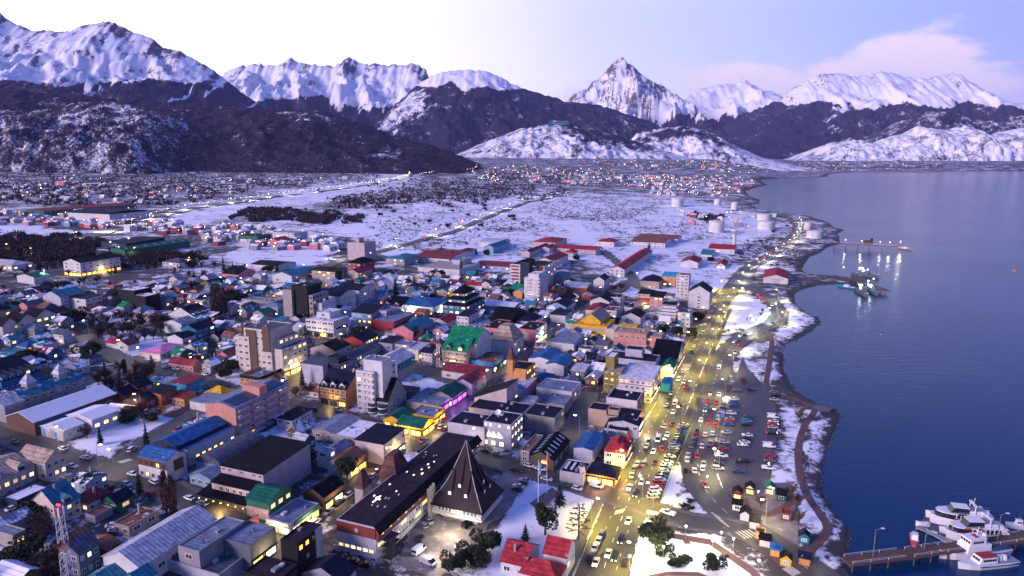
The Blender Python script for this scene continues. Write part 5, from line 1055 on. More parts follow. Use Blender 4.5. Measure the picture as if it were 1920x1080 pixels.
B('lavender clapboard house with shallow navy gable by the green-lit shop', v((1140, 790), (1198, 799), (1206, 785), 6, 'gx', 1.6, 'lav', 'navy', 0, (4, 1, 3), None, 0, 'r', sc='gcy', sw=2.2), name='clapboard_house', cat='house')
B('long low white house with navy roof before the clapboard house', v((1133, 803), (1176, 808), (1184, 799), 4, 'sx', .6, 'white', 'navy', 0), name='low_house', cat='house')
def roofturrets(root, v0, a, b, h):
    for X, Y in ((-a / 2 + 1.5, -b / 2 + 1.5), (a / 2 - 2.5, -b / 2 + 1.2)):
        m = MB(); m.cyl(X, Y, h - 2, h + 1.2, 1.1, n=8); m.build('turret', wall_mat('white'), root); q = MB(); q.cyl(X, Y, h + 1.2, h + 4, 1.5, .05, n=8); q.build('turret_roof', roof_mat('red', 0), root)
B('white corner house with bright red roof and little red turrets on the avenue', v((1131, 848), (1172, 851), (1191, 826), 6.2, 'hip', 3.2, 'white', 'red', 0, (2, 2), (7, 2), .1, 'r', sc='yc', sw=1.6), name='red_roofed_house', cat='house', extra=roofturrets)
B('corner pub with dark hipped roof and glowing orange shopfront at the crossing', v((1096, 889), (1153, 895), (1170, 877), 4.2, 'hip', 2.6, 'orange', 'navy', 0, None, None, 0, 'fr', sc='ooy', sw=2.4), name='corner_pub', cat='pub')
def dish(root, a, b, h):
    m = MB(); m.cyl(0, b * .2, h - .5, h + 1.4, .15, n=6); r = []
    for k in range(5): rr = .1 + 1.25 * (k / 4); zz = h + 1.5 + .5 * (k / 4) ** 2; r.append([(rr * math.cos(2 * math.pi * j / 12) - .5 * (k / 4) ** 2, b * .2 + rr * math.sin(2 * math.pi * j / 12), zz + .6 * rr * math.cos(2 * math.pi * j / 12)) for j in range(12)])
    m.loft(r, cap=False); m.build('satellite_dish', M_TRIM, root)
def sk3(root, v0, a, b, h):
    for i in range(3):
        m = MB(); m.box(-a * .25, b * (.30 - .25 * i), h - .2, a * .30, b * (.30 - .25 * i) + .9, h + .22); m.build('skylight', M_TRIM, root)
    m = MB(); m.cyl(-a * .3, -b * .38, h - 1, h + 2.4, 1.1, n=8); m.build('turret', wall_mat('white'), root); q = MB(); q.cyl(-a * .3, -b * .38, h + 2.4, h + 4.2, 1.3, .05, n=8); q.build('turret_roof', roof_mat('slate', 0), root)
B('white low building with three long roof lights and a small round turret', v((1051, 880), (1094, 890), (1112, 868), 4.6, 'flat', 0, 'white', 'navy', .02, None, None, 0), name='low_building', cat='building', extra=sk3)
B('pale building with bright blue tin roof behind the three roof lights', v((1081, 832), (1111, 845), (1134, 815), 5.6, 'gx', .8, 'lav', 'cyan' if False else 'blue', .04), name='tin_roofed_shed', cat='shed')
M_TL = mat('tail light glow', (.6, .02, .02), .3, emit=(1, .03, .02, 6))
def glowsign(root, v0, a, b, h):
    for i in range(4): m = MB(); y = -b * .05 - i * .62; m.box(-a / 2 - .2, y - .5, 3.0 - .08 * i, -a / 2 - .03, y, 3.85 - .08 * i); m.build('sign_letter', M_YEL, root)
    m = MB(); m.box(-a / 2 - .18, -b * .05 - 1.9, 3.9, -a / 2 - .03, -b * .05 - .6, 4.3); m.build('sign_top', M_TL, root)
B('dark timber hall with striped roof lights and a small glowing sign', v((992, 852), (1038, 864), (1068, 826), 4.6, 'gx', 3, 'wood', 'black', 0, None, (3, 1), .05), name='timber_hall', cat='hall', extra=both(skylights(6, M_PALEGL), glowsign))
B('narrow long building with rusty flat roof squeezed beside the timber hall', v((977, 842), (992, 846), (1020, 816), 6.5, 'flat', 0, 'concrete', 'rust', .15, (1, 3), None, .05), name='narrow_building', cat='building')
def peaks(root, v0, a, b, h):
    for i, u in enumerate((.30, .43, .62, .72, .84)):
        m = MB(); y = b * (1.28 - u * 1.62); X = -a / 2 - .06
        m.face([(X, y + 1.5, h * .42), (X, y - 1.5, h * .42), (X, y + .4, h * .42 + 2.6)]); m.build('peak_window', M_COOL, root)
    for i in range(6): window(root, 'f', a + .1, b * 2, b * 2 * (.08 + .15 * i), 2.1, 2.0, 2.0, 'wc'[i % 2], 'w', off=(0, b / 2))
B('purple-grey modern hall with lit mountain-shaped windows and a roof dish', v((907, 789), (958, 797), (981, 776), 11, 'flat', 0, 'lav', 'navy', 0, (6, 1, 8.5), (4, 3), .95, lc='cw'), v((838, 792), (908, 802), (922, 778), 8, 'flat', 0, 'lav', 'navy', 0), name='modern_hall', cat='hall', extra=both(peaks, lambda root, v0, a, b, h: dish(root, a, b, h)))
B('flat dark-roofed block with a blank pale wall behind the modern hall', v((872, 768), (978, 778), (1000, 758), 7.5, 'flat', 0, 'concrete', 'navy', 0), name='flat_block', cat='building')
B('dark blue-black block with stone wall next to the flat dark block', v((984, 774), (1040, 784), (1052, 762), 8, 'flat', 0, 'concrete', 'navy', 0, None, (2, 2), .1), name='stone_walled_block', cat='building')
B('mauve wedge-roofed building rising to a point on the shopping street', v((886, 748), (950, 754), (966, 735), 7, 'sY', 7, 'mauve', 'black', 0, None, (3, 3), .4), name='wedge_building', cat='building')
B('pink-walled building with rust streaked tin roof behind the wedge building', v((951, 716), (986, 728), (1012, 712), 6.5, 'sx', .6, 'pink', 'pale', .05), name='pink_walled_building', cat='building')
B('blue-grey tin-roofed warehouse with white walls round a yard', v((1010, 722), (1072, 735), (1088, 716), 6.5, 'flat', 0, 'white', 'tin', .05, (2, 1), (4, 1), .05), v((1020, 752), (1058, 760), (1075, 742), 5, 'flat', 0, 'concrete', 'tin', .05), name='tin_roofed_warehouse', cat='warehouse')
B('blue gabled store in the middle of the block with a white sign', v((996, 668), (1035, 677), (1052, 661), 5, 'gx', 1.6, 'white', 'blue', .02), name='blue_roofed_store', cat='store')
B('long blue-roofed store with a pale side wall beside the orange spired building', v((1027, 679), (1057, 686), (1074, 668), 6, 'gx', 1.2, 'white', 'blue', .03, None, (3, 1), 0), name='blue_roofed_store', cat='store')
B('large shed with blue-grey roof and white ribbed front by the shopping street', v((1035, 638), (1076, 645), (1104, 629), 6, 'sx', .8, 'white', 'tin', .02, None, (3, 1), .1), name='ribbed_shed', cat='shed')
# --- the residential quarter on the left
def strip_r(root, v0, a, b, h): slab('', [('r', .35, .72, 0, .97, 'red', .6)])(root, v0, a, b, h)
B('big white apartment house with stepped dark gable roof and lit shops, on the upper left', v((127, 489), (150, 493), (190, 479), 12, 'gx', 3, 'white', 'black', .03, (3, 4), (6, 4), .15, 'fr', sc='yyo', sw=2.0), name='apartment_house', cat='apartments')
B('first beige townhouse with brown gable, cut by the picture edge', v((-18, 606), (4, 612), (25, 604), 8, 'gy', 4, 'cream', 'black', 0, (2, 3), (3, 2), .3), name='townhouse', cat='townhouse', group='beige townhouses in a terrace')
B('middle beige townhouse of the terrace with brown gable', v((13, 599), (34, 605), (60, 596), 8.5, 'gy', 4, 'cream', 'black', 0, (1, 3), (3, 2), .2), name='townhouse', cat='townhouse', group='beige townhouses in a terrace')
B('last beige townhouse of the terrace, with two lit lower windows', v((48, 591), (66, 596), (92, 586), 8.5, 'gy', 4, 'cream', 'black', 0, (1, 3), (3, 2), .4), name='townhouse', cat='townhouse', group='beige townhouses in a terrace')
B('grey gabled block with a vertical red strip of windows and teal roof', v((87, 552), (113, 557), (140, 546), 10, 'gx', 3.5, 'lav', 'teal', .06, None, (3, 4), .2), name='gabled_block', cat='apartments', extra=strip_r)
B('white and pink three-storey house with a navy top floor', v((141, 556), (160, 561), (184, 554), 9, 'sx', .6, 'white', 'navy', .02, (1, 2), (3, 3), .12), name='house', cat='house', extra=slab('', [('r', 0, 1, 0, .6, 'pink', .1)]))
B('black cube house with snow on its two flat roofs', v((231, 540), (251, 545), (282, 538), 13, 'flat', 0, 'black', 'snow', .5), v((256, 552), (272, 556), (289, 549), 11.5, 'flat', 0, 'black', 'snow', .5), name='cube_house', cat='house')
B('blue clapboard house with navy roof below the grey gabled block', v((82, 582), (95, 589), (123, 580), 5, 'gx', 2.2, 'lightblue', 'navy', .03, None, (4, 2), .35), name='house', cat='house')
B('white plain gabled house by the blue three-storey house', v((315, 602), (340, 608), (352, 598), 7, 'gx', 2.2, 'white', 'tin', .15, None, (2, 2), 0), name='house', cat='house')
B('deep blue three-storey house with navy roof and white windows', v((350, 612), (368, 619), (389, 607), 8, 'gx', 2.6, 'teal', 'navy', .02, (1, 1), (3, 3), .2), name='house', cat='house')
B('white house with navy roof at the corner of the blue house yard', v((325, 628), (342, 635), (364, 627), 6, 'gx', 2, 'white', 'navy', .02, None, (3, 1), .2), name='house', cat='house')
B('low cream house with pink hipped roof on the snowy street', v((280, 653), (300, 664), (334, 645), 3.4, 'hip', 2.2, 'cream', 'pink', 0, None, (4, 1), .2), name='house', cat='house')
B('row house with maroon tin roof and blue doors on the snowy street', v((322, 677), (362, 686), (369, 677), 3.6, 'gy', 2, 'pink', 'maroon', .03, (6, 1), None, .1), name='row_house', cat='house')
B('large navy-roofed white house with a long balcony dormer', v((326, 585), (363, 593), (383, 583), 6.5, 'gx', 5, 'white', 'navy', .02, None, (3, 2), .1), name='house', cat='house', extra=dormers(3, 'r', 'white'))
B('little red-roofed cottage at the snowy street corner', v((205, 640), (219, 645), (227, 638), 3, 'gy', 2, 'white', 'red', .0, (1, 1)), name='cottage', cat='cottage')
B('white gabled cottage with dark roof next to the red-roofed cottage', v((227, 641), (240, 648), (254, 641), 3.4, 'gx', 2.4, 'white', 'brown', .08, (1, 1), (2, 1), .1), name='cottage', cat='cottage')
B('brick house with dark gable roofs before the bare poplars', v((218, 733), (231, 742), (256, 726), 5, 'gx', 2.4, 'brick', 'navy', .02, None, (4, 1), .15), v((240, 722), (258, 728), (280, 717), 6, 'gx', 2, 'brick', 'navy', 0, None, (2, 2), .1), name='brick_house', cat='house')
B('brick and white house with navy roof near the lit workshop', v((240, 747), (258, 756), (282, 742), 4.6, 'gx', 2, 'brown', 'navy', .04, None, (3, 1), .05), name='brick_house', cat='house')
B('orange brick house with white base and dark shed roof', v((281, 731), (302, 739), (320, 726), 6, 'sx', .8, 'brick', 'navy', .04, (1, 1), (3, 1), .1), name='brick_house', cat='house')
B('bright blue-walled house with a rust red roof', v((326, 714), (349, 722), (379, 708), 5, 'sx', .8, 'cyan', 'maroon', .03, None, (3, 1), .1), name='house', cat='house')
B('white house with mustard yellow hipped roof near the salmon hotel', v((391, 733), (415, 742), (431, 729), 3.8, 'hip', 2.8, 'white', 'yellow', .02, (2, 1), None, .1), name='house', cat='house')
B('small orange house with maroon roof and garage doors', v((322, 741), (345, 748), (356, 737), 3.8, 'sx', .8, 'orange', 'maroon', .03, (4, 1), None, 0), name='house', cat='house')
B('white-walled store with flat blue tin roof by the mustard roof', v((364, 748), (392, 758), (404, 740), 4.2, 'sx', .4, 'white', 'tin', .04), name='store', cat='store')
B('small red cabin with glowing porch on the street bend', v((393, 603), (413, 608), (420, 600), 4, 'gx', 2.4, 'red', 'navy', .02, (2, 1), None, .6), name='cabin', cat='cabin')
B('grey house with a bright green roof beside bare poplars', v((480, 584), (493, 588), (500, 581), 4, 'gx', 2, 'grey', 'green', .02, (2, 1), None, .5), name='house', cat='house')
B('pale blue villa with tin roof and lit windows behind the car yard', v((490, 573), (521, 577), (528, 570), 6, 'hip', 2, 'lightblue', 'tin', .08, (5, 2), None, .5), name='villa', cat='house')
B('long concrete retaining hall behind the poplars with snowy top', v((453, 560), (512, 566), (520, 560), 5, 'flat', 0, 'concrete', 'tin', .1), name='hall', cat='hall')
B('white school-like hall with blue-grey roof and green entrance gable', v((524, 512), (547, 518), (584, 506), 8, 'gx', 3, 'white', 'teal', .05, (2, 1), (8, 2), .1), name='hall', cat='hall')
B('white depot with flat snowy roof and bright yard lamp', v((510, 533), (548, 537), (560, 530), 5, 'flat', 0, 'white', 'snow', .3), name='depot', cat='depot')
B('yellow-orange house with dark roof by the lit yard lamps', v((436, 534), (455, 538), (460, 530), 4, 'gy', 3, 'orange', 'navy', .05, (4, 1), None, .2), name='house', cat='house')
B('dark red barn with pink lit side wall and orange lamp', v((427, 510), (447, 515), (452, 506), 6, 'gy', 4, 'pink', 'black', .02), name='barn', cat='barn')
B('long dark store with blue front tents on the snowy lot', v((476, 494), (520, 499), (548, 491), 5, 'gy', 2, 'white', 'black', .03), name='store', cat='store')
B('white hipped villa with black roof by the dark conifers', v((313, 489), (336, 493), (352, 487), 6, 'hip', 3, 'white', 'slate', .04, (5, 2), (3, 2), .05), name='villa', cat='house')
B('green house with dark roof in the middle of the pale yard', v((380, 529), (397, 533), (412, 524), 4, 'gx', 2.4, 'olive', 'navy', .05, (1, 1), (2, 1), .1), name='house', cat='house')
B('small house with rusty orange roof among dark bushes', v((341, 531), (355, 535), (365, 530), 3, 'gy', 2, 'concrete', 'orange', .05), name='house', cat='house')
B('long green shed with skylit green roof and bright end lamp', v((220, 466), (234, 470), (331, 451), 6.5, 'gx', 2.5, 'green', 'dkgreen', 0), name='long_shed', cat='shed', extra=skylights(7, M_PALEGL))
B('large dark sports hall behind the long green shed', v((196, 453), (236, 457), (288, 446), 8, 'sx', 1, 'navy', 'navy', .06), name='sports_hall', cat='hall')
B('white arena with dark arched roof and red sign', v((145, 397), (205, 402), (217, 393), 10, 'by', 3.5, 'white', 'navy', 0), name='arena', cat='arena', extra=slab('', [('f', .66, .78, .30, .5, mat('red lit sign', (.6, .05, .05), .5, emit=(1, .05, .05, 3)), .3)]))
B('very long dark green building with a red roof above the arena', v((53, 392), (82, 396), (232, 382), 7, 'gx', 2, 'green', 'maroon', 0, None, (24, 2), .1), name='long_building', cat='building')
B('white villa with lit verandah and grey hipped roof at the upper left edge', v((-16, 491), (22, 498), (36, 490), 5, 'hip', 3, 'cream', 'pale', .06, (6, 1), (3, 1), .9, lc='yc'), name='villa', cat='house')
B('white gabled house with green roof by a white street lamp', v((43, 515), (63, 520), (70, 513), 6, 'gx', 2, 'white', 'dkgreen', .02), name='house', cat='house')
B('pale house with small windows on the snowy slope left', v((57, 540), (72, 545), (93, 539), 4.5, 'gx', 2, 'cream', 'navy', .08, (1, 1), (3, 1), .1), name='house', cat='house')
B('white three-storey apartment block on the snowfield edge', v((517, 434), (551, 437), (557, 432), 9, 'flat', 0, 'white', 'concrete', .1, (6, 3), None, .1), name='apartment_block', cat='apartments')
B('dark green netted tall frame building by the plain road', v((453, 440), (482, 443), (486, 438), 10, 'flat', 0, 'green', 'black', 0), name='netted_building', cat='building')
B('red and pink gabled house with lit windows on the plain road', v((508, 449), (522, 452), (530, 447), 5, 'gx', 3, 'pink', 'red', .03, (2, 1), (2, 1), .6), name='house', cat='house')
B('white hangar with barrel roof beside the maroon-roofed school', v((898, 456), (936, 458), (945, 451), 5, 'by', 4, 'white', 'pale', .1), name='hangar', cat='hangar')
B('grey warehouse with blue-grey gable roof next to the white hangar', v((914, 461), (925, 464), (950, 455), 7, 'gx', 3, 'lightblue', 'teal', .05, None, (6, 1), 0), name='warehouse', cat='warehouse')
B('long pale blue row with maroon roof on the shopping street', v((893, 495), (962, 501), (972, 492), 4, 'gy', 2, 'lightblue', 'maroon', .05, (10, 1), None, .4), name='row_building', cat='building')
B('orange brick hall with pale blue vaulted roof by bare trees', v((1057, 537), (1100, 541), (1112, 533), 7, 'by', 2.5, 'brick', 'pale', .2), name='vaulted_hall', cat='hall')
B('grey cube with blue roof below the maroon gable block', v((1038, 515), (1055, 518), (1063, 511), 8, 'sx', .5, 'grey', 'teal', .02), name='cube_building', cat='building')
B('long white-roofed hall with concrete walls near the single spruce', v((904, 572), (963, 577), (972, 567), 5.5, 'gy', 1.6, 'concrete', 'white', .4, (5, 1), None, 0), name='long_hall', cat='hall')
B('green gabled hall behind the slender white tower', v((957, 541), (984, 544), (992, 536), 6, 'gy', 3, 'green', 'green', .08), name='gabled_hall', cat='hall')
B('black-roofed white gable house on the shopping street bend', v((1040, 562), (1062, 567), (1078, 555), 6, 'gx', 4, 'white', 'black', .02), name='gabled_house', cat='house')
B('blue-grey hall with cyan panel and black roof by the street bend', v((1028, 571), (1062, 576), (1080, 566), 6, 'gx', 3, 'lightblue', 'navy', .02), name='panelled_hall', cat='hall')
B('white flat store with navy roof beside the shopping street bend', v((1033, 588), (1060, 592), (1068, 583), 6, 'sx', .8, 'white', 'navy', .03), name='store', cat='store')
B('red roofed low cafe across from the teal tiered hotel', v((872, 533), (902, 536), (908, 531), 3.5, 'gy', 2, 'cream', 'red', .05, (5, 1), None, .8), name='cafe', cat='cafe')
B('maroon and grey tin-roofed hall below the white corner house', v((876, 612), (902, 616), (914, 600), 4.5, 'sx', .8, 'red', 'tin', .2), name='tin_hall', cat='hall')
B('pink gabled house with teal roof and tall dark tree', v((749, 612), (774, 622), (798, 603), 7, 'gx', 3.5, 'pink', 'teal', .0, None, (2, 2), .05), name='gabled_house', cat='house')
B('teal tin roof annex beside the pink gabled house', v((790, 616), (806, 622), (818, 609), 4, 'gx', 2, 'teal', 'teal', .0), name='annex', cat='house')
B('dark restaurant outlined with fairy lights at the corner', v((652, 632), (680, 640), (704, 627), 3.6, 'gx', 2.4, 'red', 'navy', .0, None, (6, 1), .8), name='restaurant', cat='restaurant')
B('dark brown gabled house with snowy garden before the dark restaurant', v((592, 648), (628, 658), (645, 644), 4.5, 'gx', 3.2, 'cream', 'black', .02, None, (3, 1), .1), name='gabled_house', cat='house')
B('long low terrace with grey roof and white gables along the side street', v((640, 667), (660, 672), (707, 643), 3.6, 'gx', 1.6, 'lav', 'slate', .05, None, (14, 1), .1), name='terrace', cat='terrace')
B('low wood and grey office with navy roof across from the fairy-light restaurant', v((712, 640), (735, 644), (752, 633), 5.5, 'sx', .5, 'lav', 'navy', .02, (2, 1), None, .1), name='office', cat='office')
B('white two-storey store with broken roofline above the lit street corner', v((741, 645), (766, 648), (780, 640), 7, 'flat', 0, 'white', 'tin', .1, (4, 1, 3), None, .1), v((766, 652), (784, 657), (803, 645), 6, 'sx', .6, 'white', 'pale', .1, None, (5, 1, 3), .1, 'r', sc='kyo', sw=1), name='store', cat='store')
B('navy hip-roofed corner house by the conifers near the avenue', v((1208, 505), (1226, 508), (1232, 503), 5, 'hip', 3, 'grey', 'navy', .02), name='corner_house', cat='house') if False else None
B('red-roofed white shore shed with blurred lettering on its gable', v((1433, 514), (1478, 523), (1491, 509), 5.2, 'gx', 3.2, 'white', 'red', .0), name='shore_shed', cat='shed', extra=both(slab('', [('f', .25, .75, .62, .70, 'grey', .04), ('f', .15, .85, .78, .84, 'grey', .04), ('f', .42, .68, .0, .5, 'lav', .05)])))
B('pink and white cottage with steep red roof in the small park by the avenue', v((944, 1044), (985, 1062), (1060, 1010) if False else (1025, 1025), 4.2, 'gy', 3.6, 'white', 'red', .03, (2, 1), None, .1), v((1019, 1037), (1062, 1046), (1082, 1018), 6.8, 'gy', 3.2, 'white', 'red', .03, (1, 1), (2, 1), .2), v((975, 1072), (1045, 1090), (1064, 1062), 4.2, 'hip', 3.2, 'white', 'red', .03, (3, 1), None, .1), name='red_roofed_villa', cat='house', chim=1)
# --- the craft market huts on the shore
for lab, L_, N_, R_, typ, wk, rk, sc_ in (('red market hut with black gable roof and lit shutter', (1380, 919), (1391, 926), (1408, 920), 'gx', 'red', 'black', 'f'), ('white lit market hut next to the red hut', (1404, 911), (1414, 917), (1428, 911), 'gx', 'white', 'black', 'f'),
        ('white market hut with green gable roof', (1436, 911), (1453, 917), (1458, 910), 'gx', 'white', 'green', 'f'), ('dark green market hut with black roof and white front', (1457, 920), (1474, 929), (1484, 920), 'gy', 'green', 'black', ''),
        ('tiny white hut with black roof at the market kerb', (1383, 941), (1391, 947), (1401, 942), 'gy', 'white', 'black', ''), ('larger white hut with cross gable and glowing window', (1394, 955), (1406, 966), (1424, 958), 'gx', 'white', 'black', 'r'),
        ('small white hut with tilted black roof below the glowing window', (1416, 975), (1424, 981), (1438, 976), 'sx', 'white', 'black', 'r'), ('orange box hut with white edges and flat roof', (1426, 987), (1435, 1000), (1448, 992), 'flat', 'orange', 'black', ''),
        ('cream hut with wide black roof and string lights', (1437, 1003), (1444, 1014), (1464, 1007), 'gy', 'cream', 'black', 'r'), ('orange hut with royal blue roof', (1457, 1023), (1465, 1032), (1482, 1026), 'gy', 'orange', 'blue', 'r'),
        ('bright yellow hut with black gable roof', (1474, 1041), (1484, 1050), (1501, 1044), 'gx', 'yellow', 'black', ''), ('navy-roofed orange hut by the pier gate', (1512, 1038), (1519, 1048), (1537, 1042), 'gy', 'orange', 'navy', 'r'),
        ('brown play hut with red top in the middle of the market', (1466, 958), (1483, 965), (1487, 955), 'flat', 'brown', 'red', ''), ('dark teal hut by the promenade bend', (1508, 1002), (1518, 1008), (1524, 1001), 'gx', 'teal', 'navy', '')):
    B(lab, v(L_, N_, R_, 2.5, typ, 1.2, wk, rk, .02, (1, 1) if 'r' not in sc_ else None, (1, 1) if sc_ != 'r' else None, .5 if sc_ else .1, sc_, sc='yw', sw=.22), name='market_hut', cat='hut', group='craft market huts by the shore')
# ---------------------------------------------------------------- smaller houses between the named ones
import re
TENS = {2: 'twenty', 3: 'thirty', 4: 'forty', 5: 'fifty', 6: 'sixty'}
ORD = ['first', 'second', 'third', 'fourth', 'fifth', 'sixth', 'seventh', 'eighth', 'ninth', 'tenth', 'eleventh', 'twelfth', 'thirteenth', 'fourteenth', 'fifteenth', 'sixteenth', 'seventeenth', 'eighteenth', 'nineteenth']
for _k in (2, 3, 4, 5): ORD += [{2: 'twentieth', 3: 'thirtieth', 4: 'fortieth', 5: 'fiftieth'}[_k]] + [TENS[_k] + '-' + o for o in ORD[:9]]
def short(l):
    s = re.split(r' (?:with|by|next|behind|beside|and|on|in|at|between|before|below|near|of the|across|across from|running|under|trimmed|to the|facing|squeezed|round|alone|among|outlined|above|sloping|cut|half|over|turning|rising|the) ', ' ' + l + ' ')[0].strip()
    w = s.split(); return ' '.join(w[-5:] if len(w) > 5 else w)
USED = set()
_LM = {}
def landmarks(x, y, n):
    "the nearest buildings whose short description belongs to one building only"
    if len(BLD) not in _LM:
        c = {}
        for q in BLD: c[short(q[0])] = c.get(short(q[0]), 0) + 1
        _LM[len(BLD)] = [q for q in BLD if c[short(q[0])] == 1 and len(short(q[0]).split()) > 2 or q[0] == 'pyramid hall']
    return sorted(_LM[len(BLD)], key=lambda q: math.hypot(q[1] - x, q[2] - y))[:n]
def relation(cx, cy, lx, ly):
    d0, d1 = math.hypot(cx, cy), math.hypot(lx, ly); lat = abs(cx / d0 - lx / d1) * d0
    if lat > abs(d0 - d1): return 'beside'
    return 'behind' if d0 > d1 else 'in front of'
SH = {}
def unique_label(start, x, y, more=('',)):
    near = landmarks(x, y, 9)
    for extra in more:
        for l, bx, by, s in near:
            t = ' '.join(('%s %s %s the %s' % (start, extra, relation(x, y, bx, by), short(l))).split())
            if t not in USED and len(t.split()) <= 16: USED.add(t); return t
    for l, bx, by, s in near:
        for o in ORD[:12]:
            t = ' '.join(('%s, %s one %s the %s' % (start, o, relation(x, y, bx, by), short(l))).split())
            if t not in USED and len(t.split()) <= 16: USED.add(t); return t
    return start + ' among other roofs of the town'
rf = random.Random(5)
ROADP = [(np.array(P[::2]), w) for n, w, P in ROADW]
RX = np.concatenate([p for p, w in ROADP]); RWD = np.concatenate([np.full(len(p), w / 2) for p, w in ROADP])
def road_gap(x, y): return float((np.hypot(RX[:, 0] - x, RX[:, 1] - y) - RWD).min())
TOWN = [(-80, 1120), (-80, 470), (0, 450), (130, 452), (200, 480), (330, 478), (450, 470), (560, 500), (640, 505), (720, 495), (800, 500), (880, 492), (960, 500), (1010, 520), (1090, 545), (1170, 575), (1240, 590), (1320, 600), (1290, 640), (1230, 740), (1180, 850), (1120, 905), (1000, 870), (880, 830), (640, 960), (600, 1010), (560, 1120)]
KEEP = [P for v_, P in SNOWP[1:]] + [[(700, 1100), (820, 930), (930, 860), (1200, 930), (1150, 1100)], [(130, 590), (310, 600), (330, 650), (140, 650)], [(170, 690), (290, 680), (290, 730), (180, 760)], [(40, 990), (110, 985), (120, 1080), (20, 1080)]]
WN = dict(white='white', cream='cream', grey='grey', lightblue='pale blue', pink='pink', brick='brick', concrete='concrete', tan='tan', lav='lavender', teal='teal', orange='orange', red='red', green='green', brown='brown')
RN = dict(navy='navy', black='black', tin='blue-grey tin', pale='pale grey', snow='snowy', teal='teal', maroon='maroon', rust='rusty', slate='slate', green='green', red='red', blue='blue', brown='brown', purple='plum')
def fill_house(x, y, ang, a, b, h, typ, wk, rk, sn, label):
    z = T(x, y); nm = 'bungalow' if h < 3.1 else 'cottage' if typ == 'hip' or h == 3.4 else 'house'; root = empty(nm, (x, y, z), ang); tag(root, label, nm, 'small houses of the town')
    solid(root, a, b, h, typ, rf.uniform(1.4, 2.6), wk, rk, sn, oh=.3)
    D = math.hypot(x, y)
    if D < 520:
        v0 = dict(wf=(rf.choice((2, 3)), 1 if h < 4.5 else 2), wr=(rf.choice((2, 3)), 1 if h < 4.5 else 2), lit=.14, shop='', lc='wmmyc'); windows(root, v0, a, b, h, 0, 0)
    elif rf.random() < .6:
        windows(root, dict(wf=(2, 1), wr=(2, 1), lit=.3, shop='', lc='wyco'), a, b, h, 0, 0)
    if rf.random() < .35 and D < 420:
        m = MB(); m.box(a * .2 - .3, b * .15 - .3, h - .3, a * .2 + .3, b * .15 + .3, h + 3.1); m.build('chimney', wall_mat('concrete'), root)
    FOOT.append((x, y, a, b, ang)); return root
def fill():
    n = 0; gx = [gp(*p) for p in TOWN]; X = [p[0] for p in gx]; Y = [p[1] for p in gx]; c, s = math.cos(A0), math.sin(A0)
    keep = [[gp(*p) for p in P] for P in KEEP]; cand = []
    for i in range(-75, 140):
        for j in range(-12, 110):
            u, w = i * 8.6, j * 8.2; x, y = u * c - w * s + rf.uniform(-2, 2), u * s + w * c + rf.uniform(-2, 2)
            if y > 150: cand.append((math.hypot(x, y), x, y))
    cand.sort()
    A = np.array([(q[1], q[2]) for q in cand]); ok = inside(gx, A[:, 0], A[:, 1])
    for P in keep: ok &= ~inside(P, A[:, 0], A[:, 1])
    for (D, x, y), k in zip(cand, ok):
        if not k or n > 430: continue
        a, b = rf.uniform(6.5, 11), rf.uniform(6, 9); rr = max(a, b) * .5
        if rf.random() < (.10 if D < 500 else .18): continue
        if road_gap(x, y) < rr + 1.2: continue
        if not clear_of(x, y, rr * .86): continue
        wk = rf.choice(['white'] * 3 + ['cream', 'grey', 'grey', 'lightblue', 'lav', 'concrete', 'tan', 'pink', 'brick', 'brown', 'teal', 'orange', 'green']); rk = rf.choice(['navy'] * 3 + ['tin'] * 5 + ['pale', 'snow', 'teal', 'teal', 'maroon', 'rust', 'rust', 'slate', 'slate', 'black', 'green', 'blue'])
        h = rf.choice((2.8, 3.0, 3.4, 4.2, 5.2, 5.6)) if D < 520 else rf.choice((3, 4, 5.5, 6)); typ = rf.choice(('gx', 'gx', 'gy', 'gy', 'hip', 'sx', 'flat'))
        kind = {'gx': 'gabled house', 'gy': 'gabled house', 'hip': 'hip-roofed house', 'sx': 'house', 'flat': 'flat-topped house'}[typ]
        lab = unique_label('%s %s %s with %s roof' % ('small' if h < 4 else 'two-storey', WN[wk], kind, RN[rk]), x, y)
        fill_house(x, y, A0 + rf.uniform(-.06, .06), a, b, h, typ, wk, rk, .7 if rk == 'snow' else rf.choice((.06, .15, .3, .45)), lab); n += 1
fill()
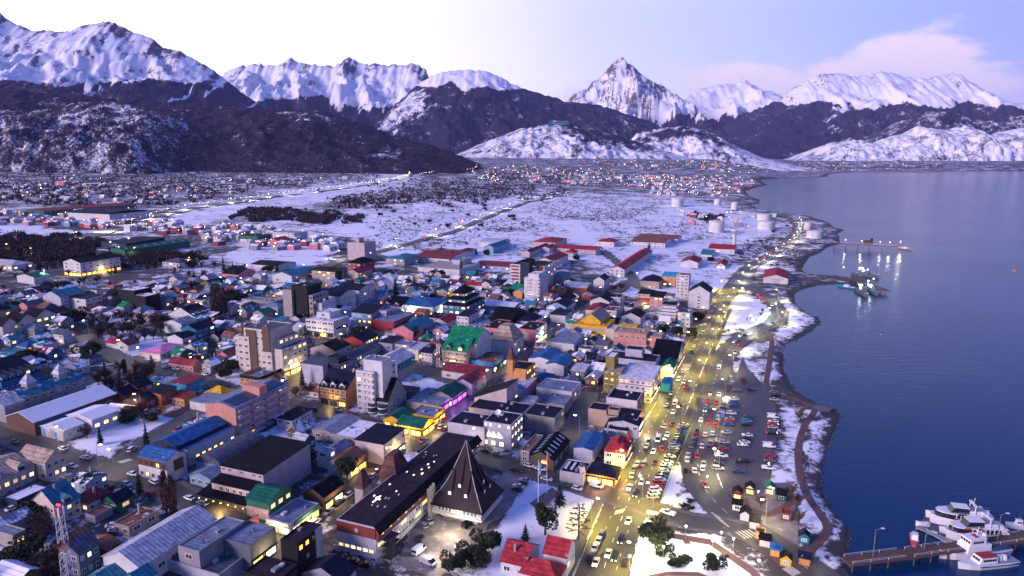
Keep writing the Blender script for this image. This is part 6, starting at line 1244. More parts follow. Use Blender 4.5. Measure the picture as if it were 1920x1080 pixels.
# ---------------------------------------------------------------- the far districts
def far_mesh(a, b, h, r, wk, rk, lit):
    m = MB(); m.box(-a / 2, -b / 2, -5, a / 2, b / 2, h, 0)
    m.loft([[(-a / 2 - .3, -b / 2 - .3, h), (a / 2 + .3, -b / 2 - .3, h), (a / 2 + .3, b / 2 + .3, h), (-a / 2 - .3, b / 2 + .3, h)], [(-a / 2, -.05, h + r), (a / 2, -.05, h + r), (a / 2, .05, h + r), (-a / 2, .05, h + r)]], 1)
    for i in range(2):
        m.box(-a / 2 + a * (.25 + .5 * i) - .7, -b / 2 - .06, h * .3, -a / 2 + a * (.25 + .5 * i) + .7, -b / 2 - .01, h * .7, 2 if (lit and i == 0) else 3)
    return m, [wall_mat(wk), roof_mat(rk, .45 if rk != 'snow' else .8), M_WARM, M_GLASS]
FAR = [('under the dark wooded hill', [(-20, 345), (120, 330), (250, 345), (420, 330), (560, 335), (700, 320), (760, 318), (640, 340), (500, 352), (330, 380), (230, 395), (60, 372), (-20, 380)], 70), ('round the arched arena', [(-20, 400), (60, 398), (260, 400), (330, 420), (380, 440), (300, 440), (120, 424), (-20, 422)], 50),
       ('along the plain road', [(370, 430), (450, 425), (560, 440), (640, 455), (640, 470), (480, 470), (380, 455)], 46), ('below the round mountain', [(880, 318), (960, 312), (1080, 318), (1180, 320), (1260, 330), (1260, 352), (1150, 350), (1060, 345), (900, 345)], 120),
       ('behind the white tanks', [(1190, 330), (1400, 330), (1420, 345), (1380, 372), (1300, 366), (1230, 372), (1200, 352)], 110), ('on the far snowy shore', [(1080, 303), (1300, 300), (1480, 292), (1560, 300), (1800, 308), (1730, 318), (1540, 322), (1400, 326), (1200, 318)], 160),
       ('among the white tanks', [(1260, 385), (1330, 395), (1400, 400), (1460, 405), (1440, 425), (1360, 445), (1290, 440)], 14)]
def far_town():
    rest = MB(); protos = {}; n = 0; restm = [wall_mat('white'), roof_mat('tin', .45), M_WARM, M_GLASS]; lamps = MB()
    for where, P, k in FAR:
        xs = [p[0] for p in P]; ys = [p[1] for p in P]; made = 0; t = 0
        while made < k and t < k * 12:
            t += 1; px, py = rf.uniform(min(xs), max(xs)), rf.uniform(min(ys), max(ys))
            if not bool(inside(P, np.array([px]), np.array([py]))[0]): continue
            x, y = gp(px, py)
            if not bool(inside(LAND, np.array([x]), np.array([y]))[0]): continue
            if not clear_of(x, y, 8) or road_gap(x, y) < 7: continue
            big = rf.random() < .10 and py < 350
            wk = rf.choice(('white', 'white', 'cream', 'grey', 'pink', 'lightblue', 'tan', 'red')); rk = rf.choice(('tin', 'snow', 'snow', 'maroon', 'navy', 'teal', 'rust', 'slate', 'red')); ang = A0 + rf.choice((0, R(90))) + rf.uniform(-.3, .3); sz = 'big' if big else 'small'
            key = (wk, rk, rf.random() < .35, big)
            if key not in protos:
                m, mm = far_mesh(rf.uniform(26, 44) if big else rf.uniform(9, 13), rf.uniform(16, 22) if big else rf.uniform(8, 10), rf.uniform(7, 9) if big else rf.uniform(3.5, 6), 2.2, wk, rk, key[2]); protos[key] = m.mesh('house', mm), m
            me, mb = protos[key]
            if n < 62 + 0 * made and (made < k * .09):
                o = bpy.data.objects.new('house', me); COL.objects.link(o); o.location = (x, y, T(x, y)); o.rotation_euler = (0, 0, ang)
                tag(o, '%s far %s %s %s roof %s' % (sz, WN[wk], 'hall with' if big else 'house with', RN[rk], where), 'house', 'far houses ' + where); n += 1
            else:
                c, s = math.cos(ang), math.sin(ang); b0 = len(rest.V); z = T(x, y)
                rest.V += [(x + c * p[0] - s * p[1], y + s * p[0] + c * p[1], z + p[2]) for p in mb.V]; rest.F += [tuple(i + b0 for i in f) for f in mb.F]; rest.I += [{0: 'wk', 1: 'rk', 2: 2, 3: 3}[i] if False else (i if i > 1 else (('w', wk) if i == 0 else ('r', rk))) for i in mb.I]
            FOOT.append((x, y, 10, 10, 0)); made += 1
    ms = []; idx = []
    for i in rest.I:
        if i not in ms: ms.append(i)
        idx.append(ms.index(i))
    rest.I = idx
    o = rest.build('far_settlement', [wall_mat(q[1]) if isinstance(q, tuple) and q[0] == 'w' else roof_mat(q[1], .45 if q[1] != 'snow' else .8) if isinstance(q, tuple) else (M_WARM if q == 2 else M_GLASS) for q in ms]); tag(o, 'far scatter of tiny houses below the mountains', None, None, 'stuff')
far_town()
# ---------------------------------------------------------------- street lamps
M_POLE = mat('galvanised steel', (.30, .31, .33), .45, metal=.6); M_LAMP = mat('lamp glow', (1, .9, .6), .4, emit=(1, .80, .40, 22)); M_LAMPC = mat('white lamp glow', (1, 1, 1), .4, emit=(.92, 1, .95, 22)); M_LAMPO = mat('sodium lamp glow', (1, .6, .2), .4, emit=(1, .42, .10, 26))
def lamp_proto(kind):
    p = MB(); q = MB(); hd = MB()
    if kind == 'arm':
        p.tube((0, 0, 0), (0, 0, 8.6), .13, .08, 6); q.tube((0, 0, 8.5), (1.9, 0, 9.1), .07, .05, 5); hd.box(1.6, -.24, 8.95, 2.5, .24, 9.15)
    else:
        p.tube((0, 0, 0), (0, 0, 4.4), .09, .06, 6); hd.cyl(0, 0, 4.4, 4.8, .18, .25, 8)
    return p.mesh('pole', [M_POLE]), (q.mesh('arm', [M_POLE]) if kind == 'arm' else None), hd
LP = {k: lamp_proto(k) for k in ('arm', 'post')}
HEADS = {}
def part(name, me, root):
    o = bpy.data.objects.new(name, me); COL.objects.link(o); o.parent = root; return o
def lamp(x, y, ang, kind, label, glow, P=0, col=(1, .80, .38), up=0, group='street lamps'):
    root = empty('street_lamp', (x, y, T(x, y) + up), ang); tag(root, label, 'street lamp', group)
    p, a, hd = LP[kind]; part('pole', p, root)
    if a: part('arm', a, root)
    if (kind, glow.name) not in HEADS: HEADS[kind, glow.name] = hd.mesh('lamp_head', [glow])
    part('lamp_head', HEADS[kind, glow.name], root)
    if P:
        L = bpy.data.lights.new('lamp_light', 'SPOT' if kind == 'arm' else 'POINT'); L.energy = P; L.color = col; L.shadow_soft_size = .35
        if kind == 'arm': L.spot_size = R(150); L.spot_blend = .6
        o = bpy.data.objects.new('lamp_light', L); COL.objects.link(o); o.parent = root; o.location = (2.05, 0, 8.8) if kind == 'arm' else (0, 0, 5.1)
def along(P, d0, d1, step, off):
    "points beside a road every STEP metres"
    Q = np.array(P); acc = step; out = []
    for a, b in zip(Q, Q[1:]):
        d = b - a; l = np.linalg.norm(d)
        if l < 1e-6: continue
        acc += l
        if acc >= step and d0 < np.hypot(*a) < d1:
            acc = 0; n = np.array([-d[1], d[0]]) / l; q = a + n * off; out.append((q[0], q[1], math.atan2(-n[1] * np.sign(off), -n[0] * np.sign(off)), d / l))
    return out
LW = 14500
def place_lamps():
    seen = []
    for road, P, d0, d1, st, off, kind, glow, W_, col in (('town side of the avenue', AV, 165, 640, 36, 9.0, 'arm', M_LAMP, LW, (1, .79, .07)), ('sea side of the avenue', AV, 183, 640, 36, -8.9, 'arm', M_LAMP, LW, (1, .80, .08)),
            ('coast highway past the tanks', AV, 680, 1350, 48, -8, 'arm', M_LAMPC, LW * 1.3, (1, .93, .70)), ('car park edge of the waterfront road', WF, 170, 620, 42, -7.6, 'arm', M_LAMP, LW * .62, (1, .86, .40))):
        pts = along(P, d0, d1, st, off)
        for i, (x, y, an, d) in enumerate(pts):
            if not clear_of(x, y, 1.3): continue
            ref = landmarks(x, y, 14)
            lab = None
            for l, bx, by, s_ in ref[:14]:
                t = 'tall lit street lamp on the %s nearest the %s' % (road, short(l)); t = t.replace(' nearest ', ' by ')
                if t not in USED and len(t.split()) <= 16: lab = t; USED.add(t); break
            lamp(x, y, an, kind, lab or '%s tall lit street lamp counted along the %s' % (ORD[i % 12], road), glow, W_, col)
    for px, py, t in ((1335, 1040, 'by the plaza wall'), (1374, 1036, 'at the plaza corner bench'), (1285, 1012, 'beside the red plaza steps'), (1351, 1024, 'on the curved plaza kerb'), (1310, 1058, 'between the plaza bushes'), (1215, 985, 'at the crossing island'), (1223, 1050, 'on the narrow plaza path'), (1243, 1052, 'before the dark plaza shrub'), (1180, 1070, 'at the avenue end of the plaza'), (1421, 1078, 'at the lower plaza edge')):
        x, y = gp(px, py); lamp(x, y, 0, 'post', 'short lit post lamp ' + t, M_LAMP, 2600, (1, .84, .55), group='plaza post lamps')
    for px, py, t in ((1440, 890, 'above the market kerb'), (1448, 938, 'in the middle of the market'), (1325, 915, 'on the snowy traffic island'), (1420, 945, 'by the round market planter'), (1345, 868, 'at the car park entrance')):
        x, y = gp(px, py); lamp(x, y, 0, 'post', 'short post lamp ' + t, M_LAMP, 500, (1, .84, .55), group='market post lamps')
    k = 0
    for n, w, P in ROADW:
        if n != 'street': continue
        for x, y, an, d in along(P, 150, 640, 56, w / 2 + .8):
            if not clear_of(x, y, 1.0): continue
            lab = unique_label('street lamp on a side street', x, y, ('', 'with bent arm')); k += 1
            lamp(x, y, an, 'arm', lab, M_LAMP if k % 3 else M_LAMPC, 1700, (1, .74, .32), group='side street lamps')
    for px, py, c in ((1455, 590, M_LAMPC), (1415, 622, M_LAMPC), (1400, 615, M_LAMPC), (1447, 600, M_LAMPC), (1395, 560, M_LAMPC), (265, 775, M_LAMPO), (462, 517, M_LAMPO), (86, 527, M_LAMPC), (420, 540, M_LAMPC), (450, 543, M_LAMPC), (60, 483, M_LAMPO), (18, 474, M_LAMPO), (240, 462, M_LAMPC), (358, 500, M_LAMPO), (392, 452, M_LAMPO), (220, 480, M_LAMPO), (250, 482, M_LAMPO), (1240, 717, M_LAMPO), (1236, 645, M_LAMPC), (205, 470, M_LAMPC)):
        x, y = gp(px, py); lab = unique_label({'white lamp glow': 'white glaring', 'sodium lamp glow': 'orange glowing'}[c.name] + ' street lamp', x, y)
        lamp(x, y, rf.uniform(0, 6), 'arm', lab, c, 9000, (1, .5, .16) if c is M_LAMPO else (.85, 1, .9), group='yard lamps')
place_lamps()
for root, p, span, col, w in LIGHTS:                                     # light of shop windows, porch and arches, plus the added car park lights
    L = bpy.data.lights.new('shop_light', 'POINT'); L.energy = 900 * w; L.color = col; L.shadow_soft_size = .8
    o = bpy.data.objects.new('shop_light', L); COL.objects.link(o); o.parent = root; o.location = p
def far_lamps():
    m = MB(); n = 0
    def dot(x, y, z, r, i):
        m.loft([[(x + r * .7 * c, y + r * .7 * s, z - r * .6) for c, s in ((1, 0), (0, 1), (-1, 0), (0, -1))], [(x + r * c, y + r * s, z) for c, s in ((1, 0), (0, 1), (-1, 0), (0, -1))], [(x + r * .6 * c, y + r * .6 * s, z + r * .7) for c, s in ((1, 0), (0, 1), (-1, 0), (0, -1))]], i)
    for where, P, k in FAR:
        xs = [p[0] for p in P]; ys = [p[1] for p in P]; c = 0
        while c < k * 1.0:
            px, py = rf.uniform(min(xs), max(xs)), rf.uniform(min(ys), max(ys)); 
            if not bool(inside(P, np.array([px]), np.array([py]))[0]): c += .2; continue
            x, y = gp(px, py); c += 1
            if not bool(inside(LAND, np.array([x]), np.array([y]))[0]): continue
            D = math.hypot(x, y); dot(x, y, T(x, y) + 7, min(1.2, .29 * D / 1000 + .1) * rf.choice((.6, .8, 1.0)), rf.choice((0, 0, 1, 1, 2)))
    for P, sp, i in ((ROADW[-2][2], 22, 2), (ROADW[-1][2], 22, 2), (ROADW[-3][2], 60, 2)):
        for x, y, an, d in along(P, 600, 4500, sp, 6): dot(x, y, T(x, y) + 8, min(.9, .2 * math.hypot(x, y) / 1000), i)
    tag(m.build('far_lamp_glow', [mat('far lamp %d' % i, c, .4, emit=(*c, 15)) for i, c in enumerate(((1, .42, .10), (1, .72, .35), (1, .92, .75)))]), 'tiny far lamps glowing below the mountains', None, None, 'stuff')
    for P, W_, st in ((ROADW[-2][2], 60000, 75), (ROADW[-1][2], 70000, 90), (ROADW[-3][2], 12000, 110)):
        for x, y, an, d in along(P, 650, 2600, st, 5):
            lamp(x, y, an, 'arm', 'far lit lamp on the highway across the plain', M_LAMPC, W_, (1, .93, .62), group='highway lamps')
far_lamps()
# ---------------------------------------------------------------- trees
M_BARK = mat('bark', (.055, .04, .035), .9); M_TWIG = mat('bare twigs', (.075, .042, .045), .95, noise=.9, nscale=.9, col2=(.035, .022, .026))
M_TWIGG = mat('golden twigs', (.16, .10, .065), .95, noise=.9, nscale=.9, col2=(.08, .05, .04))
M_NEED = mat('dark needles', (.016, .030, .022), .9, noise=.9, nscale=.8, col2=(.006, .012, .012)); M_LEAF = mat('evergreen leaves', (.035, .05, .018), .85, noise=.9, nscale=1.1, col2=(.012, .02, .012))
M_RUSTL = mat('reddish monkey-puzzle leaves', (.09, .035, .028), .9, noise=.9, nscale=.9, col2=(.03, .018, .02))
rt = random.Random(21)
def rv(): 
    while True:
        p = Vector((rt.uniform(-1, 1), rt.uniform(-1, 1), rt.uniform(-1, 1)))
        if .05 < p.length < 1: return p
def tri(m, p, d, w, i=0):
    s = d.cross(rv()).normalized() * w; m.face([tuple(p - s), tuple(p + s), tuple(p + d)], i)
def leafq(m, p, s, i=0):
    u = rv().normalized(); w = u.cross(rv()).normalized(); u, w = u * s, w * s * .7; m.face([tuple(p - u - w), tuple(p + u - w), tuple(p + u + w), tuple(p - u + w)], i)
def tree_proto(kind):
    "trunk and crown meshes of a tree one unit high"
    t = MB(); c = MB(); cm = M_TWIG
    if kind in ('bare', 'golden'):
        cm = M_TWIG if kind == 'bare' else M_TWIGG
        t.tube((0, 0, -.1), (0, 0, .42), .028, .018, 6)
        for k in range(11):
            a = k * 2.4 + rt.random(); z = rt.uniform(.12, .45); e = Vector((math.cos(a) * rt.uniform(.14, .34), math.sin(a) * rt.uniform(.14, .34), z + rt.uniform(.22, .42))); b = Vector((0, 0, z)); t.tube(b, e, .012, .004, 4)
            for j in range(44):
                f = rt.uniform(.15, 1.0); p = b.lerp(e, f); d = Vector((rt.uniform(-1, 1), rt.uniform(-1, 1), rt.uniform(.1, 1.3))).normalized() * rt.uniform(.06, .17); tri(c, p, d, .013)
                if j % 3 == 0: tri(c, p + d * .6, (d + rv() * .1).normalized() * .10, .010)
    elif kind == 'poplar':
        t.tube((0, 0, -.1), (0, 0, .9), .022, .006, 6)
        for k in range(420):
            z = rt.uniform(.06, .95); r = .085 * math.sin(math.pi * min(1, z * .9 + .12)) ** .6 * rt.uniform(.3, 1); a = rt.uniform(0, 6.28); tri(c, Vector((r * math.cos(a), r * math.sin(a), z)), Vector((.35 * math.cos(a), .35 * math.sin(a), 1.5)).normalized() * rt.uniform(.06, .13), .011)
    elif kind == 'conifer':
        cm = M_NEED; t.tube((0, 0, -.1), (0, 0, .95), .022, .004, 6)
        for k in range(520):
            z = rt.uniform(.07, .99); r = .24 * (1 - z) ** .8 * (.75 + .35 * math.sin(z * 46)) + .01; a = rt.uniform(0, 6.28); b = Vector((r * .25 * math.cos(a), r * .25 * math.sin(a), z + .02)); e = Vector((r * math.cos(a), r * math.sin(a), z - r * .32)); tri(c, b, e - b, .022 * (1.1 - z) + .004)
    elif kind == 'round':
        cm = M_LEAF; t.tube((0, 0, -.1), (.02, 0, .5), .035, .02, 6); t.tube((0, 0, .2), (.12, .08, .55), .02, .01, 5); t.tube((0, 0, .24), (-.13, .05, .55), .02, .01, 5)
        cl = [(Vector((rt.uniform(-.24, .24), rt.uniform(-.24, .24), rt.uniform(.42, .82))), rt.uniform(.10, .19)) for _ in range(15)]
        for k in range(1300):
            q, r = rt.choice(cl); leafq(c, q + rv().normalized() * r * rt.uniform(.7, 1.05), rt.uniform(.02, .036))
    elif kind == 'bush':
        cm = M_LEAF; t.tube((0, 0, -.1), (0, 0, .3), .03, .02, 5); cl = [(Vector((rt.uniform(-.42, .42), rt.uniform(-.42, .42), rt.uniform(.25, .68))), rt.uniform(.16, .30)) for _ in range(12)]
        for k in range(1700):
            q, r = rt.choice(cl); p = q + rv().normalized() * r * rt.uniform(.65, 1.05)
            if p.z > -.05: leafq(c, p, rt.uniform(.028, .055))
    elif kind == 'puzzle':
        cm = M_RUSTL; t.tube((0, 0, -.1), (0, 0, .92), .03, .012, 6)
        for k in range(34):
            z = .22 + .72 * k / 34; a = k * 2.4; L_ = .38 * (1 - z * .72); b = Vector((0, 0, z)); e = b + Vector((math.cos(a) * L_, math.sin(a) * L_, L_ * .12)); t.tube(b, e, .008, .004, 4)
            for j in range(20): tri(c, b.lerp(e, rt.uniform(.25, 1)), (rv() * .7 + Vector((math.cos(a), math.sin(a), -.2))).normalized() * rt.uniform(.04, .10), .010)
    return t.mesh('trunk', [M_BARK]), c.mesh('crown', [cm])
TP = {k: [tree_proto(k) for _ in range(n)] for k, n in (('bare', 4), ('golden', 2), ('poplar', 2), ('conifer', 3), ('round', 3), ('bush', 3), ('puzzle', 1))}
TW = dict(bare='bare purple-brown tree', golden='bare golden-twigged tree', poplar='tall bare poplar', conifer='dark conifer', round='round-crowned evergreen', bush='rounded evergreen shrub', puzzle='reddish spreading monkey-puzzle tree')
def tree(x, y, kind, h, label=None, sx=1.0):
    root = empty({'bush': 'shrub', 'conifer': 'conifer', 'poplar': 'poplar_tree'}.get(kind, 'tree'), (x, y, T(x, y)), rt.uniform(0, 6.28)); root.scale = (h * sx, h * sx, h)
    size = 'small ' if h < 4.5 else 'tall ' if h > 9 and kind != 'poplar' else ''
    tag(root, label or unique_label(size + TW[kind], x, y, ('', 'growing', 'standing')), 'shrub' if kind == 'bush' else 'tree', 'trees and shrubs of the town')
    t, c = rt.choice(TP[kind]); part('trunk', t, root); part('crown', c, root); return root
for px, py, k, h, lab, sx in ((1049, 950, 'conifer', 9, 'dense conifer in a brown bed in the snowy park', 1.5), (1022, 1003, 'round', 11, 'big round-crowned dark tree on a forked trunk in the snowy park', 1.1), (1085, 1012, 'puzzle', 13, 'reddish open-branched tree by the park railing', 1.0), (985, 1018, 'conifer', 6.5, 'small dark conifer behind the red-roofed villa', 1.4),
        (912, 1030, 'bush', 8, 'large dark evergreen clump between car park and snowy park, upper', 1.0), (892, 1062, 'bush', 8, 'large dark evergreen clump at the car park corner, lower', 1.0), (850, 1068, 'bush', 6.5, 'smaller dark clump beside the car park entrance', 1.0),
        (1234, 1018, 'bush', 8.5, 'big dark evergreen tree overhanging the plaza', 1.1), (1245, 1044, 'bush', 5, 'dark cone-like shrub on the lit plaza', 1.0), (1262, 1062, 'bush', 3.2, 'low green shrub at the plaza path', 1.3), (1283, 1058, 'bush', 3.4, 'second low green shrub next to the plaza path', 1.3), (1335, 1066, 'bush', 5.2, 'bright lamp-lit yellow-green bush on the plaza', 1.15), (1356, 1060, 'bare', 5, 'bare grey bush touching the lamp-lit bush', 1.2),
        (276, 842, 'conifer', 11, 'lone spruce on the corner of the snowy lot', .8), (262, 928, 'conifer', 9, 'thin dark spruce beside the green cabin', .9), (313, 962, 'poplar', 15, 'bare poplar at the warehouse end', 1.2), (326, 966, 'poplar', 14, 'second bare poplar at the warehouse end', 1.3), (651, 905, 'round', 11, 'round dark tree by the yellow lit shopfront', 1.1), (585, 872, 'bare', 9, 'bare tree against the mauve hall wall', 1.1),
        (567, 725, 'conifer', 11, 'dark spruce beside the stepped hotel street', .9), (555, 745, 'bare', 7, 'bare shrub by the side street corner', 1.4), (580, 742, 'bare', 7, 'bare bushy tree before the half-timbered inn', 1.4), (53, 682, 'bush', 9, 'near-black round tree beside the navy hall', 1.0), (163, 672, 'bush', 10, 'large black spreading tree at the street bend', 1.1), (402, 590, 'poplar', 21, 'tallest brown poplar of the group on the left', 1.3), (412, 594, 'poplar', 23, 'thick brown poplar beside the tallest one', 1.4), (422, 590, 'poplar', 19, 'lower poplar on the right side of the group', 1.4),
        (438, 565, 'bush', 10, 'round dark tree beside the brown poplars', 1.1), (671, 637, 'round', 9, 'round olive tree by the fairy-light restaurant', 1.3), (725, 560, 'conifer', 12, 'dark broad conifer before the chalet', 1.5), (742, 556, 'conifer', 13, 'taller dark conifer behind the chalet', 1.5), (1243, 634, 'round', 10, 'first of three round lamp-lit trees by the avenue', 1.3), (1268, 638, 'round', 11, 'middle one of three round lamp-lit trees by the avenue', 1.2), (1297, 642, 'round', 10, 'last of three round trees, next to the avenue', 1.2),
        (1310, 600, 'bush', 8, 'black shrub mass beside the five-sided gable building', 1.0), (1082, 489, 'bush', 8, 'round dark tree beside the pink gatehouse', 1.0), (828, 476, 'conifer', 10, 'dark conifer behind the maroon school', 1.4), (849, 486, 'conifer', 10, 'dark conifer before the maroon school', 1.4), (914, 480, 'bush', 9, 'dark tree clump at the hangar corner', .9), (893, 478, 'conifer', 9, 'thin conifer between school and hangar', 1.2), (1217, 467, 'conifer', 9, 'black tree by the barracks end', 1.6), (1333, 490, 'bush', 6, 'dark bush pile on the snow by the small pink cottage', 1.2),
        (1394, 728, 'golden', 8, 'bare golden tree on the snow strip by the car park', 1.0), (1500, 790, 'golden', 9, 'bare golden tree near the promenade bend', 1.1), (1483, 935, 'golden', 8, 'bare golden tree above the play hut', 1.1), (1492, 958, 'golden', 9, 'bare golden tree beside the play hut', 1.1), (1497, 985, 'golden', 7, 'bare golden tree below the play hut', 1.1), (1426, 950, 'golden', 6, 'bare tree in the round market planter', 1.2), (878, 590, 'conifer', 10, 'single spruce before the long white-roofed hall', .8), (533, 780, 'conifer', 8, 'small dark conifer in the snowy yard', .9), (777, 640, 'round', 10, 'tall dark tree against the pink gabled house', .8), (865, 515, 'poplar', 14, 'brown poplar by the black chalet cafe', 1.4), (1165, 545, 'bare', 9, 'bare trees before the brick vaulted hall', 1.5), (1150, 548, 'bare', 9, 'second bare tree before the brick vaulted hall', 1.5)):
    x, y = gp(px, py); tree(x, y, k, h, lab, sx)
def scatter(P, n, kinds, h0, h1, r=1.2):
    X = [gp(*p) for p in P]; xs = [p[0] for p in X]; ys = [p[1] for p in X]; c = t = 0
    while c < n and t < n * 40:
        t += 1; x, y = rt.uniform(min(xs), max(xs)), rt.uniform(min(ys), max(ys))
        if not bool(inside(X, np.array([x]), np.array([y]))[0]) or road_gap(x, y) < 1.5 or not clear_of(x, y, r): continue
        tree(x, y, rt.choice(kinds), rt.uniform(h0, h1), None, rt.uniform(1.0, 1.45)); c += 1
scatter([(128, 600), (300, 592), (330, 640), (230, 655), (150, 640)], 48, ('bare', 'bare', 'bare', 'bare', 'bare', 'bush'), 6, 10)
scatter([(178, 700), (290, 690), (290, 735), (185, 760)], 26, ('bare', 'bare', 'poplar'), 6, 10)
scatter([(35, 985), (112, 990), (125, 1085), (10, 1085)], 16, ('bare', 'bare', 'bush'), 6, 9)
scatter([(200, 780), (260, 760), (290, 785), (230, 800)], 6, ('golden', 'bare'), 6, 8)
scatter([(-60, 462), (330, 470), (420, 505), (-60, 520)], 40, ('bare', 'bare', 'conifer', 'bush'), 6, 10)
scatter([(-60, 470), (330, 480), (450, 560), (330, 600), (60, 590), (-60, 600)], 84, ('bare', 'bare', 'bare', 'bare', 'conifer', 'bush'), 5, 10)
scatter([(330, 480), (640, 520), (600, 640), (420, 640)], 44, ('bare', 'bare', 'conifer', 'bush'), 4, 9)
scatter([(350, 640), (470, 660), (470, 740), (330, 760)], 14, ('bare', 'bush'), 3, 7)
scatter([(640, 520), (1000, 520), (1100, 600), (800, 660)], 24, ('bare', 'conifer', 'bush'), 4, 8)
scatter([(0, 700), (300, 780), (250, 980), (0, 1060)], 12, ('bare', 'conifer', 'bush'), 4, 8)
scatter([(1290, 940), (1330, 950), (1300, 975), (1262, 958)], 4, ('bush',), 1.4, 2.0)
scatter([(640, 400), (900, 380), (1000, 420), (700, 460)], 26, ('bare', 'bare', 'bush'), 5, 9)
scatter([(1340, 700), (1300, 800), (1290, 790), (1335, 690)], 7, ('bush', 'bare'), 1.2, 2.4)
scatter([(1345, 610), (1440, 580), (1440, 600), (1360, 650)], 8, ('bare', 'conifer'), 3, 5)
scatter([(1360, 470), (1480, 420), (1480, 440), (1330, 500)], 12, ('bare', 'bush'), 3, 6)
# ---------------------------------------------------------------- woods, as one mass each
def tufts(name, label, pts, mats, h=7.0, w=3.2):
    n = len(pts); rng = np.random.default_rng(4); k = 8
    P = np.repeat(np.array(pts), k, 0); N = len(P); a = rng.uniform(0, 6.283, N); rr = rng.uniform(0, .5, N) * w; hh = rng.uniform(.55, 1.1, N) * h * np.repeat(rng.uniform(.5, 1.5, n), k)
    base = P + np.stack([np.cos(a) * rr, np.sin(a) * rr, rng.uniform(-.1, .35, N) * h], -1); out = rng.uniform(.25, .6, N) * w
    tip = base + np.stack([np.cos(a) * out * .5, np.sin(a) * out * .5, hh * .62], -1); b = a + rng.uniform(.6, 2.4, N); s = np.stack([np.cos(b), np.sin(b), b * 0], -1) * (.16 * w)
    V = np.stack([base - s, base + s, tip + s * .25, tip - s * .25], 1).reshape(-1, 3).astype(np.float32)
    me = bpy.data.meshes.new(name); me.vertices.add(len(V)); me.vertices.foreach_set('co', V.ravel()); q = np.arange(len(V), dtype=np.int32)
    me.loops.add(len(q)); me.loops.foreach_set('vertex_index', q); me.polygons.add(N); me.polygons.foreach_set('loop_start', q[::4].copy()); me.polygons.foreach_set('loop_total', np.full(N, 4, np.int32))
    for m in mats: me.materials.append(m)
    me.polygons.foreach_set('material_index', np.repeat(rng.integers(0, len(mats), n), k).astype(np.int32)); me.update(calc_edges=True)
    o = bpy.data.objects.new(name, me); COL.objects.link(o); tag(o, label, None, None, 'stuff')
def sample(P, n, keep=None):
    xs = [p[0] for p in P]; ys = [p[1] for p in P]; rng = np.random.default_rng(n); px, py = rng.uniform(min(xs), max(xs), n * 9), rng.uniform(min(ys), max(ys), n * 9)
    h_ = max(ys) - min(ys); jx, jy = (fbm(px / 30, py / 12, 3, 17) - .5) * h_ * 2.4, (fbm(px / 30, py / 12, 3, 27) - .5) * h_ * .8
    k = inside(P, px + jx, py + jy) & (fbm(px / 12, py / 5, 3, 37) > rng.uniform(.22, .56, len(px))); x, y = gpv(px[k], py[k]); k = np.ones(len(x), bool)
    for q, w in ROADP:
        for a in q[::2]: k &= np.hypot(x - a[0], y - a[1]) > w / 2 + 6
    x, y = x[k], y[k]; z = T(x, y); out = []
    for a in zip(x, y, z):
        if len(out) >= n: break
        if clear_of(a[0], a[1], 2): out.append(a)
    return out
WM = [mat('winter wood purple', (.050, .028, .036), .95), mat('winter wood brown', (.036, .024, .026), .95), mat('winter wood dark', (.018, .016, .022), .95)]
W_ = []
for P, n in (([(-20, 432), (60, 440), (140, 447), (230, 455), (190, 478), (90, 490), (-20, 480)], 900), ([(430, 396), (540, 390), (640, 405), (635, 420), (520, 420), (430, 412)], 620), ([(610, 385), (700, 352), (790, 335), (900, 345), (1070, 355), (1060, 366), (900, 372), (760, 385), (650, 392)], 900),
             ([(-20, 322), (120, 318), (300, 325), (480, 328), (640, 318), (760, 300), (880, 305), (770, 322), (640, 338), (500, 350), (330, 370), (150, 378), (-20, 385)], 1700), ([(870, 318), (960, 305), (1090, 312), (1110, 335), (960, 340)], 260), ([(230, 480), (330, 470), (345, 482), (300, 490)], 90), ([(640, 405), (690, 400), (690, 418), (645, 420)], 60), ([(880, 326), (1100, 318), (1260, 328), (1180, 350), (960, 350)], 260), ([(1060, 306), (1300, 299), (1560, 304), (1500, 315), (1200, 318)], 420), ([(1540, 306), (1900, 305), (1930, 314), (1600, 318)], 420), ([(-40, 486), (200, 482), (330, 488), (300, 500), (-40, 506)], 110), ([(1290, 395), (1360, 405), (1350, 420), (1300, 412)], 90)):
    W_ += sample(P, int(n * 2.6))
tufts('woodland', 'bare purple winter woods round the plain', W_, WM, 5.0, 4.6)
tufts('scrub', 'low dark scrub scattered on the snowy plain', sample([(985, 376), (1090, 368), (1235, 376), (1255, 405), (1130, 414), (1000, 404)], 1300) + sample([(900, 410), (1020, 405), (1060, 425), (960, 440)], 160) + sample([(640, 400), (1000, 380), (980, 450), (700, 470)], 700) + sample([(1060, 420), (1300, 410), (1400, 440), (1200, 450)], 300) + sample([(1340, 500), (1440, 440), (1500, 455), (1480, 500)], 300), WM, 1.5, 3.4)
W2 = []
for o in [o for o in bpy.data.objects if o.name.startswith('hill')]:
    me = o.data; n = len(me.vertices); co = np.empty(n * 3, np.float32); me.vertices.foreach_get('co', co); co = co.reshape(-1, 3); sn = np.empty(n, np.float32); me.attributes['snow'].data.foreach_get('value', sn)
    D = np.hypot(co[:, 0], co[:, 1]); rng = np.random.default_rng(9); px, py = proj(co[:, 0], co[:, 1], co[:, 2])
    k = (px > -60) & (px < 1980) & (D < 4100) & (rng.random(n) < np.where(sn < .3, .36, np.where(sn < .5, .22, .035)) * np.where(D > 3300, .6, 1))
    W2 += [tuple(p + np.array([rng.uniform(-6, 6), rng.uniform(-6, 6), -1.0])) for p in co[k]]
if len(W2) > 19000: W2 = rt.sample(W2, 19000)
tufts('forest', 'dark leafless forest covering the near hills', W2, WM, 10, 8.0)
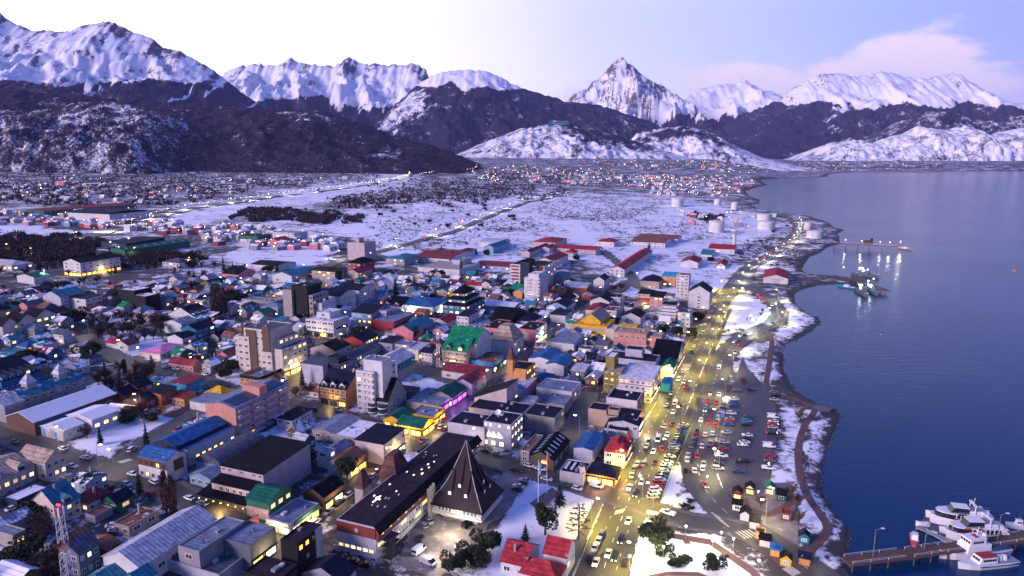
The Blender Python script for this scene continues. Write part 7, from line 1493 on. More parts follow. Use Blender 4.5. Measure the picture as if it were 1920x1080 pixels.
# ---------------------------------------------------------------- boulders of the shore
def boulders():
    V = []; Fc = []; ico = [(0, 0, 1), (.89, 0, .45), (.28, .85, .45), (-.72, .53, .45), (-.72, -.53, .45), (.28, -.85, .45), (.72, .53, -.45), (-.28, .85, -.45), (-.89, 0, -.45), (-.28, -.85, -.45), (.72, -.53, -.45), (0, 0, -1)]
    fi = [(0, 1, 2), (0, 2, 3), (0, 3, 4), (0, 4, 5), (0, 5, 1), (1, 6, 2), (2, 7, 3), (3, 8, 4), (4, 9, 5), (5, 10, 1), (2, 6, 7), (3, 7, 8), (4, 8, 9), (5, 9, 10), (1, 10, 6), (6, 11, 7), (7, 11, 8), (8, 11, 9), (9, 11, 10), (10, 11, 6)]
    for a, b in zip(COAST, COAST[1:]):
        D = math.hypot(*a)
        if D > 900: continue
        l = math.hypot(b[0] - a[0], b[1] - a[1]); nx, ny = -(b[1] - a[1]) / l, (b[0] - a[0]) / l
        for _ in range(int(l * (4.5 if D < 420 else 2.0))):
            t = rt.random(); o = rt.triangular(-1.5, 6.5, 1.5); x, y = a[0] + (b[0] - a[0]) * t + nx * o, a[1] + (b[1] - a[1]) * t + ny * o
            s = rt.uniform(.35, .95) * (1.2 if D > 420 else 1); z = -1.7 + max(0, o) * .23; k = len(V); sc_ = (rt.uniform(.7, 1.4), rt.uniform(.7, 1.4), rt.uniform(.6, 1)); r = rt.uniform(0, 6); c, sn = math.cos(r), math.sin(r)
            for p in ico:
                q = rt.uniform(.8, 1.15) * s; X, Y = p[0] * q * sc_[0], p[1] * q * sc_[1]; V.append((x + X * c - Y * sn, y + X * sn + Y * c, z + p[2] * q * sc_[2]))
            Fc += [tuple(k + j for j in f) for f in fi]
    o = mesh_obj('shore_rock', V, Fc, mat('shore boulders', (.075, .065, .07), .85, noise=.9, nscale=.5, col2=(.025, .024, .03))); tag(o, 'dark boulders heaped along the waterline', None, None, 'stuff')
boulders()
# ---------------------------------------------------------------- vehicles
M_TYRE = mat('tyre rubber', (.012, .012, .014), .8); M_CGL = mat('car glass', (.015, .02, .03), .06, spec=.7); M_HL = mat('headlight glow', (1, 1, .9), .3, emit=(1, .93, .70, 9)); M_TL = mat('tail light glow', (.6, .02, .02), .3, emit=(1, .03, .02, 6))
M_HO = mat('headlight lens', (.5, .5, .5), .2); M_TO = mat('tail light lens', (.3, .01, .01), .3)
CARC = dict(white=(.70, .70, .72), silver=(.36, .37, .40), grey=(.13, .135, .15), black=(.012, .012, .016), red=(.38, .015, .02), blue=(.02, .07, .22), cyan=(.05, .25, .45), gold=(.35, .22, .07), green=(.02, .08, .06), teal=(.02, .12, .14))
def car_meshes(kind):
    "body, glass, wheel; x forward, metres"
    L_, W2, zb, zh, zr = {'hatch': (4.0, .86, .35, .92, 1.48), 'sedan': (4.5, .88, .33, .90, 1.43), 'suv': (4.6, .93, .42, 1.05, 1.74), 'pickup': (5.3, .95, .45, 1.05, 1.78), 'van': (5.2, 1.0, .40, 1.15, 2.25)}[kind]
    f, r = L_ / 2, -L_ / 2
    def ring(x, w, z0, z1): return [(x, -w, z0), (x, w, z0), (x, w, z1 - .08), (x, w * .93, z1), (x, -w * .93, z1), (x, -w, z1 - .08)]
    b = MB(); b.loft([ring(r, W2 * .88, zb + .1, zh - .06), ring(r + .22, W2, zb, zh), ring(-.3, W2, zb, zh + .02), ring(f - 1.1, W2, zb, zh), ring(f - .3, W2 * .96, zb, zh - .10), ring(f, W2 * .82, zb + .08, zh - .24)])
    x0, x1, x2, x3 = {'hatch': (r + .15, r + .45, .35, 1.15), 'sedan': (r + .55, r + 1.25, .25, 1.1), 'suv': (r + .12, r + .35, .5, 1.25), 'pickup': (-.55, -.35, .65, 1.35), 'van': (r + .08, r + .15, 1.35, 2.1)}[kind]
    g = MB(); w = W2 * .92; wr = W2 * .76
    g.loft([[(x0, -w, zh - .02), (x3, -w, zh - .04), (x3, w, zh - .04), (x0, w, zh - .02)], [(x1, -wr, zr - .06), (x2, -wr, zr - .06), (x2, wr, zr - .06), (x1, wr, zr - .06)]])
    rf_ = MB(); rf_.loft([[(x1 - .06, -wr - .02, zr - .07), (x2 + .06, -wr - .02, zr - .07), (x2 + .06, wr + .02, zr - .07), (x1 - .06, wr + .02, zr - .07)], [(x1 + .1, -wr + .1, zr), (x2 - .1, -wr + .1, zr), (x2 - .1, wr - .1, zr), (x1 + .1, wr - .1, zr)]])
    if kind == 'van':
        rf_.box(x1 - .02, -W2 * .95, zh - .02, .7, W2 * .95, zr - .02)
    if kind == 'pickup':
        for y0, y1 in ((-W2, -W2 + .1), (W2 - .1, W2)): rf_.box(r + .05, y0, zh - .02, -.6, y1, zh + .22)
        rf_.box(r + .02, -W2, zh - .02, r + .12, W2, zh + .22)
    wh = MB(); wh.tube((0, -.11, 0), (0, .11, 0), .33, .33, 10)
    hl = MB(); hl.box(-.07, -.17, -.09, .05, .17, .09)
    return L_, W2, zh, b, g, rf_, wh.mesh('wheel', [M_TYRE]), hl
CM = {k: car_meshes(k) for k in ('hatch', 'sedan', 'suv', 'pickup', 'van')}
CB = {}
HLM = {}
for k in CM:
    for nm, m in (('on', M_HL), ('off', M_HO)): HLM[k, 'f', nm] = CM[k][7].mesh('headlight', [m])
    for nm, m in (('on', M_TL), ('off', M_TO)): HLM[k, 'r', nm] = CM[k][7].mesh('tail_light', [m])
KW = dict(hatch='hatchback', sedan='sedan', suv='off-roader', pickup='pickup truck', van='van')
def car(x, y, ang, kind, col, label, lights='off', up=.09, group='cars parked along the streets', cat=None):
    L_, W2, zh, b, g, rf_, wh, hl = CM[kind]; key = (kind, col)
    if key not in CB:
        m = mat(col + ' car paint', CARC[col], .28, spec=.5); CB[key] = (b.mesh('body', [m]), g.mesh('glasshouse', [M_CGL]), rf_.mesh('roof', [m]))
    root = empty({'van': 'van', 'pickup': 'pickup_truck'}.get(kind, 'car'), (x, y, gz(x, y, up)), ang); tag(root, label, {'van': 'van', 'pickup': 'pickup'}.get(kind, 'car'), group)
    far = math.hypot(x, y) > 560
    for nm, me in zip(('body', 'glasshouse', 'roof'), CB[key]): part(nm, me, root)
    f = L_ / 2
    if not far:
        for sx_ in (f - .85, -f + .85):
            for sy_ in (-W2 + .06, W2 - .06): o = part('wheel', wh, root); o.location = (sx_, sy_, .33)
    for sy_ in (-W2 * .62, W2 * .62):
        o = part('headlight', HLM[kind, 'f', 'on' if lights in ('on', 'front') else 'off'], root); o.location = (f - .02, sy_, zh - .28)
        o = part('tail_light', HLM[kind, 'r', 'on' if lights in ('on', 'rear') else 'off'], root); o.location = (-f + .02, sy_, zh - .2)
        if far: o.scale = (2, 1.8, 2.4)
    FOOT.append((x, y, L_, 2 * W2, ang)); return root
rc = random.Random(3)
CARS = []
def heading(x, y, P):
    Q = np.array(P); k = int(np.argmin(np.hypot(Q[:, 0] - x, Q[:, 1] - y))); k = max(1, min(len(Q) - 2, k)); d = Q[k + 1] - Q[k - 1]; return math.atan2(d[1], d[0]), Q[k], d / np.linalg.norm(d)
def nth_label(start, x, y, tail=''):
    near = landmarks(x, y, 10)
    for l, bx, by, s in near:
        t = '%s %s the %s' % (start, 'abreast of', short(l))
        if t not in USED and len(t.split()) <= 16: USED.add(t); return t
    for l, bx, by, s in near[:4]:
        for o in ORD[1:]:
            t = '%s, %s one by the %s' % (start, o, short(l))
            if t not in USED and len(t.split()) <= 16: USED.add(t); return t
    return start
KC = {'W': 'white', 'S': 'silver', 'G': 'grey', 'K': 'black', 'R': 'red', 'B': 'blue', 'C': 'cyan', 'O': 'gold', 'E': 'green', 'T': 'teal'}
KT = {'h': 'hatch', 's': 'sedan', 'u': 'suv', 'p': 'pickup', 'v': 'van'}
def traffic(P, txt, where, group):
    "px,py,colour,type,direction (t towards the camera, a away, p parked)"
    for q in txt.split():
        a = q.split(','); px, py = int(a[0]), int(a[1]); c, k, d = KC[a[2][0]], KT[a[2][1]], a[2][2]; x, y = gp(px, py); an, n_, dd = heading(x, y, P)
        if d == 't': an += math.pi
        elif d == 'p' and rc.random() < .5: an += math.pi
        st = {'t': 'oncoming %s' % KW[k], 'a': '%s driving away' % KW[k], 'p': 'parked %s' % KW[k]}[d]
        car(x, y, an, k, c, nth_label('%s %s on the %s' % (c, st, where), x, y), {'t': 'front', 'a': 'rear', 'p': 'off'}[d], .20, group)
traffic(AV, '1180,917,Wst 1192,930,Kut 1203,907,Wht 1207,872,Gsa 1229,869,Ksa 1225,849,Wst 1212,839,Wsp 1242,843,Rsa 1234,827,Wvt 1251,817,Wst 1246,801,Wsa 1262,797,Kua 1262,775,Wst 1276,764,Ksa 1266,758,Wva 1250,762,Wsp 1259,740,Ssp 1286,726,Rht 1178,980,Wst 1164,1016,Kut 1140,1042,Wst 1153,1049,Kut 1171,1058,Ksp 1117,1058,Wst 1106,1048,Ksp 1115,1031,Wsp 1122,1018,Wsp 1128,1005,Bsp 1185,895,Ssp 1188,883,Gsp 1195,872,Ssp 1216,830,Ksp 1281,698,Wsa 1272,714,Wut 1282,718,Wst 1287,727,Rsa 1254,751,Tsp 1297,662,Ksp 1302,651,Wsp 1312,631,Ksp 1319,621,Rst 1324,610,Wsp 1330,597,Wst 1335,586,Ssp 1340,577,Wsp 1351,582,Wst 1358,586,Wst 1404,500,Wst 1411,505,Rsa', 'avenue', 'traffic on the avenue')
traffic(AV, ' '.join('%d,%d,%s' % (1425 + 5.6 * i + (3 if i % 2 else -2), 492 - 3.9 * i, ('Rha', 'Wht')[i % 2]) for i in range(12)) + ' ' + ' '.join('%d,%d,%s' % (p[0] + (2 if i % 2 else -2), p[1], ('Rha', 'Wht')[i % 2]) for i, p in enumerate(((1489, 443), (1493, 437), (1495, 431), (1495, 425), (1492, 419), (1487, 413), (1480, 409)))), 'coast highway', 'queue of cars on the coast highway')
traffic(WF, '1377,643,Wst 1387,648,Rsa 1379,663,Rst 1348,692,Wvp 1332,739,Gst 1348,742,Wst 1328,753,Rsa 1344,756,Rsa 1352,767,Gsp 1322,771,Sst 1347,779,Ssp 1346,786,Ssp 1314,790,Wst 1329,793,Rsa 1341,799,Rsp 1307,811,Ksp 1304,819,Rsp 1301,828,Gsp 1296,838,Gsp 1322,817,Wsa 1336,815,Wsp 1332,833,Rsp 1329,841,Bsp 1316,839,Wsa 1307,857,Rsa 1291,856,Ssp 1288,865,Wsp 1285,884,Ksp 1302,885,Wsa 1319,873,Ssp 1317,881,Wsp 1322,912,Rst 1464,592,Rsa 1460,603,Gsa 1448,609,Kst 1447,574,Wst 1431,565,Rsa 1425,559,Rsa 1419,554,Rsa 1406,628,Wst 1396,631,Ksp 1382,640,Ssp', 'waterfront road', 'traffic on the waterfront road')
ST = [P for n, w, P in ROADW if n == 'street']
traffic(ST[0], '1252,965,Wpp', 'link road at the crossing', 'traffic on the waterfront road')
traffic(ST[1], '653,932,Whp 636,946,Kup 617,963,Ssp 591,983,Wup 697,897,Shp 712,883,Rhp 752,852,Gup 794,828,Ssa 822,794,Ssp 827,803,Wua 835,806,Rsp 832,789,Rsp 985,655,Wst 1000,643,Rsa 965,668,Wsp 1020,630,Wst 1035,620,Ssp 1050,610,Wst 1062,601,Rsa 1075,594,Wst 1085,588,Wsp 910,712,Wsp 890,728,Ssp 930,696,Kst 540,990,Wsp', 'shopping street', 'cars along the shopping street')
traffic(ST[2], '911,848,Ksp 933,854,Ssp 993,876,Wsp 1014,882,Wsp 968,884,Ksp 1025,901,Wsp 1059,912,Tsp 1082,919,Whp 1118,914,Wvp', 'cross street below the hotel', 'cars along the cross street')
traffic(ST[3], '28,831,Osa 118,844,Wsp 161,861,Wsp 136,877,Wsp 148,896,Bsa 250,892,Wsp 289,907,Wup 238,911,Whp 282,929,Rhp 355,937,Wsp 380,947,Ssp 637,1043,Kup', 'left cross street', 'cars along the left streets')
traffic(ST[4], '248,846,Wup 333,808,Rsp 368,790,Wsp', 'street beside the snowy lot', 'cars along the left streets')
traffic(ST[5], '25,956,Wsp 57,976,Wup 75,973,Rsp', 'street below the cream hall', 'cars along the left streets')
traffic(ST[8], '535,713,Wvp 528,753,Wsp 541,752,Wsp 515,770,Ksa', 'side street by the stepped hotel', 'cars along the left streets')
traffic(ST[9], '634,771,Whp 655,778,Rsp 592,770,Rsa', 'side street before the half-timbered inn', 'cars along the left streets')
traffic(ST[6], '385,704,Wsp 330,694,Wsp 310,690,Ssp 425,727,Ksp', 'snowy residential street', 'cars along the left streets')
traffic(ROADW[-3][2], '798,448,Rsa 825,439,Rsa 848,431,Rsa 868,421,Rsa 892,411,Wst 900,408,Wst 923,401,Wst 937,395,Wst 950,391,Wst', 'road across the plain', 'cars on the road across the plain')
for px, py, c, k, an, lab in ((795, 988, 'silver', 'hatch', 118, 'silver hatchback by the pyramid hall wall'), (805, 979, 'silver', 'sedan', 118, 'grey-silver sedan next to it under the long hotel windows'), (787, 1013, 'black', 'suv', 80, 'dark off-roader with lit roof alone in the hotel car park'), (786, 1036, 'white', 'van', 60, 'white van in the hotel car park'), (803, 1058, 'silver', 'van', -30, 'silver van at the hotel car park exit'), (875, 986, 'black', 'suv', 60, 'black off-roader at the pyramid hall door'), (866, 1029, 'silver', 'sedan', 10, 'silver sedan beside the dark evergreen clump'),
        (984, 903, 'silver', 'sedan', 150, 'first car in the snowy hotel side lot, silver'), (980, 909, 'black', 'hatch', 150, 'black hatchback in the snowy hotel side lot'), (972, 914, 'white', 'sedan', 150, 'white sedan in the snowy hotel side lot'), (970, 920, 'black', 'sedan', 150, 'last car in the snowy hotel side lot, black'), (213, 988, 'white', 'sedan', 20, 'snow-covered car in the yard behind the warehouse'), (217, 996, 'white', 'sedan', 20, 'second snow-covered car in the yard behind the warehouse'), (265, 773, 'white', 'pickup', 40, 'white pickup at the top of the snowy lot'), (423, 597, 'white', 'sedan', -10, 'white car by the small red cabin'), (640, 1052, 'grey', 'sedan', 160, 'grey car at the hotel front pavement'), (662, 1055, 'black', 'sedan', 160, 'black car at the hotel front pavement'), (686, 1062, 'black', 'hatch', 160, 'black hatchback at the hotel corner'), (1405, 551, 'white', 'van', -25, 'long white van at the roundabout approach')):
    x, y = gp(px, py); car(x, y, R(an), k, c, lab, 'off', .10, 'cars in yards and lots')
# the rows of the shore car park
for row, txt in (('row beside the waterfront road', '1382,733,Gs 1377,750,Ws 1376,756,Bs 1375,762,Bs 1371,777,Wu 1368,787,Ss 1368,791,Rs 1366,798,Bs 1362,813,Ss 1358,831,Ss 1356,843,Rs 1352,851,Ks 1352,857,Wp 1351,863,Ks 1347,873,Ks 1346,881,Su'), ('middle row', '1408,733,Ks 1403,783,Es 1400,792,Cu 1397,798,Ks 1401,818,Ws 1399,824,Ks 1396,831,Ws 1392,836,Ws 1391,868,Kp 1385,885,Bs'), ('row along the snow strip', '1451,737,Gs 1452,743,Ks 1452,751,Ss 1449,784,Wv 1450,792,Ws 1449,797,Rs 1449,803,Ss 1447,814,Ks 1442,839,Wv 1443,858,Rs 1443,866,Gs 1441,880,Wp')):
    for i, q in enumerate(txt.split()):
        a = q.split(','); x, y = gp(int(a[0]), int(a[1])); k = KT[a[2][1]]; lit = (row == 'row along the snow strip' and i in (5, 7))
        lab = '%s %s, %s of the shore car park %s' % (KC[a[2][0]], KW[k], ORD[i] + ' from the far end', row)
        car(x, y, R(-8) + (math.pi if rc.random() < .4 else 0) if not lit else R(-8), k, KC[a[2][0]], ' '.join(lab.split()[:16]), 'on' if lit else 'off', .09, 'cars in the shore car park')
def angled():
    P0, P1 = gp(1222, 938), gp(1284, 795); L_ = math.hypot(P1[0] - P0[0], P1[1] - P0[1]); n = int(L_ / 2.75); d = ((P1[0] - P0[0]) / L_, (P1[1] - P0[1]) / L_); an = math.atan2(d[1], d[0])
    cnt = {}
    for i in range(n):
        c = rc.choice(('white', 'white', 'white', 'silver', 'silver', 'black', 'black', 'grey', 'teal', 'blue', 'black')) if i not in (0, 1, 3, 4) else ('silver', 'white', 'red', 'red')[i - (i > 2)]
        k = rc.choice(('sedan', 'hatch', 'suv', 'sedan')); key = (c, k); cnt[key] = cnt.get(key, 0) + 1
        lab = '%s %s, %s of its colour in the slanted row beside the avenue' % (c, KW[k], ORD[min(11, cnt[key] - 1)])
        x, y = P0[0] + d[0] * 2.75 * (i + .5), P0[1] + d[1] * 2.75 * (i + .5); car(x, y, an - R(62) + R(rc.uniform(-3, 3)), k, c, lab, 'off', .19, 'slanted row of cars beside the avenue')
    m = MB(); nx, ny = d[1], -d[0]
    for z in (.45, .85): m.tube((P0[0] + nx * 3.4, P0[1] + ny * 3.4, z), (P1[0] + nx * 3.4, P1[1] + ny * 3.4, z), .05, n=4)
    root = empty('guard_rail', (P0[0] + nx * 3.4, P0[1] + ny * 3.4, .1)); tag(root, 'long steel guard rail behind the slanted row of cars', 'railing')
    o = m.build('rail', M_POLE, root); o.location = (-root.location.x, -root.location.y, 0)
    for i in range(0, int(L_), 4):
        q = MB(); q.cyl(d[0] * i, d[1] * i, 0, .85, .06, n=5); q.build('post', M_POLE, root)
angled()
# ---------------------------------------------------------------- fuel tanks, silo, mast, flags
def tank(px, py, rpx, hpx, label, cap=None):
    x, y = gp(px, py); D = math.hypot(x, y); r, h = rpx * D / F, hpx * D / F * 1.02; root = empty('fuel_tank', (x, y, T(x, y))); tag(root, label, 'tank', 'white fuel tanks by the coast road')
    m = MB(); m.cyl(0, 0, -2, h, r, r, 28); m.build('shell', mat('tank paint', (.66, .65, .68), .5, noise=.6, nscale=.1), root); q = MB(); q.cyl(0, 0, h, h + r * .10, r * 1.01, .2, 28); q.build('roof', mat('tank roof', (.55, .54, .58), .6), root)
    for z in (.33, .66): b = MB(); b.cyl(0, 0, h * z, h * z + .12, r + .05, r + .05, 28); b.build('hoop', MATS['tank roof'], root)
    s = MB(); s.tube((0, -r - .15, 0), (r * .5, -r * .87 - .2, h), .12, n=4); s.build('ladder', M_POLE, root)
    if cap: c = MB(); c.cyl(0, 0, h - .8, h - .2, r + .08, r + .08, 28); c.build('rim', wall_mat(cap), root)
    FOOT.append((x, y, 2 * r, 2 * r, 0)); BLD.append((label, x, y, r))
for q in ((1270, 387, 10.5, 15, 'farthest white fuel tank beside the dark scrub'), (1343, 435, 13.5, 20, 'white fuel tank with a yellow rim alone on the snow', 'yellow'), (1433, 412, 13, 10, 'white fuel tank behind its twin near the highway bend'), (1436, 430, 15, 14, 'wide white fuel tank in front of its twin'), (1527, 446, 13.5, 12, 'white fuel tank on the headland by the fuel pier'), (1514, 430, 6, 12, 'slim white fuel tank on the headland'), (1345, 384, 6, 10, 'slim white tank near the far harbour'), (1377, 392, 6, 12, 'second slim white tank near the far harbour')): tank(*q)
def silo():
    x, y = gp(1376, 462); root = empty('silo', (x, y, T(x, y))); tag(root, 'tall thin white silo beside the dark red hall', 'silo'); m = MB(); m.cyl(0, 0, -1, 17, 2.4, 2.4, 14); m.build('shaft', wall_mat('white'), root); q = MB(); q.cyl(0, 0, 17, 18, 2.5, 1.2, 14); q.build('cap', wall_mat('grey'), root)
silo()
def mast(px, py, h, w, label, ants=True):
    x, y = gp(px, py); root = empty('lattice_mast', (x, y, T(x, y))); tag(root, label, 'mast')
    red, wh = mat('mast red', (.45, .03, .04), .5), mat('mast white', (.7, .7, .72), .5); n = 12; seg = h / n
    for k in range(n):
        m = MB(); w0, w1 = w * (1 - .45 * k / n), w * (1 - .45 * (k + 1) / n); z0, z1 = k * seg, (k + 1) * seg; C = [(-1, -1), (1, -1), (1, 1), (-1, 1)]
        for i in range(4):
            a, b = C[i], C[(i + 1) % 4]; m.tube((a[0] * w0, a[1] * w0, z0), (a[0] * w1, a[1] * w1, z1), .10, n=4); m.tube((a[0] * w0, a[1] * w0, z0), (b[0] * w1, b[1] * w1, z1), .05, n=4); m.tube((b[0] * w0, b[1] * w0, z0), (a[0] * w1, a[1] * w1, z1), .05, n=4)
        m.build('mast_section', red if k % 4 == 3 else wh, root)
    if ants:
        for i in range(4):
            a = i * 1.57 + .5; q = MB(); q.box(-.18 + math.cos(a) * .95, -.18 + math.sin(a) * .95, h - 2.6, .18 + math.cos(a) * .95, .18 + math.sin(a) * .95, h - .3); q.build('antenna', wh, root)
        for i in range(2): q = MB(); q.cyl(.5 * i - .25, 0, h, h + .35, .2, n=8); q.build('warning_light', M_TL, root)
mast(137, 1150, 30, 1.15, 'red and white lattice mast with panel antennas and red lights')
mast(822, 690, 24, .9, 'slender pale lattice mast at the lit street corner by the tan inn', False)
for px, py, hh, cols, lab in ((1009, 948, 17, ((.15, .35, .75), (.6, .6, .65), (.15, .35, .75)), 'tall flagpole with a hanging light blue and white flag'), (1025, 926, 16, ((.5, .05, .05), (.45, .10, .06), (.5, .05, .05)), 'tall flagpole with a hanging red flag')):
    x, y = gp(px, py); root = empty('flagpole', (x, y, T(x, y))); tag(root, lab, 'flagpole'); m = MB(); m.tube((0, 0, 0), (0, 0, hh), .16, .09, 8); m.build('pole', M_TRIM, root)
    for i, c in enumerate(cols): q = MB(); q.loft([[(.12 + .28 * i, -.05, hh - .8), (.42 + .28 * i, .12, hh - 1.1 - .3 * i), (.36 + .22 * i, .05, hh - 5.6), (.10 + .2 * i, -.05, hh - 5.4)], [(.12 + .28 * i, .0, hh - .8), (.42 + .28 * i, .17, hh - 1.1 - .3 * i), (.36 + .22 * i, .10, hh - 5.6), (.10 + .2 * i, .0, hh - 5.4)]]); q.build('flag_stripe', mat('flag cloth %.2f' % c[0] + lab[-8:-5] + str(i), c, .8), root)
poly('plaza_slab', [(993, 945), (1035, 915), (1048, 925), (1012, 962)], .25, M_WALK)
# ---------------------------------------------------------------- boats and piers
M_HULLW = mat('white hull paint', (.68, .68, .72), .35); M_DECK = mat('grey deck', (.22, .24, .28), .6); M_SHIPG = mat('warship grey', (.10, .13, .16), .55, noise=.6, nscale=.3); M_BLUEH = mat('navy hull band', (.02, .06, .16), .4); M_WOOD = mat('pier timber', (.12, .075, .06), .85, noise=.9, nscale=.5); M_RUSTY = mat('rusty steel', (.16, .06, .04), .8, noise=.9, nscale=.4)
def hull(m, L_, W2, z0, z1, bow=.28, i=0, sheer=.6):
    st = [(-.5, .82, 0), (-.3, 1, 0), (0, 1, 0), (.5 - bow, .95, .15), (.5 - bow * .5, .62, .5), (.5, .03, 1)]
    m.loft([[(L_ * t, -W2 * w * .8, z0), (L_ * t, W2 * w * .8, z0), (L_ * (t + .02 * s), W2 * w, z1 + sheer * s), (L_ * (t + .02 * s), -W2 * w, z1 + sheer * s)] for t, w, s in st], i)
def boat(p_bow, p_stern, label, build, name='boat', cat='boat', group=None, wid=None):
    a, b = at_z(*p_bow, -1), at_z(*p_stern, -1); L_ = math.hypot(a[0] - b[0], a[1] - b[1]); root = empty(name, ((a[0] + b[0]) / 2, (a[1] + b[1]) / 2, -1.5), math.atan2(a[1] - b[1], a[0] - b[0])); tag(root, label, cat, group)
    build(root, L_); return root
def windows_row(root, L_, x0, x1, y, z0, z1, n, name='window', m=None):
    for i in range(n):
        for s in (-1, 1):
            q = MB(); u0, u1 = x0 + (x1 - x0) * (i + .12) / n, x0 + (x1 - x0) * (i + .88) / n; q.box(u0, min(s * y, s * (y + .05)), z0, u1, max(s * y, s * (y + .05)), z1); q.build(name, m or M_CGL, root)
def deckhouse(root, x0, x1, w, z0, z1, m, rake=.8, name='deckhouse', cap=True):
    q = MB(); q.loft([[(x0, -w, z0), (x1, -w, z0), (x1, w, z0), (x0, w, z0)], [(x0, -w * .94, z1), (x1 - rake, -w * .94, z1), (x1 - rake, w * .94, z1), (x0, w * .94, z1)]]); q.build(name, m, root)
    if cap: c = MB(); c.box(x0 - .2, -w, z1 + .01, x1 - rake + .3, w, z1 + .16); c.build('roof', M_HULLW, root)
def ferry(red):
    def f(root, L_):
        W2 = L_ * .15; m = MB()
        for s in (-1, 1):
            q = MB(); hull(q, L_, W2 * .34, 0, 2.0, .3); q.V = [(x, y + s * W2 * .66, z) for x, y, z in q.V]; q.build('hull', M_HULLW, root)
            b = MB(); b.box(-L_ * .46, s * W2 * .99 - .05, 1.1, L_ * .2, s * W2 * .99 + .05, 1.5); b.build('hull_band', M_BLUEH, root)
        m = MB(); m.loft([[(L_ * t, -W2 * w, z), (L_ * t, W2 * w, z), (L_ * t, W2 * w, z + .5), (L_ * t, -W2 * w, z + .5)] for t, w, z in ((-.5, .96, 1.9), (.2, 1, 1.95), (.40, .72, 2.1), (.47, .3, 2.2))]); m.build('deck', M_HULLW, root)
        g = MB(); g.loft([[(L_ * t, -W2 * w, z), (L_ * t, W2 * w, z), (L_ * (t - .02), W2 * w * .96, z + 1.7), (L_ * (t - .02), -W2 * w * .96, z + 1.7)] for t, w, z in ((-.38, .90, 2.45), (.18, .92, 2.45), (.34, .66, 2.45), (.41, .25, 2.45))]); g.build('saloon_glass', M_CGL, root)
        r = MB(); r.loft([[(L_ * t, -W2 * w, z), (L_ * t, W2 * w, z), (L_ * t, W2 * w, z + .25), (L_ * t, -W2 * w, z + .25)] for t, w, z in ((-.44, .95, 4.15), (.18, .97, 4.15), (.33, .68, 4.15), (.39, .28, 4.15))]); r.build('upper_deck', M_HULLW, root)
        windows_row(root, L_, -L_ * .36, L_ * .16, W2 * .915, 2.7, 3.9, 9, 'window_post', M_HULLW) if False else None
        for i in range(8):
            for s in (-1, 1): q = MB(); u = -L_ * .36 + L_ * .55 * i / 8; q.box(u - .12, min(s * W2 * .88, s * W2 * .94), 2.4, u + .12, max(s * W2 * .88, s * W2 * .94), 4.2); q.build('window_post', M_HULLW, root)
        deckhouse(root, -L_ * .08, L_ * .20, W2 * .62, 4.4, 6.2, M_CGL, 1.2, 'wheelhouse'); q = MB(); q.box(-L_ * .30, -W2 * .6, 4.42, -L_ * .09, W2 * .6, 5.4); q.build('deck_cabin', M_HULLW, root)
        t = MB(); t.box(-L_ * .18, -W2 * .8, 7.4, -L_ * .14, W2 * .8, 7.7); t.tube((-L_ * .16, -W2 * .78, 4.4), (-L_ * .16, -W2 * .7, 7.5), .16, n=5); t.tube((-L_ * .16, W2 * .78, 4.4), (-L_ * .16, W2 * .7, 7.5), .16, n=5); t.tube((-L_ * .16, 0, 7.5), (-L_ * .18, 0, 9.6), .08, n=5); t.build('mast_arch', M_HULLW, root)
        for s in (-1, 1):
            for k in range(2 if red else 1):
                q = MB(); q.box(-L_ * .02 + k * L_ * .18, min(s * W2 * .99, s * W2 * 1.01), 4.2, L_ * .10 + k * L_ * .16, max(s * W2 * .99, s * W2 * 1.01), 4.75); q.build('name_board', mat('red lettering', (.40, .04, .05), .5) if red else M_BLUEH, root)
            w = MB(); w.loft([[(-L_ * .5, s * W2 * .95, 2.0), (-L_ * .36, s * W2 * .95, 2.0), (-L_ * .30, s * W2 * .95, 5.6), (-L_ * .34, s * W2 * .95, 5.6)], [(-L_ * .5, s * W2 * .85, 2.0), (-L_ * .36, s * W2 * .85, 2.0), (-L_ * .30, s * W2 * .85, 5.6), (-L_ * .34, s * W2 * .85, 5.6)]]); w.build('stern_fin', M_HULLW, root)
            ra = MB(); ra.tube((-L_ * .45, s * W2 * .9, 5.2), (L_ * .1, s * W2 * .9, 5.2), .05, n=4); ra.build('railing', M_POLE, root)
        for i in range(6):
            q = MB(); q.box(-L_ * .28 + i * .9, -W2 * .45, 5.42, -L_ * .28 + i * .9 + .4, W2 * .45, 5.75); q.build('bench', M_DECK, root)
    return f
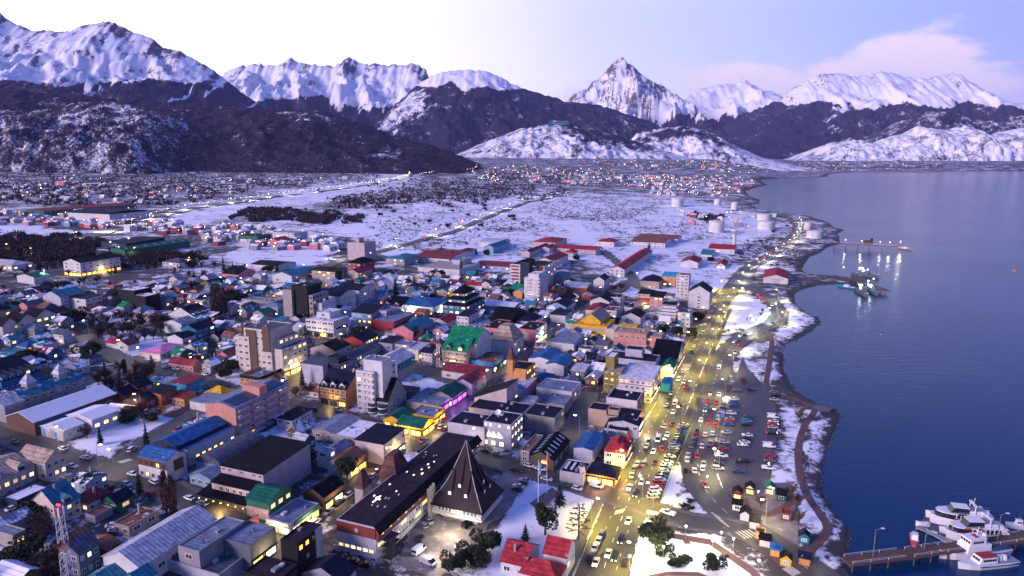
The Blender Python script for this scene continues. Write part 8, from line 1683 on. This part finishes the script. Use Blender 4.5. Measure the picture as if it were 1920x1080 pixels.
def patrol(root, L_):
    W2 = L_ * .14; m = MB(); hull(m, L_, W2, 0, 1.7, .34, 0, 1.1); m.build('hull', M_HULLW, root); d = MB(); d.box(-L_ * .48, -W2 * .8, 1.72, L_ * .2, W2 * .8, 1.85); d.build('deck', M_DECK, root)
    deckhouse(root, -L_ * .18, L_ * .18, W2 * .66, 1.86, 4.0, M_HULLW, .5, 'deckhouse', False); deckhouse(root, -L_ * .10, L_ * .15, W2 * .58, 4.0, 5.9, M_HULLW, .6, 'wheelhouse'); windows_row(root, L_, -L_ * .06, L_ * .10, W2 * .57, 4.7, 5.4, 4)
    for i in range(4): q = MB(); q.box(L_ * .13, -W2 * .5 + i * W2 * .27, 4.75, L_ * .143, -W2 * .5 + i * W2 * .27 + W2 * .18, 5.45); q.build('window', M_CGL, root)
    f = MB(); f.cyl(-L_ * .14, 0, 4.0, 6.8, .75, .6, 10); f.build('funnel', M_HULLW, root); t = MB(); t.tube((-L_ * .02, 0, 6), (-L_ * .04, 0, 9.2), .12, .06, 6); t.box(-L_ * .05, -1.1, 7.6, -L_ * .03, 1.1, 7.75); t.build('mast', M_HULLW, root)
    p = MB(); p.box(-L_ * .02, -.9, 6.07, L_ * .03, .9, 6.3); p.build('hatch', mat('red hatch', (.35, .05, .04), .6), root); a = MB(); a.box(-L_ * .46, -W2 * .7, 1.86, -L_ * .22, W2 * .7, 2.5); a.build('aft_deck', M_BLUEH, root); g = MB(); g.box(L_ * .26, -.6, 1.9, L_ * .31, .6, 2.5); g.build('winch', wall_mat('cream'), root)
def redtop(root, L_):
    W2 = L_ * .13; m = MB(); hull(m, L_, W2, 0, 1.5, .3, 0, .8); m.build('hull', M_HULLW, root); b = MB(); b.box(-L_ * .47, -W2 * 1.01, 1.05, L_ * .22, W2 * 1.01, 1.3); b.build('hull_band', M_BLUEH, root); d = MB(); d.box(-L_ * .48, -W2 * .8, 1.52, L_ * .22, W2 * .8, 1.62); d.build('deck', M_DECK, root)
    deckhouse(root, -L_ * .10, L_ * .22, W2 * .7, 1.62, 3.5, M_HULLW, .9, 'wheelhouse', False); r = MB(); r.box(-L_ * .10, -W2 * .62, 3.51, L_ * .17, W2 * .62, 3.7); r.build('red_roof', mat('red cabin roof', (.30, .035, .04), .6), root); windows_row(root, L_, -L_ * .08, L_ * .16, W2 * .69, 2.4, 3.1, 6)
    for i in range(3): q = MB(); q.box(L_ * .19, -W2 * .5 + i * W2 * .36, 2.4, L_ * .205, -W2 * .5 + i * W2 * .36 + W2 * .26, 3.1); q.build('window', M_CGL, root)
    for x in (-.22, -.30): q = MB(); q.cyl(L_ * x, 0, 1.6, 2.9, .9, .7, 10); q.build('life_raft', M_HULLW, root)
def smallboat(col, cabin=True):
    def f(root, L_):
        W2 = L_ * .17; m = MB(); hull(m, L_, W2, 0, 1.3, .34, 0, .6); m.build('hull', col, root); d = MB(); d.box(-L_ * .45, -W2 * .75, 1.31, L_ * .15, W2 * .75, 1.38); d.build('deck', M_HULLW, root)
        if cabin: deckhouse(root, -L_ * .15, L_ * .12, W2 * .6, 1.38, 2.9, M_HULLW, .5); windows_row(root, L_, -L_ * .12, L_ * .06, W2 * .59, 2.0, 2.6, 3)
        t = MB(); t.tube((-L_ * .05, 0, 1.4), (-L_ * .05, 0, 2.2 + L_ * .35), .08, .04, 5); t.build('mast', M_POLE, root)
    return f
def warship(root, L_):
    W2 = L_ * .085; m = MB(); hull(m, L_, W2, 0, 2.4, .36, 0, 1.4); m.build('hull', M_SHIPG, root); deckhouse(root, -L_ * .25, L_ * .16, W2 * .7, 2.4, 4.6, M_SHIPG, .6, 'deckhouse', False); deckhouse(root, -L_ * .04, L_ * .12, W2 * .6, 4.6, 6.8, M_SHIPG, .8, 'bridge', False)
    windows_row(root, L_, -L_ * .02, L_ * .07, W2 * .58, 5.6, 6.3, 4); f = MB(); f.box(-L_ * .16, -1.1, 4.6, -L_ * .09, 1.1, 7.4); f.build('funnel', M_SHIPG, root)
    t = MB(); t.tube((0, 0, 6.8), (-.6, 0, 13), .22, .08, 6); t.box(-1, -1.8, 9.6, 0, 1.8, 9.8); t.box(-.9, -1.2, 11, -.2, 1.2, 11.2); t.build('mast', M_SHIPG, root); g = MB(); g.cyl(L_ * .27, 0, 2.9, 4.2, 1.1, .9, 10); g.tube((L_ * .27, 0, 3.9), (L_ * .34, 0, 4.5), .12, n=5); g.build('gun', M_SHIPG, root)
    for i in range(6): q = MB(); x, z = L_ * rc.uniform(-.2, .15), rc.uniform(5, 9); q.box(x - .25, -W2 * .7, z - .25, x + .25, -W2 * .7 + .4, z + .25); q.build('deck_lamp', M_LAMPC, root)
boat((1740, 972), (1862, 985), 'white catamaran with a low rounded bow, moored on the outer berth', ferry(False), 'catamaran', 'ferry', 'white excursion catamarans')
boat((1768, 1003), (1885, 1006), 'white catamaran with red lettering and black saloon windows, next to the pier', ferry(True), 'catamaran', 'ferry', 'white excursion catamarans')
boat((1762, 1044), (1885, 1028), 'white patrol vessel with a tall bridge alongside the pier', patrol, 'patrol_vessel', 'ship'); boat((1797, 1063), (1902, 1052), 'white launch with a red cabin roof and blue band', redtop, 'launch', 'boat')
boat((1716, 1027), (1713, 1003), 'small red and white boat hung beside the pier', smallboat(mat('red hull', (.38, .04, .05), .4)), 'small_boat', 'boat'); boat((1717, 983), (1742, 984), 'little white dinghy at the outer float', smallboat(M_HULLW, False), 'dinghy', 'boat'); boat((1738, 998), (1758, 1003), 'inflatable dinghy between the catamarans', smallboat(M_DECK, False), 'dinghy', 'boat'); boat((1885, 985), (1930, 990), 'white motor boat cut by the picture edge', smallboat(M_HULLW), 'motor_boat', 'boat')
boat((1570, 536), (1604, 541), 'teal and white fishing boat by the stone quay', smallboat(mat('teal hull', (.02, .26, .28), .4)), 'fishing_boat', 'boat'); boat((1648, 521), (1597, 514), 'dark grey warship with many deck lamps on the outer quay side', warship, 'warship', 'ship', 'grey warships at the naval pier'); boat((1628, 558), (1606, 543), 'grey warship with bow toward the town inside the pier', warship, 'warship', 'ship', 'grey warships at the naval pier'); boat((1645, 554), (1622, 541), 'second grey warship moored close to the naval pier', warship, 'warship', 'ship', 'grey warships at the naval pier')
x, y = at_z(1902, 508, -1.4); m = MB(); m.cyl(0, 0, -.5, .5, 2.2, 1.7, 12); m.cyl(0, 0, .5, 1.8, .4, .2, 8); tag(m.build('buoy', mat('orange buoy', (.6, .22, .02), .5), None, loc=(x, y, -1.4)), 'orange buoy floating alone on the bay', 'buoy')
def pier(px, w, z, name, label, deck, posts, rails=True, planks=True, step=6, drop=3):
    P = [at_z(a, b, z) for a, b in px]; root = empty(name, (P[0][0], P[0][1], z)); tag(root, label, 'pier'); o0 = Vector((P[0][0], P[0][1], z)); k = 0
    for a, b in zip(P, P[1:]):
        L_ = math.hypot(b[0] - a[0], b[1] - a[1]); d = Vector(((b[0] - a[0]) / L_, (b[1] - a[1]) / L_, 0)); n = Vector((-d.y, d.x, 0)); A = Vector((*a, z)) - o0
        s = MB(); s.loft([[tuple(A + d * t + n * u + Vector((0, 0, q))) for u, q in ((-w / 2, -.5), (w / 2, -.5), (w / 2, -.1), (-w / 2, -.1))] for t in (0, L_)]); s.build('beam', posts, root)
        pw = 1.2 if planks else 6; me = None
        for i in range(int(L_ / pw)):
            q = MB(); q.loft([[tuple(d * t + n * u + Vector((0, 0, v))) for u, v in ((-w / 2, 0), (w / 2, 0), (w / 2, .08), (-w / 2, .08))] for t in (.03, pw - .03)])
            me = me or q.mesh('plank', [deck]); o = part('plank', me, root); o.location = A + d * (i * pw) + Vector((0, 0, -.09 + .012 * (i % 3)))
        for i in range(int(L_ / step)):
            for u in (-w / 2 + .3, w / 2 - .3):
                q = MB(); c = A + d * (i * step + 1) + n * u; q.tube(c + Vector((0, 0, -.4)), c + Vector((0, 0, -z - drop)), .22, n=6); q.build('pile', posts, root)
                if rails: r = MB(); r.tube(c, c + Vector((0, 0, 1.0)), .05, n=4); r.tube(c + Vector((0, 0, 1.0)), c + d * step + Vector((0, 0, 1.0)), .045, n=4); r.tube(c + Vector((0, 0, .55)), c + d * step + Vector((0, 0, .55)), .03, n=4); r.build('railing', M_TRIM, root)
    return root
pier([(1585, 1052), (1700, 1038), (1800, 1024), (1930, 1005)], 4.6, 1.2, 'pier', 'long timber pier with white railings leading out to the catamarans', M_WOOD, M_WOOD)
pier([(1563, 455), (1690, 462)], 9, 5, 'fuel_pier', 'long fuel pier on rows of thin piles beyond the headland', M_RUSTY, M_RUSTY, True, False, 14, 4)
x, y = at_z(1628, 457, 5.1); root = empty('pier_hut', (x, y, 5.1)); tag(root, 'dark hut with a round tank on the fuel pier', 'hut'); m = MB(); m.box(-5, -2.5, 0, 5, 2.5, 4); m.build('wall', wall_mat('brown'), root); m = MB(); m.box(-5.3, -2.8, 4.01, 5.3, 2.8, 4.3); m.build('roof', roof_mat('black', 0), root); m = MB(); m.cyl(4, 0, 4.3, 7, 1.5, 1.5, 10); m.build('tank', wall_mat('black'), root)
pier([(1606, 522), (1634, 535), (1661, 545)], 9, 2, 'naval_pier', 'brown timber pier between the grey warships', M_WOOD, M_WOOD, False, False, 8)
pier([(1720, 986), (1745, 996), (1785, 1018)], 2.2, -.6, 'floating_walkway', 'narrow floating walkway beside the catamarans', M_DECK, M_DECK, False, False, 9, 1)
boat((1712, 469), (1684, 465), 'tan tug with floodlight moored at the fuel pier head', smallboat(mat('tan hull', (.30, .22, .16), .5)), 'tug', 'ship')
for px, py, t in ((1637, 1042, 'first'), (1733, 1030, 'second'), (1870, 1012, 'last')):
    x, y = at_z(px, py, 1.25); lamp(x, y, 0, 'arm', 'unlit lamp post on the long timber pier, %s from shore' % t, M_TRIM, 0, up=1.25 - T(x, y), group='pier lamp posts')
for i, (px, py) in enumerate(((1585, 456), (1615, 458), (1650, 460), (1668, 461), (1688, 460))):
    x, y = at_z(px, py, 5.1); lamp(x, y, 0, 'post', 'small lit lamp on the fuel pier, %s from shore' % ORD[i], M_LAMPC, 1200 if i < 4 else 6000, (1, .95, .8), up=5.1 - T(x, y), group='fuel pier lamps')
for px, py, z, P_ in ((1612, 520, 9, 4000), (1622, 545, 8, 7000), (1632, 541, 8, 3000)):
    x, y = at_z(px, py, 1.3); lamp(x, y, 0, 'arm', 'bright white quay lamp among the grey warships, at %s' % ('the quay root', 'the moored pair', 'the outer hull')[(px > 1615) + (px > 1625)], M_LAMPC, P_, (.85, 1, .95), up=1.3 - T(x, y), group='quay lamps')
# glass lookout on the far snowy hill, people at the crossing, street furniture
x, y, z = at_d(1048, 231, 5260); root = empty('hill_hotel', (x, y, z - 6)); tag(root, 'teal hotel with two round ends on top of the far snowy hill', 'hotel')
m = MB(); m.box(-75, -14, -12, 75, 14, 16); m.build('wall', wall_mat('teal'), root); m = MB(); m.cyl(-30, 0, 14, 24, 18, 14, 16); m.build('rotunda', wall_mat('white'), root); m = MB(); m.loft([[(-78, -16, 16.1), (78, -16, 16.1), (78, 16, 16.1), (-78, 16, 16.1)], [(-66, -2, 24), (66, -2, 24), (66, 2, 24), (-66, 2, 24)]]); m.build('roof', roof_mat('teal', .2), root)
for i in range(8): q = MB(); q.box(-50 + i * 13, -14.2, -2, -44 + i * 13, -14.02, 6); q.build('window', M_PALEGL, root)
# ---------------------------------------------------------------- air
def build_haze():
    x0, x1, y0, y1, z0, z1 = -15500, 15500, -320, 16500, -9, 3200
    m = bpy.data.materials.new('evening air'); m.use_nodes = True; t = m.node_tree; t.nodes.clear()
    v = nd(t, 'ShaderNodeVolumePrincipled', i={'Color': (.42, .46, 1, 1), 'Density': HAZE, 'Anisotropy': .0})
    o = nd(t, 'ShaderNodeOutputMaterial'); t.links.new(v.outputs[0], o.inputs['Volume'])
    V = [(x, y, z) for z in (z0, z1) for x, y in ((x0, y0), (x1, y0), (x1, y1), (x0, y1))]
    tag(mesh_obj('haze', V, [(3, 2, 1, 0), (4, 5, 6, 7), (0, 1, 5, 4), (1, 2, 6, 5), (2, 3, 7, 6), (3, 0, 4, 7)], m), kind='stuff')
HAZE = .000022
build_haze()

# ---------------------------------------------------------------- every label singles out one thing
def settle_labels():
    by = {}
    for o in list(COL.objects):
        if o.parent is None and 'category' in o: by.setdefault(o['label'], []).append(o)
    for l, os_ in by.items():
        if len(os_) < 2: continue
        os_.sort(key=lambda o: proj(*o.location)[0])
        for i, o in enumerate(os_):
            w = ('%s, %s of %s from the left' % (l, ORD[i], len(os_) if len(os_) > 9 else ('two', 'three', 'four', 'five', 'six', 'seven', 'eight', 'nine')[len(os_) - 2])).split()
            while len(w) > 16: del w[0]
            o['label'] = ' '.join(w)
settle_labels()
